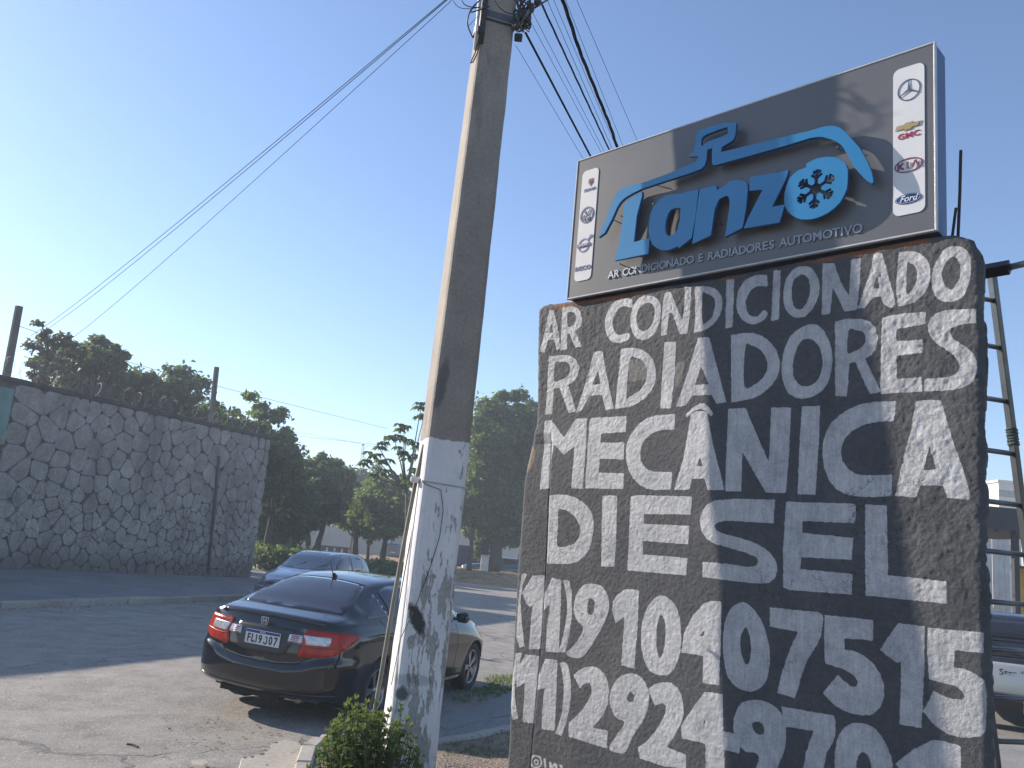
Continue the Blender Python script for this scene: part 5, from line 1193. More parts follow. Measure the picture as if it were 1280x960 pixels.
# ------------------------------------------------------------------ bush at the pole
def bush():
    rng = np.random.default_rng(9); rr = random.Random(9)
    Y = 4.22; base = Vector((at(462, 960, Y).x, Y, .09))
    root = thing('leafy_bush', 'small glossy green leafy shrub with new tips painted sunlit-pale at the foot of the pole', 'bush', base)
    stem = MB(); V = []; F = []; T = []
    green = leaf_mat('bush_leaf', (.028, .075, .016), (.065, .145, .028), (.20, .24, .08), .38)
    def leaf(p, d, nrm, L, tint):
        d = d.normalized(); s = d.cross(nrm)
        if s.length < 1e-3: return
        s.normalize(); nrm = s.cross(d); W = L * .29; q = len(V)
        V.extend([tuple(p), tuple(p + d * L * .35 + s * W + nrm * L * .05), tuple(p + d * L * .38 - nrm * L * .03), tuple(p + d * L * .35 - s * W + nrm * L * .05), tuple(p + d * L * .72 + s * W * .62 + nrm * L * .01), tuple(p + d * L * .74 - nrm * L * .04), tuple(p + d * L * .72 - s * W * .62 + nrm * L * .01), tuple(p + d * L - nrm * L * .20)])
        F.extend([(q, q + 1, q + 2), (q, q + 2, q + 3), (q + 1, q + 4, q + 5, q + 2), (q + 2, q + 5, q + 6, q + 3), (q + 4, q + 7, q + 5), (q + 5, q + 7, q + 6)]); T.extend([tint] * 8)
    tips = []
    sc = Y / FPX
    outline = [(392, 945), (400, 925), (412, 908), (424, 897), (436, 888), (452, 884), (465, 888), (478, 893), (490, 905), (505, 895), (518, 912), (524, 930), (528, 950)]
    for k in range(250):
        x = rr.gauss(460, 36); x = min(max(x, 388), 530)
        topy = np.interp(x, [o[0] for o in outline], [o[1] for o in outline]); y = topy + abs(rr.gauss(0, 1)) * 32 + rr.uniform(0, 8)
        tips.append(at(x + rr.gauss(0, 3), y - (rr.uniform(8, 24) if rr.random() < .10 else 0), Y + rr.uniform(-.26, .24) * (1 - abs(x - 460) / 160)))
    for k, t in enumerate(tips):
        b0 = base + Vector((rr.uniform(-.13, .13), rr.uniform(-.08, .08), 0)); mid = b0.lerp(t, .55) + Vector((rr.uniform(-.04, .04), rr.uniform(-.04, .04), -.02))
        P = smooth_open([b0, mid, t], 5); stem.tube(P, [.0035 * (1 - i / 13) + .001 for i in range(len(P))], 4)
        nl = 15
        for j in range(nl):
            u = .30 + .70 * j / nl; i0 = min(len(P) - 2, int(u * (len(P) - 1))); p = P[i0].lerp(P[i0 + 1], u * (len(P) - 1) - i0); dd = (P[i0 + 1] - P[i0]).normalized()
            a = j * 2.4 + k; side = Vector((math.cos(a), math.sin(a), .12 + rr.uniform(-.3, .35))); d = (dd * .25 + side).normalized()
            leaf(p, d, Vector((rr.uniform(-.3, .3), rr.uniform(-.3, .3), 1)), rr.uniform(.030, .058), min(1, .15 + rr.random() * .5 + .15 * (u > .85)))
        for j in range(5):
            a = j * 1.3; leaf(t, Vector((math.cos(a) * .6, math.sin(a) * .6, 1)), Vector((math.cos(a), math.sin(a), .2)), rr.uniform(.018, .035), rr.uniform(.75, 1))  # new tip leaves take the palest tint, a sunlit highlight in the colour
    stem.build('stems', simple('green_stem', (.06, .07, .03), .7), root, kind='stuff')
    leaf_obj_poly('leaves', V, F, T, green, root)
def leaf_obj_poly(name, V, F, T, mat, root):
    o = mesh_obj(name, V, F, mat, root, kind='stuff'); a = o.data.attributes.new('tint', 'FLOAT', 'POINT'); a.data.foreach_set('value', np.array(T, dtype=np.float32)); return o
bush()
# grass tufts, litter
def tufts(name, regions, seed, mat, hh=(.04, .12), label=None):
    rng = random.Random(seed); V = []; F = []; T = []
    for (x0, y0, x1, y1, n) in regions:
        for _ in range(n):
            p = ground_at(rng.uniform(x0, x1), rng.uniform(y0, y1)); p.z = 0.02 if p.y > 9 else .09
            for k in range(7):
                a = rng.uniform(0, 2 * PI); h = rng.uniform(*hh); s = Vector((math.cos(a), math.sin(a), 0)); w = Vector((-s.y, s.x, 0)) * .004; q0 = p + s * rng.uniform(0, .04); b = len(V)
                V += [tuple(q0 - w), tuple(q0 + w), tuple(q0 + s * h * .5 + Vector((0, 0, h)))]; F.append((b, b + 1, b + 2)); T += [rng.random()] * 3
    o = mesh_obj(name, V, F, mat, None, kind='stuff'); a = o.data.attributes.new('tint', 'FLOAT', 'POINT'); a.data.foreach_set('value', np.array(T, dtype=np.float32))
    o['label'] = label; o['category'] = 'grass'
tufts('weeds', [(606, 850, 646, 866, 110), (566, 862, 612, 880, 60), (612, 846, 648, 855, 60), (590, 862, 640, 874, 60)], 4, LEAF_M, (.02, .06), 'low green weeds between the sedan front wheel and the block')
tufts('dry_grass', [(548, 940, 640, 962, 90), (600, 928, 645, 945, 40), (380, 955, 400, 962, 20)], 6, LEAF_G, (.02, .05), 'sparse dry grass on the dirt verge at the pole foot')
def pebbles():
    rng = random.Random(8); mb = MB(); V = []; F = []
    def stone(p, s):
        b = len(V); pts = [(1, 0, 0), (-.5, .86, 0), (-.5, -.86, 0), (0, 0, 1), (.3, .5, .6)]
        R = Matrix.Rotation(rng.uniform(0, 6), 3, 'Z')
        for q in ((-1, -1, 0), (1, -1, 0), (1, 1, 0), (-1, 1, 0), (-.6, -.5, .8), (.5, -.6, .7), (.6, .5, .9), (-.5, .6, .6)):
            v = R @ Vector((q[0] * rng.uniform(.7, 1.1), q[1] * rng.uniform(.6, 1), q[2])) * s; V.append(tuple(p + v))
        for f in ((0, 1, 5, 4), (1, 2, 6, 5), (2, 3, 7, 6), (3, 0, 4, 7), (4, 5, 6, 7)): F.append(tuple(b + i for i in f))
    for _ in range(2600):
        x = rng.uniform(520, 660); y = rng.uniform(938, 1010); p = ground_at(x, y, .1); p.z = .095; stone(p, rng.uniform(.002, .009))
    for _ in range(1500):
        x = rng.uniform(-20, 420); y = rng.uniform(845, 985); p = ground_at(x, y); p.z = .008; stone(p, rng.uniform(.0015, .006))
    for _ in range(500):
        p = KF + RD * rng.uniform(-8, 14) + RN * abs(rng.gauss(0, .25)); p.z = .01; stone(p, rng.uniform(.008, .03))
    o = mesh_obj('loose_gravel', V, F, simple('gravel', (.22, .18, .14), .9, 0, .4, 40), None, kind='stuff'); o['label'] = 'loose gravel and grit scattered on the road edge and dirt verge'; o['category'] = 'gravel'
pebbles()
a = ground_at(158, 934); b_ = ground_at(172, 938); a.z = b_.z = .025
tag(MB().tube([a, a.lerp(b_, .4) + Vector((.01, .01, .004)), b_], .008, 6).build('fallen_stick', BARK, None), 'short dark stick lying on the sunlit asphalt at the lower left', 'stick')
rl = random.Random(12)
def litter():
    V = []; F = []; T = []
    for _ in range(420):
        k = rl.random()
        if k < .5: p = ground_at(rl.uniform(-10, 640), rl.uniform(760, 775)) if False else KF + RD * rl.uniform(-9, 14) + RN * abs(rl.gauss(0, .5))
        elif k < .8: p = ground_at(rl.uniform(200, 520), rl.uniform(880, 980))
        else: p = ground_at(rl.uniform(540, 640), rl.uniform(870, 960))
        p = Vector((p.x, p.y, .03 if p.y > 9 or p.x < -1 else .125)); a_ = rl.uniform(0, 6.28); L = rl.uniform(.015, .04); u = Vector((math.cos(a_), math.sin(a_), 0)) * L; w = Vector((-u.y, u.x, 0)) * .4; q = len(V)
        V += [tuple(p - u), tuple(p + w + Vector((0, 0, .006))), tuple(p + u + Vector((0, 0, .004))), tuple(p - w + Vector((0, 0, .005)))]; F.append((q, q + 1, q + 2, q + 3))
    o = mesh_obj('leaf_litter', V, F, simple('dry_leaf', (.16, .09, .035), .9, 0, .5, 6), None, kind='stuff'); o['label'] = 'scattered dry leaves along the kerbs and verge'; o['category'] = 'leaf litter'
litter()
# ------------------------------------------------------------------ cars
def pchip(x, y, q):
    x = np.array(x, float); y = np.array(y, float); h = np.diff(x); d = np.diff(y) / h; m = np.zeros_like(y)
    for i in range(1, len(x) - 1):
        if d[i - 1] * d[i] > 0:
            w1, w2 = 2 * h[i] + h[i - 1], h[i] + 2 * h[i - 1]; m[i] = (w1 + w2) / (w1 / d[i - 1] + w2 / d[i])
    m[0] = d[0]; m[-1] = d[-1]; q = np.clip(q, x[0], x[-1]); i = np.clip(np.searchsorted(x, q) - 1, 0, len(h) - 1); t = (q - x[i]) / h[i]
    return (2 * t ** 3 - 3 * t ** 2 + 1) * y[i] + (t ** 3 - 2 * t ** 2 + t) * h[i] * m[i] + (-2 * t ** 3 + 3 * t ** 2) * y[i + 1] + (t ** 3 - t ** 2) * h[i] * m[i + 1]
def cat_open(P, n):
    P = np.array(P, float); out = []
    for i in range(len(P) - 1):
        p0 = P[max(i - 1, 0)]; p1 = P[i]; p2 = P[i + 1]; p3 = P[min(i + 2, len(P) - 1)]
        for k in range(n):
            t = k / n; out.append(.5 * ((2 * p1) + (p2 - p0) * t + (2 * p0 - 5 * p1 + 4 * p2 - p3) * t * t + (3 * p1 - p0 - 3 * p2 + p3) * t ** 3))
    out.append(P[-1]); return np.array(out)
def car_shell(S, ns=84):
    """S: dict of section values along x (rear to front). Returns a closed shell"""
    X = S['x']; q = np.linspace(X[0], X[-1], ns)
    g = {k: pchip(X, S[k], q) for k in S if k not in ('x', 'rear', 'front', 'bowr', 'bowf', 'res', 'ledge')}
    rings = []
    for i, x in enumerate(q):
        z0, wi, zb, yb, zt, yr = (g[k][i] for k in ('z0', 'w', 'zb', 'yb', 'zt', 'yr'))
        cr = g['cr'][i]; ze = zt - cr
        y4 = yb * .96 + yr * .04; z4 = zb + .10 * (ze - zb)
        P = [(0, z0), (wi * .80, z0), (wi * .955, z0 + .035), (wi * .985, z0 + .16), (wi, z0 + .34 if zb - z0 > .6 else z0 + .5 * (zb - z0)), (wi * .992, zb - .16 if zb - z0 > .6 else z0 + .75 * (zb - z0)), (yb + .010, zb - .03), (yb - .012, zb + .006), ((y4 * .5 + yr * .5) + .018, (z4 + ze) / 2), (yr + .012, ze - .02 * (ze > zb + .15)), (yr - .07, ze + cr * .55), (yr * .5, zt - cr * .12), (0, zt)]
        H_ = cat_open(P, S.get('res', 4))
        full = np.concatenate([H_, np.stack([-H_[-2:0:-1, 0], H_[-2:0:-1, 1]], 1)])
        rings.append(np.stack([np.full(len(full), x), full[:, 0], full[:, 1]], 1))
    def endrings(r, sgn, depth, zc):
        out = []
        for s in ((.985, .95, .88, .76, .58, .35, .12) if 'ledge' not in S or sgn > 0 else (.992, .975, .95, .92, .885, .85, .81, .77, .73, .69, .65, .60, .55, .5, .44, .38, .32, .25, .18, .1)):
            d = depth * math.sqrt(max(0, 1 - s ** 2.6)); c = np.array([0, 0, zc]); rr = r.copy(); rr[:, 1] *= s; rr[:, 2] = zc + (r[:, 2] - zc) * s; rr[:, 0] += sgn * d; out.append(rr)
        return out
    R = endrings(rings[0], -1, S['rear'], .62)[::-1] + rings + endrings(rings[-1], 1, S['front'], .50)
    R = np.array(R)
    xr0, xf0 = X[0], X[-1]
    x, y, z = R[..., 0], R[..., 1], R[..., 2]
    wr = np.clip((xr0 + .55 - x) / .55, 0, 1) ** 1.3; wf = np.clip((x - (xf0 - .75)) / .75, 0, 1) ** 1.3
    ay = np.abs(y) / .88
    x = x + wr * (S['bowr'] * ay ** 2.6 + .055 * np.clip((z - .68) / .35, 0, 1) ** 1.3 + .10 * np.clip((.42 - z) / .2, 0, 1) ** 1.6)
    x = x - wf * (S['bowf'] * ay ** 2.2 + .06 * np.clip((.34 - z) / .15, 0, 1) ** 1.5)
    if 'ledge' in S:
        zedge = S['ledge'](np.abs(y)); up = 1 / (1 + np.exp((z - zedge) / .010)); fx = np.clip((-.40 - x) / .12, 0, 1)
        rearness = np.clip((-.70 - x) / .12, 0, 1)
        x = x - .034 * up * rearness; y = y + np.sign(y) * .016 * up * fx * np.clip(np.abs(y) / .6, 0, 1)
    R = np.stack([x, y, z], -1); nr, m, _ = R.shape
    V = list(R.reshape(-1, 3)); idx = np.arange(nr * m).reshape(nr, m)
    F = []
    for i in range(nr - 1):
        for k in range(m):
            j = (k + 1) % m; F.append((idx[i, k], idx[i + 1, k], idx[i + 1, j], idx[i, j]))
    V.append(R[0].mean(0)); c0 = nr * m; V.append(R[-1].mean(0)); c1 = c0 + 1
    for k in range(m):
        j = (k + 1) % m; F.append((idx[0, k], idx[0, j], c0)); F.append((idx[-1, j], idx[-1, k], c1))
    return V, F
def finish_shell(V, F, wheels, rw, halfw, paint, dark, root, name='body'):
    me = bpy.data.meshes.new(name); me.from_pydata([tuple(map(float, v)) for v in V], [], [tuple(int(i) for i in f) for f in F]); me.update()
    bm = bmesh.new(); bm.from_mesh(me); bmesh.ops.recalc_face_normals(bm, faces=bm.faces[:]); bm.to_mesh(me)
    bvh = BVHTree.FromBMesh(bm); bm.free()
    me.materials.append(paint); me.materials.append(dark)
    o = bpy.data.objects.new(name, me); link(o)
    cm = MB()
    cols = bpy.data.collections.new('arches'); scene.collection.children.link(cols); cut = []
    for (wx, sgn) in [(w, s) for w in wheels for s in (-1, 1)]:
        mb = MB(); n = 40; r = rw; y0, y1 = sgn * (halfw - .26), sgn * (halfw + .25)
        vs = [(wx + r * math.cos(2 * PI * k / n), y, .31 + r * math.sin(2 * PI * k / n) * (1.0)) for y in (y0, y1) for k in range(n)]
        fs = [(k, (k + 1) % n, n + (k + 1) % n, n + k) for k in range(n)] + [tuple(range(n - 1, -1, -1)), tuple(range(n, 2 * n))]
        mb.add(vs, fs); c = bpy.data.meshes.new('c'); c.from_pydata(mb.v, [], mb.f); c.materials.append(dark); c.materials.append(dark)
        for p in c.polygons: p.material_index = 1
        b2 = bmesh.new(); b2.from_mesh(c); bmesh.ops.recalc_face_normals(b2, faces=b2.faces[:]); b2.to_mesh(c); b2.free()
        co = bpy.data.objects.new('c', c); cols.objects.link(co); cut.append(co)
    md = o.modifiers.new('b', 'BOOLEAN'); md.operation = 'DIFFERENCE'; md.operand_type = 'COLLECTION'; md.collection = cols; md.solver = 'EXACT'
    dg = bpy.context.evaluated_depsgraph_get(); dg.update(); me2 = bpy.data.meshes.new_from_object(o.evaluated_get(dg)); o.modifiers.clear()
    if len(me2.polygons) > 100: o.data = me2
    for p in o.data.polygons: p.use_smooth = p.material_index == 0
    for c in cut: bpy.data.objects.remove(c)
    bpy.data.collections.remove(cols)
    o.parent = root; return o, bvh
AX = {'rear': (Vector((-6, 0, 0)), Vector((1, 0, 0)), Vector((0, 1, 0)), Vector((0, 0, 1))),
      'front': (Vector((9, 0, 0)), Vector((-1, 0, 0)), Vector((0, 1, 0)), Vector((0, 0, 1))),
      'right': (Vector((0, -5, 0)), Vector((0, 1, 0)), Vector((1, 0, 0)), Vector((0, 0, 1))),
      'left': (Vector((0, 5, 0)), Vector((0, -1, 0)), Vector((1, 0, 0)), Vector((0, 0, 1))),
      'top': (Vector((0, 0, 5)), Vector((0, 0, -1)), Vector((1, 0, 0)), Vector((0, 1, 0)))}
q_ = math.sqrt(.5)
AX['rr'] = (Vector((-6 * q_, -6 * q_, 0)), Vector((q_, q_, 0)), Vector((q_, -q_, 0)), Vector((0, 0, 1)))
AX['rl'] = (Vector((-6 * q_, 6 * q_, 0)), Vector((q_, -q_, 0)), Vector((q_, q_, 0)), Vector((0, 0, 1)))
AX['fr'] = (Vector((9 * q_, -6 * q_, 0)), Vector((-q_, q_, 0)), Vector((q_, q_, 0)), Vector((0, 0, 1)))
AX['fl'] = (Vector((9 * q_, 6 * q_, 0)), Vector((-q_, -q_, 0)), Vector((q_, -q_, 0)), Vector((0, 0, 1)))
def patch(name, bvh, outline, side, mat, root, off=.004, step=.05, smooth_n=0, label=None):
    P = [tuple(p) for p in (smooth_closed(outline, smooth_n) if smooth_n else outline)]
    # refine edges
    Q = []
    for i in range(len(P)):
        a, b = Vector(P[i][:2]), Vector(P[(i + 1) % len(P)][:2]); k = max(1, int((b - a).length / step)); Q += [a.lerp(b, j / k) for j in range(k)]
    xs = [p.x for p in Q]; ys = [p.y for p in Q]; n0 = len(Q); inner = []
    x = min(xs) + step / 2
    while x < max(xs):
        y = min(ys) + step / 2
        while y < max(ys):
            c = False; dmin = 9
            for i in range(n0):
                a, b = Q[i], Q[(i + 1) % n0]
                if (a.y > y) != (b.y > y) and x < (b.x - a.x) * (y - a.y) / (b.y - a.y) + a.x: c = not c
                dmin = min(dmin, (a - Vector((x, y))).length)
            if c and dmin > step * .45: inner.append(Vector((x, y)))
            y += step
        x += step
    r = delaunay_2d_cdt(Q + inner, [], [list(range(n0))], 1, 1e-6)
    O_, D, U1, U2 = AX[side]; V = []; ok = []; Bk = []
    for v in r[0]:
        hit = bvh.ray_cast(O_ + U1 * v.x + U2 * v.y, D)
        if hit[0] is None: V.append(Vector((0, 0, 0))); Bk.append(Vector((0, 0, 0))); ok.append(False); continue
        nrm = hit[1]; nrm = nrm if nrm.dot(D) < 0 else -nrm
        V.append(hit[0] + nrm * off); Bk.append(hit[0] - nrm * .002); ok.append(True)
    F = [f for f in r[2] if all(ok[i] for i in f)]
    if not F: return None
    # orientation
    fn = (V[F[0][1]] - V[F[0][0]]).cross(V[F[0][2]] - V[F[0][0]])
    if fn.dot(D) > 0: F = [tuple(reversed(f)) for f in F]
    ec = {}
    for f in F:
        for i in range(len(f)): e = (f[i], f[(i + 1) % len(f)]); ec[e] = 1
    n = len(V); Fr = []
    for (a, b) in ec:
        if (b, a) not in ec: Fr.append((b, a, n + a, n + b))
    VV = V + Bk
    me = bpy.data.meshes.new(name); me.from_pydata([tuple(v) for v in VV], [], [tuple(f) for f in F] + Fr); me.update()
    me.polygons.foreach_set('use_smooth', [i < len(F) for i in range(len(me.polygons))])
    o = put(name, me, mat, root, label=label); return o
def ribbon(pts, w):
    P = [Vector(p) for p in pts]; L, R_ = [], []
    for i, p in enumerate(P):
        d = (P[min(i + 1, len(P) - 1)] - P[max(i - 1, 0)]).normalized(); n = Vector((-d.y, d.x)) * w / 2; L.append(tuple(p + n)); R_.append(tuple(p - n))
    return L + R_[::-1]
def car_paint(name, col, rough=.22, metal=.0, coat=1.0, dust=.25):
    m, nt, b = new_mat(name); v = coords(nt)
    n1 = noise_tex(nt, v, 3, 5, .6); n2 = noise_tex(nt, v, 90, 3, .6)
    c = mixc(nt, mth(nt, 'MULTIPLY', sstep(nt, n1, .45, .75), dust * .12), col, (.25, .22, .18))
    nt.links.new(c, b.inputs['Base Color']); b.inputs['Metallic'].default_value = metal
    nt.links.new(ramp(nt, n1, [(.3, g3(rough)), (.7, g3(rough + .12 * dust * 2))]), b.inputs['Roughness'])
    b.inputs['Coat Weight'].default_value = coat; b.inputs['Coat Roughness'].default_value = .05 + .10 * dust
    return m
def glass_mat(name, col=(.012, .013, .016), rough=.05):
    m, nt, b = new_mat(name); b.inputs['Base Color'].default_value = (*col, 1); b.inputs['Roughness'].default_value = rough
    b.inputs['Specular IOR Level'].default_value = .7; b.inputs['Coat Weight'].default_value = .6; b.inputs['Coat Roughness'].default_value = .03
    v = coords(nt); bump(nt, b, noise_tex(nt, v, 1.6, 2, .4), .04, .05)
    return m
RUBBER = simple('tyre_rubber', (.018, .018, .018), .8, 0, .2, 30, .2, 80)
ALLOY = simple('alloy_rim', (.32, .32, .33), .3, .85, .08, 20)
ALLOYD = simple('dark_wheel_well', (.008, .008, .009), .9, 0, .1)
BLKP = simple('black_trim', (.012, .012, .013), .5, 0, .1, 20)
CHROME = simple('chrome_trim', (.55, .56, .58), .15, 1, .03)
GAP = simple('panel_gap', (.004, .004, .004), .8, 0, .1)
TINT = glass_mat('tinted_glass', (.020, .020, .026), .06)
GLASS_B = glass_mat('bluish_glass', (.03, .045, .06), .05)
def red_lens():
    m, nt, b = new_mat('red_lens'); v = coords(nt, 'Object', (1, 1, 1))
    c = ramp(nt, noise_tex(nt, v, 9, 2), [(.35, (.30, .012, .006)), (.65, (.46, .030, .012))]); nt.links.new(c, b.inputs['Base Color'])
    b.inputs['Roughness'].default_value = .25; b.inputs['Specular IOR Level'].default_value = .3; b.inputs['Coat Weight'].default_value = .15; b.inputs['Subsurface Weight'].default_value = .0
    w = N(nt, 'ShaderNodeTexWave'); w.inputs['Scale'].default_value = 22; nt.links.new(v, w.inputs['Vector']); bump(nt, b, w.outputs['Fac'], .2, .004); return m
RED = red_lens()
CLEAR = simple('clear_lens', (.50, .50, .52), .15, .3, .2, 30, .3, 60, .5, 1)
AMBERC = simple('amber_tinted_lens', (.55, .42, .22), .2, .1, .2, 30, .2, 60, .5, 1)
def wheel(root, x, side, halfw, rw=.315, rim=.205, spokes=5, double=True, name='wheel'):
    y = side * (halfw - .105)
    w = bpy.data.objects.new(name, None); w.empty_display_size = .2; link(w); w.parent = root; w.location = (x, y, rw); w['_local'] = 1
    if side < 0: w.rotation_euler = (0, 0, PI)
    # tyre, outer face at +Y
    MB().lathe([(rim, -.085), (rim + .02, -.10), (rw - .03, -.10), (rw - .008, -.085), (rw, -.05), (rw, .05), (rw - .008, .085), (rw - .03, .10), (rim + .02, .10), (rim, .088), (rim - .012, .085)], 40).build('tyre', RUBBER, w, True)
    MB().lathe([(rim + .004, .088), (rim - .006, .092), (rim - .018, .080), (rim - .022, .02), (rim - .03, -.08)], 36).build('rim', ALLOY, w, True)
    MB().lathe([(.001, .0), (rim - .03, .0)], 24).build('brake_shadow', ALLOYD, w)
    for k in range(spokes):
        for dd in ((-.13, .13) if double else (0,)):
            a = 2 * PI * k / spokes + dd; mb = MB(); wd = .016 if double else .03
            r0, r1 = .03, rim - .012; u = Vector((math.cos(a), 0, math.sin(a))); t = Vector((-math.sin(a), 0, math.cos(a))); a2 = 2 * PI * k / spokes + dd * .35; u0 = Vector((math.cos(a2), 0, math.sin(a2)))
            p0, p1 = u0 * r0, u * r1; vs = []
            for p, y_, ww in ((p0, .070, wd * 1.2), (p1, .078, wd)):
                for sx, dy in ((-1, 0), (1, 0), (1, -.03), (-1, -.03)): vs.append(p + t * ww * sx + Vector((0, y_ + dy, 0)))
            mb.add(vs, [(0, 1, 5, 4), (1, 2, 6, 5), (2, 3, 7, 6), (3, 0, 4, 7), (4, 5, 6, 7)]); mb.build('spoke', ALLOY, w)
    MB().lathe([(.0005, .082), (.030, .080), (.036, .066), (.036, .03)], 16).build('hub_cap', ALLOY, w, True)
    return w
def place_root(root, loc, yaw, roll=0.0): root.location = loc; root.rotation_euler = (roll, 0, yaw)

# --- the black sedan
def sedan():
    root = thing('black_sedan', 'shiny black four door sedan parked behind the pole, rear and number plate in view', 'car', local=True)
    S = dict(x=[-.86, -.72, -.55, -.25, .15, .5, .9, 1.3, 1.7, 2.05, 2.35, 2.8, 3.15, 3.42],
             z0=[.27, .24, .21, .19, .18, .18, .18, .18, .18, .18, .18, .19, .20, .24],
             w=[.815, .850, .868, .876, .878, .878, .878, .878, .878, .878, .878, .872, .85, .77],
             zb=[.965, .985, .995, .995, .985, .975, .965, .955, .945, .935, .92, .86, .79, .70],
             yb=[.76, .79, .805, .815, .82, .82, .82, .82, .815, .81, .80, .77, .72, .62],
             zt=[1.035, 1.055, 1.085, 1.225, 1.372, 1.418, 1.435, 1.428, 1.375, 1.235, 1.07, .965, .89, .77],
             yr=[.68, .71, .70, .615, .545, .555, .57, .575, .575, .60, .66, .68, .65, .54],
             cr=[.035, .035, .045, .065, .075, .07, .065, .065, .07, .07, .06, .06, .06, .06], rear=.075, front=.11, bowr=.155, bowf=.30, res=8, ledge=lambda a: np.interp(a, [0, .25, .45, .60, .74, 2], [.545, .552, .580, .635, .662, .655]))
    paint = car_paint('black_car_paint', (.006, .007, .010), .12, .0, .6, .05)
    V, F = car_shell(S)
    body, bvh = finish_shell(V, F, (0.0, 2.668), .355, .88, paint, ALLOYD, root)
    P = lambda *a, **k: patch(a[0], bvh, *a[1:], root, **k)
    # rear window and windscreen (seen from above), side windows
    P('rear_window', [(-.50, -.60), (-.56, -.3), (-.575, 0), (-.56, .3), (-.50, .60), (-.30, .585), (.02, .50), (.115, .455), (.135, .2), (.14, 0), (.135, -.2), (.115, -.455), (.02, -.50), (-.30, -.585)], 'top', TINT, off=.004, step=.07)
    P('windscreen', [(1.72, -.50), (1.70, 0), (1.72, .50), (2.25, .64), (2.36, .3), (2.39, 0), (2.36, -.3), (2.25, -.64)], 'top', TINT, off=.004, step=.08)
    for sd in ('right', 'left'):
        P('quarter_window', [(-.30, 1.045), (-.06, 1.17), (.14, 1.27), (.20, 1.045)], sd, TINT, off=.005, step=.05)
        P('side_window', [(.235, 1.03), (.235, 1.285), (.45, 1.345), (.86, 1.368), (.86, 1.015)], sd, TINT, off=.005, step=.06)
        P('side_window', [(.94, 1.012), (.94, 1.368), (1.30, 1.36), (1.60, 1.315), (1.86, 1.20), (2.06, 1.06), (2.10, .985)], sd, TINT, off=.005, step=.06)
        for pts in ([(.93, 1.36), (.92, .95), (.90, .60), (.80, .30)], [(2.0, .98), (2.02, .60), (1.98, .34)], [(-.02, 1.04), (.10, .90), (.33, .60), (.40, .40)]):
            P('panel_gap', ribbon(pts, .008), sd, GAP, off=.0012, step=.04)
        P('door_handle', [(.28, .885), (.28, .915), (.45, .92), (.45, .89)], sd, paint, off=.022, step=.05); P('door_handle', [(1.18, .875), (1.18, .905), (1.35, .91), (1.35, .88)], sd, paint, off=.022, step=.05)
        P('sill_trim', [(.38, .215), (.38, .27), (2.25, .26), (2.25, .205)], sd, paint, off=.018, step=.12)
    # boot seam, lip, bumper, recess
    P('roof_seam', ribbon([(.150, -.46), (.172, 0), (.150, .46)], .010), 'top', GAP, off=.0045, step=.05)
    P('boot_gap', ribbon([(-.54, -.66), (-.60, 0), (-.54, .66)], .007), 'top', GAP, off=.001, step=.06)
    P('boot_lip', [(-.60, 1.005), (-.3, 1.016), (0, 1.020), (.3, 1.016), (.60, 1.005), (.61, .968), (.3, .985), (0, .990), (-.3, .985), (-.61, .968)], 'rear', paint, off=.026, step=.06)
    P('number_plate_recess', [(-.335, .905), (0, .912), (.335, .905), (.345, .80), (.275, .672), (.2, .652), (-.2, .652), (-.275, .672), (-.345, .80)], 'rear', simple('recess_black', (.022, .023, .028), .35, 0, .05), off=.003, step=.05)
    P('boot_lid_gap', ribbon([(-.52, .672), (-.43, .604), (-.2, .574), (0, .568), (.2, .574), (.43, .604), (.52, .672)], .009), 'rear', GAP, off=.003, step=.04)
    # lights
    for sd in ('rr', 'rl'):
        P('tail_light', [(-.315, .925), (-.16, .93), (.02, .93), (.245, .905), (.20, .86), (.10, .80), (-.03, .715), (-.13, .688), (-.34, .668), (-.355, .70), (-.325, .80)], sd, RED, off=.010, step=.035)
        P('clear_lens', [(-.31, .870), (-.09, .878), (-.07, .872), (-.075, .80), (-.10, .795), (-.29, .787)], sd, CLEAR, off=.013, step=.03)
        P('lens_divider', ribbon([(-.335, .770), (-.20, .765), (.06, .79)], .006), sd, simple('dark_red', (.12, .004, .004), .3), off=.0125, step=.03)
    for s in (-1, 1):
        P('boot_reflector', [(s * .285, .862), (s * .515, .868), (s * .505, .790), (s * .275, .792)], 'rear', CLEAR, off=.009, step=.04)
        for k in range(4): P('reflector_stripe', [(s * (.305), .852 - k * .017), (s * (.385), .853 - k * .017), (s * (.385), .846 - k * .017), (s * (.305), .845 - k * .017)], 'rear', RED, off=.0105, step=.04)
    P('bumper_lip_highlight', ribbon([(-.80, .345), (-.5, .322), (0, .312), (.5, .322), (.80, .345)], .012), 'rear', simple('painted_highlight_grey', (.06, .062, .07), .25, .3), off=.006, step=.05)  # highlight along the bumper's lower lip, painted as a paler strip
    P('lower_valance', [(-.62, .262), (.62, .262), (.55, .225), (-.55, .225)], 'rear', BLKP, off=.02, step=.08)
    # plate
    hit = bvh.ray_cast(Vector((-6, 0, .78)), Vector((1, 0, 0))); xp = hit[0].x - .012
    RM = Matrix(((0, 0, -1, 0), (-1, 0, 0, 0), (0, 1, 0, 0), (0, 0, 0, 1)))   # text frame facing -X: right = -Y, up = Z
    def RT(y, z, dx=0.0): m = RM.copy(); m.translation = Vector((xp - dx, y, z)); return m
    mb = MB(); mb.box((xp, 0, .785), (.010, .405, .135), None, .003); plate = mb.build('number_plate', simple('plate_white', (.60, .61, .63), .35, 0, .05, 30), root)
    mb = MB(); mb.box((xp - .006, 0, .838), (.003, .395, .026)); mb.build('plate_blue_band', simple('plate_blue', (.015, .035, .22), .4), root)
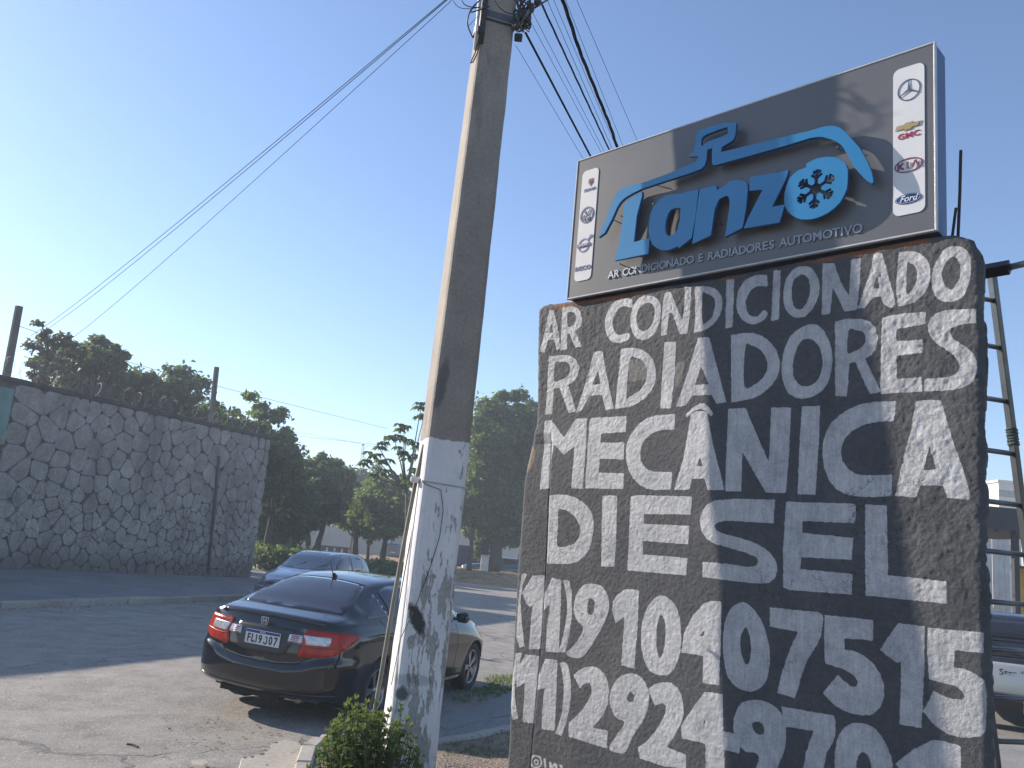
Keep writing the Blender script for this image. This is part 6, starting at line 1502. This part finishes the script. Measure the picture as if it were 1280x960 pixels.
    jm = curve_mesh('j', [[(.030, .036), (.030, -.022), (.024, -.034), (.010, -.039), (-.008, -.038), (-.020, -.030), (-.024, -.014), (-.012, -.012), (-.009, -.022), (0, -.027), (.010, -.026), (.016, -.020), (.017, .025), (-.004, .025), (-.004, .036)]], .0012, 0, RT(-.037, .769, .0062) @ Matrix.Diagonal((.80, 1, 1, 1)))
    chars = [text_mesh(ch, .108, .0012, .0026, RT(yy, .768, .0062), sx=.80) for ch, yy in (('F', .158), ('L', .108), ('I', .068), ('9', .022), ('0', -.100), ('7', -.158))] + [jm]
    put('plate_characters', join_meshes('plate_characters', chars), simple('plate_ink', (.012, .012, .012), .5), root)
    put('plate_country', text_mesh('BRASIL', .022, .0008, .0003, RT(0, .838, .0082)), simple('plate_ink_white', (.6, .6, .62), .5), root)
    put('badge_letter', text_mesh('H', .062, .004, .0035, Matrix.Translation((-.012, 0, 0)) @ RT(0, .953, .0), sx=1.15), CHROME, root)
    ring = curve_mesh('r', [[(-.040, .038), (.040, .038), (.046, .02), (.036, -.036), (-.036, -.036), (-.046, .02)], [(-.034, .032), (.034, .032), (.040, .017), (.031, -.030), (-.031, -.030), (-.040, .017)]], .003, .001, Matrix.Translation((-.012, 0, 0)) @ RT(0, .953, 0)); put('badge_ring', ring, CHROME, root)
    put('model_letters', text_mesh('LXS', .036, .002, .0008, Matrix.Translation((.004, 0, 0)) @ RT(-.455, .925, .0), sx=1.2), simple('blue_chrome', (.10, .28, .50), .2, .8), root)
    put('model_script', text_mesh('CIVIC', .032, .002, .001, Matrix.Translation((.010, 0, 0)) @ RT(.47, .925, .0), sx=1.3), CHROME, root)
    # aerial, mirrors, exhaust, underside
    mb = MB(); zt = 1.418
    mb.tube([(.26, 0, 1.385), (.22, 0, 1.415), (.20, 0, 1.425)], [.030, .020, .007], 8); mb.tube([(.20, 0, 1.42), (.13, 0, 1.52), (.10, 0, 1.56)], [.005, .0035, .003], 6); mb.build('roof_aerial', BLKP, root, True)
    for s in (-1, 1):
        mb = MB(); mb.box((1.90, s * .955, 1.005), (.13, .17, .13), Matrix.Rotation(s * .25, 3, 'Z'), .035); mb.box((1.95, s * .86, .97), (.06, .10, .03)); mi = mb.build('wing_mirror', paint, root, True)
        mb = MB(); mb.box((1.832, s * .955 + s * .018, 1.008), (.004, .13, .09), Matrix.Rotation(s * .25, 3, 'Z')); g_ = mb.build('mirror_glass', GLASS_B, mi); g_.location = (0, 0, 0)
        for wx in (0.0, 2.668): wheel(root, wx, s, .865, .318, .215)
    mb = MB(); mb.box((1.33, 0, .215), (3.6, 1.30, .10)); mb.box((-.62, .15, .28), (.35, .7, .14)); mb.box((0, 0, .24), (.12, 1.4, .08)); mb.build('underbody', ALLOYD, root)
    MB().tube([(-.55, -.42, .25), (-.80, -.42, .24)], .028, 10).build('exhaust_pipe', simple('dull_steel', (.2, .2, .2), .4, .8), root, True)
    place_root(root, (-1.93, 9.57, .012), 1.216, .032)
sedan()

# --- small blue-grey hatchback, facing the viewer
def hatch():
    root = thing('blue_hatchback', 'small blue grey hatchback facing the viewer, half hidden by the black sedan', 'car', local=True)
    S = dict(x=[-.55, -.45, -.30, 0, .35, .75, 1.15, 1.5, 1.85, 2.15, 2.45, 2.75, 2.95],
             z0=[.28, .25, .22, .20, .19, .19, .19, .19, .19, .19, .20, .21, .25],
             w=[.76, .79, .805, .815, .818, .818, .818, .818, .818, .815, .80, .76, .69],
             zb=[.93, .935, .935, .925, .915, .905, .90, .895, .885, .865, .82, .76, .69],
             yb=[.72, .74, .75, .755, .76, .76, .76, .76, .75, .74, .71, .65, .57],
             zt=[1.20, 1.31, 1.375, 1.415, 1.43, 1.435, 1.42, 1.33, 1.14, .995, .935, .865, .78],
             yr=[.56, .56, .56, .565, .57, .57, .575, .58, .60, .63, .62, .57, .48],
             cr=[.05, .055, .055, .055, .055, .055, .055, .06, .06, .05, .05, .05, .05], rear=.07, front=.11, bowr=.10, bowf=.26)
    paint = car_paint('blue_grey_paint', (.13, .165, .215), .22, .35, 1.0, .3)
    V, F = car_shell(S, 70); body, bvh = finish_shell(V, F, (0.0, 2.44), .33, .82, paint, ALLOYD, root)
    P = lambda *a, **k: patch(a[0], bvh, *a[1:], root, **k)
    P('windscreen', [(1.30, -.50), (1.27, 0), (1.30, .50), (1.98, .63), (2.09, .3), (2.12, 0), (2.09, -.3), (1.98, -.63)], 'top', glass_mat('windscreen_glass', (.05, .085, .12), .05), off=.004, step=.07)
    for sd in ('right', 'left'):
        P('side_window', [(.86, .985), (.84, 1.34), (1.15, 1.325), (1.40, 1.26), (1.62, 1.12), (1.76, .985)], sd, TINT, off=.005, step=.06)
        P('side_window', [(.02, 1.0), (.10, 1.30), (.40, 1.345), (.76, 1.348), (.78, .985)], sd, GLASS_B, off=.005, step=.06)
        P('panel_gap', ribbon([(.81, 1.30), (.81, .9), (.79, .35)], .010), sd, GAP, off=.001, step=.05); P('panel_gap', ribbon([(1.78, .93), (1.80, .6), (1.76, .35)], .010), sd, GAP, off=.001, step=.05)
        P('side_moulding', [(.40, .50), (.40, .56), (2.02, .55), (2.02, .49)], sd, BLKP, off=.012, step=.1)
    P('rear_window', [(-.46, 1.02), (-.46, 1.30), (.46, 1.30), (.46, 1.02)], 'rear', TINT, off=.004, step=.08)
    for sd, s in (('fr', -1), ('fl', 1)):
        o = P('headlight', [(1.42, .63), (1.44, .71), (1.58, .76), (1.76, .765), (1.80, .70), (1.70, .63), (1.55, .61)], sd, simple('headlight_glass', (.62, .60, .55), .12, .2, .2, 20, .2, 40, .6, 1), off=.010, step=.04)
        P('indicator', [(1.40, .63), (1.42, .71), (1.48, .72), (1.47, .62)], sd, simple('amber_lens', (.75, .30, .06), .2, 0, .1, 9, 0, 60, .5, 1), off=.014, step=.03)
    P('grille', [(-.34, .655), (-.30, .715), (.30, .715), (.34, .655)], 'front', BLKP, off=.006, step=.05)
    P('lower_grille', [(-.50, .33), (-.46, .45), (.46, .45), (.50, .33)], 'front', BLKP, off=.006, step=.06)
    P('front_bumper', [(-.74, .47), (-.68, .60), (.68, .60), (.74, .47)], 'front', paint, off=.03, step=.07)
    P('number_plate', [(-.20, .475), (-.20, .575), (.20, .575), (.20, .475)], 'front', simple('plate_grey', (.4, .41, .43), .4), off=.036, step=.07)
    for k in (-.28, .25): MB().tube([(2.03, k, 1.03), (1.83, k + .28, 1.165)], .007, 5).build('wiper', BLKP, root)
    for s in (-1, 1):
        mb = MB(); mb.box((1.66, s * .885, .99), (.11, .15, .11), None, .03); mb.box((1.70, s * .80, .965), (.05, .10, .03)); mb.build('wing_mirror', BLKP, root, True)
        for wx in (0.0, 2.44): wheel(root, wx, s, .805, .29, .18, 6, False)
    mb = MB(); mb.box((1.1, 0, .23), (3.0, 1.2, .10)); mb.build('underbody', ALLOYD, root)
    mb = MB(); mb.tube([(1.22, .0, 1.40), (1.12, 0, 1.47)], .006, 5); mb.build('roof_aerial', BLKP, root)
    place_root(root, (-4.0, 22.0, .02), math.radians(257), 0)
hatch()

# --- far vehicles
def far_car(name, label, loc, yaw, col, suv=True):
    root = thing(name, label, 'car', local=True)
    h = 1.66 if suv else 1.42; k = h / 1.66
    S = dict(x=[-.75, -.6, -.3, .2, .8, 1.4, 1.8, 2.2, 2.6, 3.0, 3.3], z0=[.35, .32, .28, .26, .26, .26, .26, .26, .27, .28, .33], w=[.82, .86, .88, .89, .89, .89, .89, .89, .88, .85, .76],
             zb=[1.05 * k] * 7 + [1.02 * k, .98 * k, .9 * k, .82 * k], yb=[.78, .80, .82, .82, .82, .82, .82, .81, .79, .74, .65], zt=[1.45 * k, 1.56 * k, 1.63 * k, 1.66 * k, 1.66 * k, 1.60 * k, 1.42 * k, 1.15 * k, 1.07 * k, 1.0 * k, .9 * k],
             yr=[.62, .63, .63, .64, .64, .64, .66, .70, .68, .64, .55], cr=[.05] * 11, rear=.08, front=.1, bowr=.10, bowf=.2)
    V, F = car_shell(S, 44); paint = car_paint('far_car_paint', col, .3, .2, 1, .3); body, bvh = finish_shell(V, F, (0, 2.62), .37, .88, paint, ALLOYD, root)
    P = lambda *a, **kk: patch(a[0], bvh, *a[1:], root, **kk)
    P('rear_window', [(-.56, 1.12 * k), (-.50, 1.46 * k), (.50, 1.46 * k), (.56, 1.12 * k)], 'rear', TINT, off=.006, step=.12)
    P('windscreen', [(1.5, -.55), (1.5, .55), (2.18, .68), (2.18, -.68)], 'top', GLASS_B, off=.006, step=.12)
    for sd in ('right', 'left'):
        P('side_window', [(-.2, 1.12 * k), (0, 1.52 * k), (.75, 1.55 * k), (.75, 1.12 * k)], sd, TINT, off=.006, step=.12); P('side_window', [(.85, 1.12 * k), (.85, 1.55 * k), (1.4, 1.50 * k), (1.95, 1.14 * k)], sd, TINT, off=.006, step=.12)
    for sd in ('rr', 'rl'): P('tail_light', [(-.30, .95 * k), (0, 1.0 * k), (0, .85 * k), (-.28, .80 * k)], sd, RED, off=.01, step=.08)
    for sd in ('fr', 'fl'): P('headlight', [(1.85, .72 * k), (1.86, .84 * k), (2.1, .86 * k), (2.1, .74 * k)], sd, CLEAR, off=.01, step=.08)
    P('number_plate', [(-.25, .62), (-.25, .75), (.25, .75), (.25, .62)], 'rear', simple('plate_grey', (.4, .41, .43), .4), off=.01, step=.2)
    for s in (-1, 1):
        for wx in (0, 2.62): wheel(root, wx, s, .87, .34, .21, 5, False)
    MB().box((1.3, 0, .32), (3.4, 1.3, .12)).build('underbody', ALLOYD, root)
    place_root(root, loc, yaw)
b_ = at(489, 700, 84); far_car('distant_suv', 'tiny dark sport utility vehicle parked far off in front of the pale wall', (b_.x, 84, .03), math.radians(100), (.03, .035, .04))
b_ = at(640, 700, 52); far_car('teal_car', 'small teal blue parked car mostly hidden behind the block edge, beside the blue skip', (b_.x + .3, 53, .03), math.radians(175), (.05, .14, .20), False)
# ------------------------------------------------------------------ far things seen through the gap
def blue_skip():
    c = at(587, 700, 56); root = thing('blue_skip', 'deep blue metal waste container standing under the large dark tree', 'container', Vector((c.x, 56, .03)))
    m = simple('skip_blue_paint', (.012, .035, .13), .5, 0, .25, 2)
    mb = MB(); w, h, d = 1.2, 1.85, 1.6
    V = []
    for z, k in ((.15, .86), (h, 1.0)):
        for sx, sy in ((-1, -1), (1, -1), (1, 1), (-1, 1)): V.append(Vector((c.x + sx * w * k, 57.5 + sy * d * k, .03 + z)))
    mb.add(V, [(0, 1, 5, 4), (1, 2, 6, 5), (2, 3, 7, 6), (3, 0, 4, 7), (3, 2, 1, 0), (4, 5, 6, 7)]); mb.build('skip_body', m, root)
    for i in range(5):
        x = c.x - w * .85 + i * w * .425; MB().box((x, 57.5 - d - .02, .95), (.09, .10, 1.6)).build('rib', m, root)
    mb = MB(); mb.box((c.x, 57.5 - d - .03, 1.9), (2 * w + .1, .12, .12)); mb.build('rim', m, root)
    for s in (-1, 1): MB().box((c.x + s * .9, 56.6, .11), (.2, .5, .16)).build('foot', BLKP, root)
blue_skip()
wp_ = at(606, 700, 50); mb = MB(); mb.box((wp_.x, 50.5, .95), (.48, .18, 1.0), None, .03); mb.box((wp_.x, 50.5, 1.47), (.56, .26, .06), None, .02)
tag(mb.build('white_post', simple('white_paint_old', (.62, .61, .58), .7, 0, .15, 4), None), 'short white concrete post between the blue skip and the tree trunks', 'post')
def far_wall():
    a = at(355, 690, 96); b = at(650, 690, 96); root = thing('pale_building', 'long pale beige blank wall of a distant building behind the thin tree trunks', 'building', Vector(((a.x + b.x) / 2, 96, .03)))
    m = simple('pale_render', (.33, .31, .275), .9, 0, .06, .25, .2, 8)
    zt = at(430, 640, 96).z
    mb = MB(); mb.box(((a.x + b.x) / 2 + 2, 99, zt / 2), (b.x - a.x + 26, 6, zt)); mb.build('wall', m, root)
    mb = MB(); mb.box(((a.x + b.x) / 2 + 2, 99, zt + .08), (b.x - a.x + 26.4, 6.4, .18)); mb.build('parapet', simple('parapet_grey', (.25, .24, .22), .9), root)
    for i in range(9): mb = MB(); mb.box((a.x - 6 + i * 5.2, 95.97, zt / 2), (.35, .12, zt - .1)); mb.build('pilaster', m, root)
far_wall()
def barrier():
    Y = 62; a, b = at(394, 690, Y), at(441, 693, Y); root = thing('low_barrier', 'low dark rail with short posts and pale gaps between the thin trunks', 'barrier', Vector(((a.x + b.x) / 2, Y, .03)))
    m = simple('barrier_dark', (.05, .04, .035), .9, 0, .2, 3)
    MB().box(((a.x + b.x) / 2, Y, 1.0), (b.x - a.x, .3, .12), None, .02).build('rail', m, root)
    for i in range(6):
        t = i / 5; MB().box((a.x + (b.x - a.x) * t, Y, .5), (.34, .3, .96), None, .02).build('barrier_post', m, root)
barrier()
p0, p1 = at(453, 596, 110), at(454, 556, 110)
root = thing('radio_mast', 'thin lattice mast rising above the distant trees left of the pole', 'mast', Vector((p0.x, 110, 0)))
mb = MB(); steel = simple('mast_steel', (.3, .3, .32), .5, .5)
for dx in (-.22, .22): mb.tube([(p0.x + dx, 110, 0), (p1.x + dx * .5, 110, p1.z)], .05, 4)
for i in range(14):
    z = p1.z * (i + .5) / 14; mb.tube([(p0.x - .2, 110, z), (p0.x + .2, 110, z + (.4 if i % 2 else -.4))], .035, 4)
mb.build('lattice', steel, root); MB().box((p1.x, 110, p1.z), (.3, .12, .2)).build('antenna_bar', steel, root)

# ------------------------------------------------------------------ ladder and bracket beside the block
def ladder():
    root = thing('metal_ladder', 'grey aluminium ladder leaning at the right edge of the block, rope round its rail', 'ladder', at(1300, 1100, 4.9))
    al = simple('ladder_aluminium', (.11, .12, .125), .38, .7, .15, 8)
    rm = simple('ladder_rung_dark', (.10, .115, .13), .4, .6, .15, 10)
    Yt, Yb = 4.75, 4.95
    T = at(1240, 345, Yt); B = at(1279, 650, Yb); D = (T - B).normalized()
    low = B - D * (B.z / D.z - .05 / D.z); W = Vector((-.40, -.10, 0))
    R3 = Matrix((Vector((1, 0, 0)), D.cross(Vector((1, 0, 0))).normalized(), D)).transposed()
    for off in (Vector((0, 0, 0)), W):
        a, b = T + off, low + off; mb = MB(); c = (a + b) / 2; L = (a - b).length; mb.box(c, (.030, .062, L), R3, .004); mb.build('side_rail', al, root)
    ys = [377, 435, 502, 567, 632, 694, 757, 815, 875, 930, 985]
    for y in ys:
        # point on rail whose image row is y
        best = min((abs(proj_y(low.lerp(T, t / 400)) - y), t) for t in range(401))[1]; p = low.lerp(T, best / 400)
        MB().tube([p, p + W], .0155, 8).build('rung', rm, root, True)
    rope = simple('teal_rope', (.05, .075, .075), .95, 0, .3, 40); mb = MB()
    a = B.lerp(T, .30); P = []
    for i in range(120):
        t = i / 119; q = B.lerp(T, .30 + .07 * t); an = t * 2 * PI * 15; P.append(q + Vector((math.cos(an) * .021, math.sin(an) * .036, 0)) + Vector((.004 * math.sin(t * 37), 0, 0)))
    mb.tube(P, .006, 5); mb.build('tied_rope', rope, root, True)
def proj_y(P):
    d = np.array(P) - CAMPOS; return 480 - FPX * (d @ UP) / (d @ FWD)
ladder()
br = thing('black_bracket', 'black steel arm with a thinner grey tube sticking out right of the block', 'bracket', at(1228, 336, 3.75))
mb = MB(); a, b = at(1222, 341, 3.72), at(1262, 334, 3.62); mb.tube([a - (b - a) * .4, b], .036, 4); mb.build('arm', simple('black_steel', (.010, .010, .011), .4, .3), br)
mb = MB(); mb.tube([b, at(1300, 325, 3.55)], .016, 8); mb.build('thin_tube', simple('grey_tube', (.25, .25, .26), .4, .6), br, True)

# ------------------------------------------------------------------ yard on the right
yard = struct(slab('yard_paving', [(2.6, 6), (16, 6), (22, 40), (6.2, 40)], -.01, .02, PAVE, .01))
def pickup():
    root = thing('dark_pickup', 'dark pickup truck with a pale lettered tailgate seen through the ladder rungs', 'pickup truck', local=True)
    S = dict(x=[-1.05, -.9, -.5, 0, .5, .75, .95, 1.3, 1.7, 2.1, 2.5, 2.9, 3.25], z0=[.40, .38, .35, .32, .30, .28, .26, .26, .26, .26, .26, .28, .33],
             w=[.80, .83, .84, .85, .85, .85, .85, .85, .85, .85, .84, .80, .72], zb=[.98, 1.0, 1.0, 1.0, .99, .985, .98, .97, .96, .94, .90, .84, .76], yb=[.77, .79, .80, .80, .80, .80, .80, .79, .79, .78, .75, .70, .62],
             zt=[1.03, 1.05, 1.05, 1.05, 1.07, 1.35, 1.55, 1.60, 1.57, 1.38, 1.10, 1.0, .88], yr=[.75, .76, .76, .76, .74, .66, .61, .60, .61, .64, .68, .65, .55], cr=[.02, .02, .02, .02, .03, .05, .05, .05, .05, .05, .05, .05, .05], rear=.04, front=.1, bowr=.05, bowf=.2)
    paint = car_paint('pickup_dark_paint', (.02, .022, .028), .25, .1, 1, .3); silver = car_paint('pickup_pale_paint', (.52, .50, .46), .3, .3, 1, .3)
    V, F = car_shell(S, 64); body, bvh = finish_shell(V, F, (0, 2.72), .35, .85, paint, ALLOYD, root)
    P = lambda *a, **k: patch(a[0], bvh, *a[1:], root, **k)
    P('tailgate', [(-.66, .96), (.66, .96), (.66, .56), (-.66, .56)], 'rear', silver, off=.02, step=.08)
    P('rear_bumper', [(-.80, .53), (.80, .53), (.78, .36), (-.78, .36)], 'rear', BLKP, off=.06, step=.08)
    P('tail_light', [(-.79, .95), (-.70, .95), (-.70, .58), (-.79, .58)], 'rear', RED, off=.015, step=.05); P('tail_light', [(.79, .95), (.70, .95), (.70, .58), (.79, .58)], 'rear', RED, off=.015, step=.05)
    P('tonneau_cover', [(-.95, -.70), (-.95, .70), (.50, .70), (.50, -.70)], 'top', simple('tonneau_black', (.012, .012, .014), .9, 0, .2, 8, spec=.1), off=.01, step=.1)
    P('rear_window', [(.62, -.56), (.62, .56), (.86, .52), (.86, -.52)], 'top', TINT, off=.006, step=.08)
    P('number_plate', [(-.2, .50), (-.2, .40), (.2, .40), (.2, .50)], 'rear', simple('plate_grey', (.4, .41, .43), .4), off=.07, step=.1)
    for sd in ('right', 'left'): P('side_window', [(.95, 1.04), (1.0, 1.45), (1.55, 1.47), (2.15, 1.06)], sd, TINT, off=.006, step=.07)
    hit = bvh.ray_cast(Vector((-6, .4, .86)), Vector((1, 0, 0))); RM = Matrix(((0, 0, -1, 0), (-1, 0, 0, 0), (0, 1, 0, 0), (0, 0, 0, 1))); RM.translation = Vector((hit[0].x - .024, .30, .84))
    put('tailgate_letters', text_mesh('Strada', .11, .003, .001, RM, sx=1.25), simple('letter_dark', (.03, .03, .035), .4), root)
    for x in (-.75, .1, .72): MB().tube([(x, -.74, 1.04), (x, -.72, 1.30), (x, .72, 1.30), (x, .74, 1.04)], .025, 8).build('rack_bar', BLKP, root)
    for s in (-1, 1):
        MB().tube([(-.8, s * .72, 1.30), (.75, s * .72, 1.30)], .025, 8).build('rack_rail', BLKP, root)
        for wx in (0, 2.72): wheel(root, wx, s, .84, .31, .19, 5, False)
    MB().box((1.1, 0, .36), (3.6, 1.2, .12)).build('underbody', ALLOYD, root)
    b = at(1300, 860, 11.6); place_root(root, (b.x + .45, 12.6, .02), math.radians(66))
pickup()
def yard_things():
    # black car further back
    far_car('black_yard_car', 'black car behind the pickup, only its dark roof seen between the ladder rungs', (at(1262, 800, 18).x + 1.4, 18.5, .02), math.radians(62), (.012, .012, .015), False)
    # yellow truck box
    c = at(1300, 730, 26); root = thing('yellow_truck', 'yellow truck body standing in the yard at the right edge of the photo', 'truck', Vector((c.x, 26, .02)))
    yl = simple('yellow_truck_paint', (.50, .30, .03), .4, 0, .12, 3); zt = at(1272, 708, 26).z; x0 = at(1265, 730, 26).x
    RT_ = Matrix.Rotation(-math.atan2(x0, 26), 3, 'Z'); tp = lambda u, v, z: RT_ @ Vector((u, v, 0)) + Vector((x0, 26, z))
    mb = MB(); mb.box(tp(1.1, 1.2, (zt + .7) / 2), (2.2, 2.4, zt - .7), RT_, .05); mb.build('truck_body', yl, root)
    for i in range(5): MB().box(tp(.2 + i * .42, -.03, (zt + .7) / 2), (.05, .05, zt - .8), RT_).build('body_rib', yl, root)
    MB().box(tp(1.1, -.02, zt - .02), (2.24, .08, .08), RT_).build('top_rail', BLKP, root)
    MB().box(tp(1.1, 1.2, .62), (1.9, 2.3, .2), RT_).build('chassis', BLKP, root)

    for sx in (.25, 1.95):
        mb = MB(); mb.lathe([(.02, -.12), (.42, -.12), (.45, -.08), (.45, .08), (.42, .12), (.02, .12)], 24, 'Y', (0, 0, 0)); R = Matrix.Rotation(PI / 2, 3, 'Z')
        mb.v = [tuple(R @ Vector(v) + tp(sx, .3, .47)) for v in mb.v]; mb.build('wheel', RUBBER, root, True)
    # white workshop gate with red trim above
    Y = 30; a = at(1226, 700, Y); b = at(1262, 700, Y); zt = at(1245, 662, Y).z
    g = thing('white_gate', 'pale grey metal gate with a thin red strip on top, left of the yellow truck', 'gate', Vector(((a.x + b.x) / 2, Y, .02)))
    wm = simple('gate_white', (.48, .50, .52), .5, .1, .1, 3); n = 7
    for i in range(n):
        x = a.x - .4 + (b.x - a.x + .4) * (i + .5) / n; w = (b.x - a.x + .4) / n
        mb = MB(); mb.box((x, Y + (.03 if i % 2 else 0), zt / 2), (w - .02, .06, zt - .1), None, .008); mb.build('gate_panel', wm, g)
    MB().box(((a.x + b.x) / 2 - .2, Y - .05, zt + .03), (b.x - a.x + .5, .10, .12)).build('red_trim', simple('red_trim', (.28, .03, .02), .5), g)
    # dark canopy roof
    Y = 22; a = at(1222, 650, Y); b = at(1300, 650, Y); z0, z1 = at(1250, 662, Y).z, at(1250, 634, Y).z
    g = thing('dark_canopy', 'dark low pitched canopy roof on posts above the yard, seen behind the ladder', 'canopy', Vector(((a.x + b.x) / 2, Y, .02)))
    dk = simple('canopy_dark', (.03, .032, .036), .7, .1, .2, 2)
    MB().box(((a.x + b.x) / 2 + .5, Y + 2, (z0 + z1) / 2), (b.x - a.x + 1.5, 4, z1 - z0)).build('canopy_roof', dk, g)
    for i in range(8): MB().box((a.x + i * .5, Y + .02, z0 - .02), (.06, .12, .10)).build('rafter_end', dk, g)
    for x in (a.x + 1.15, b.x + .8): MB().box((x, Y + .3, z0 / 2), (.14, .14, z0)).build('canopy_post', dk, g)
    # distant white blocks
    for (px0, px1, py, Y, lb) in ((1226, 1246, 612, 150, 'distant cream apartment block, the lower left one behind the ladder'), (1249, 1275, 604, 140, 'distant cream apartment block, the taller one right behind the ladder')):
        a, b = at(px0, 640, Y), at(px1, 640, Y); zt = at((px0 + px1) / 2, py, Y).z; g = thing('far_block', lb, 'building', Vector(((a.x + b.x) / 2, Y, 0)), 'distant cream blocks')
        cm = simple('cream_render', (.62, .58, .50), .9, 0, .05, .2)
        MB().box(((a.x + b.x) / 2, Y + 4, zt / 2), (b.x - a.x, 8, zt)).build('wall', cm, g); MB().box(((a.x + b.x) / 2, Y + 4, zt + .2), (b.x - a.x + .5, 8.5, .4)).build('parapet', cm, g)
        nx = 4
        for f in range(5):
            for i in range(nx): MB().box((a.x + (b.x - a.x) * (i + .5) / nx, Y - .02, zt - 1.8 - f * 3), (.8, .1, 1.1)).build('window', TINT, g)
yard_things()
# ------------------------------------------------------------------ the morning air
def haze():
    mb = MB(); x0, x1, y0, y1, z0, z1 = -60, 60, -6, 170, -1.2, 17
    mb.box(((x0 + x1) / 2, (y0 + y1) / 2, (z0 + z1) / 2), (x1 - x0, y1 - y0, z1 - z0))
    m = bpy.data.materials.new('morning_haze'); m.use_nodes = True; nt = m.node_tree; nt.nodes.clear()
    out = nt.nodes.new('ShaderNodeOutputMaterial'); v = nt.nodes.new('ShaderNodeVolumePrincipled')
    v.inputs['Color'].default_value = (.80, .88, 1, 1); v.inputs['Density'].default_value = .0025; v.inputs['Anisotropy'].default_value = .15
    nt.links.new(v.outputs[0], out.inputs['Volume'])
    o = mb.build('haze', m, None, kind='stuff'); o['label'] = 'thin pale morning haze over the whole street'; o['category'] = 'haze'
haze()
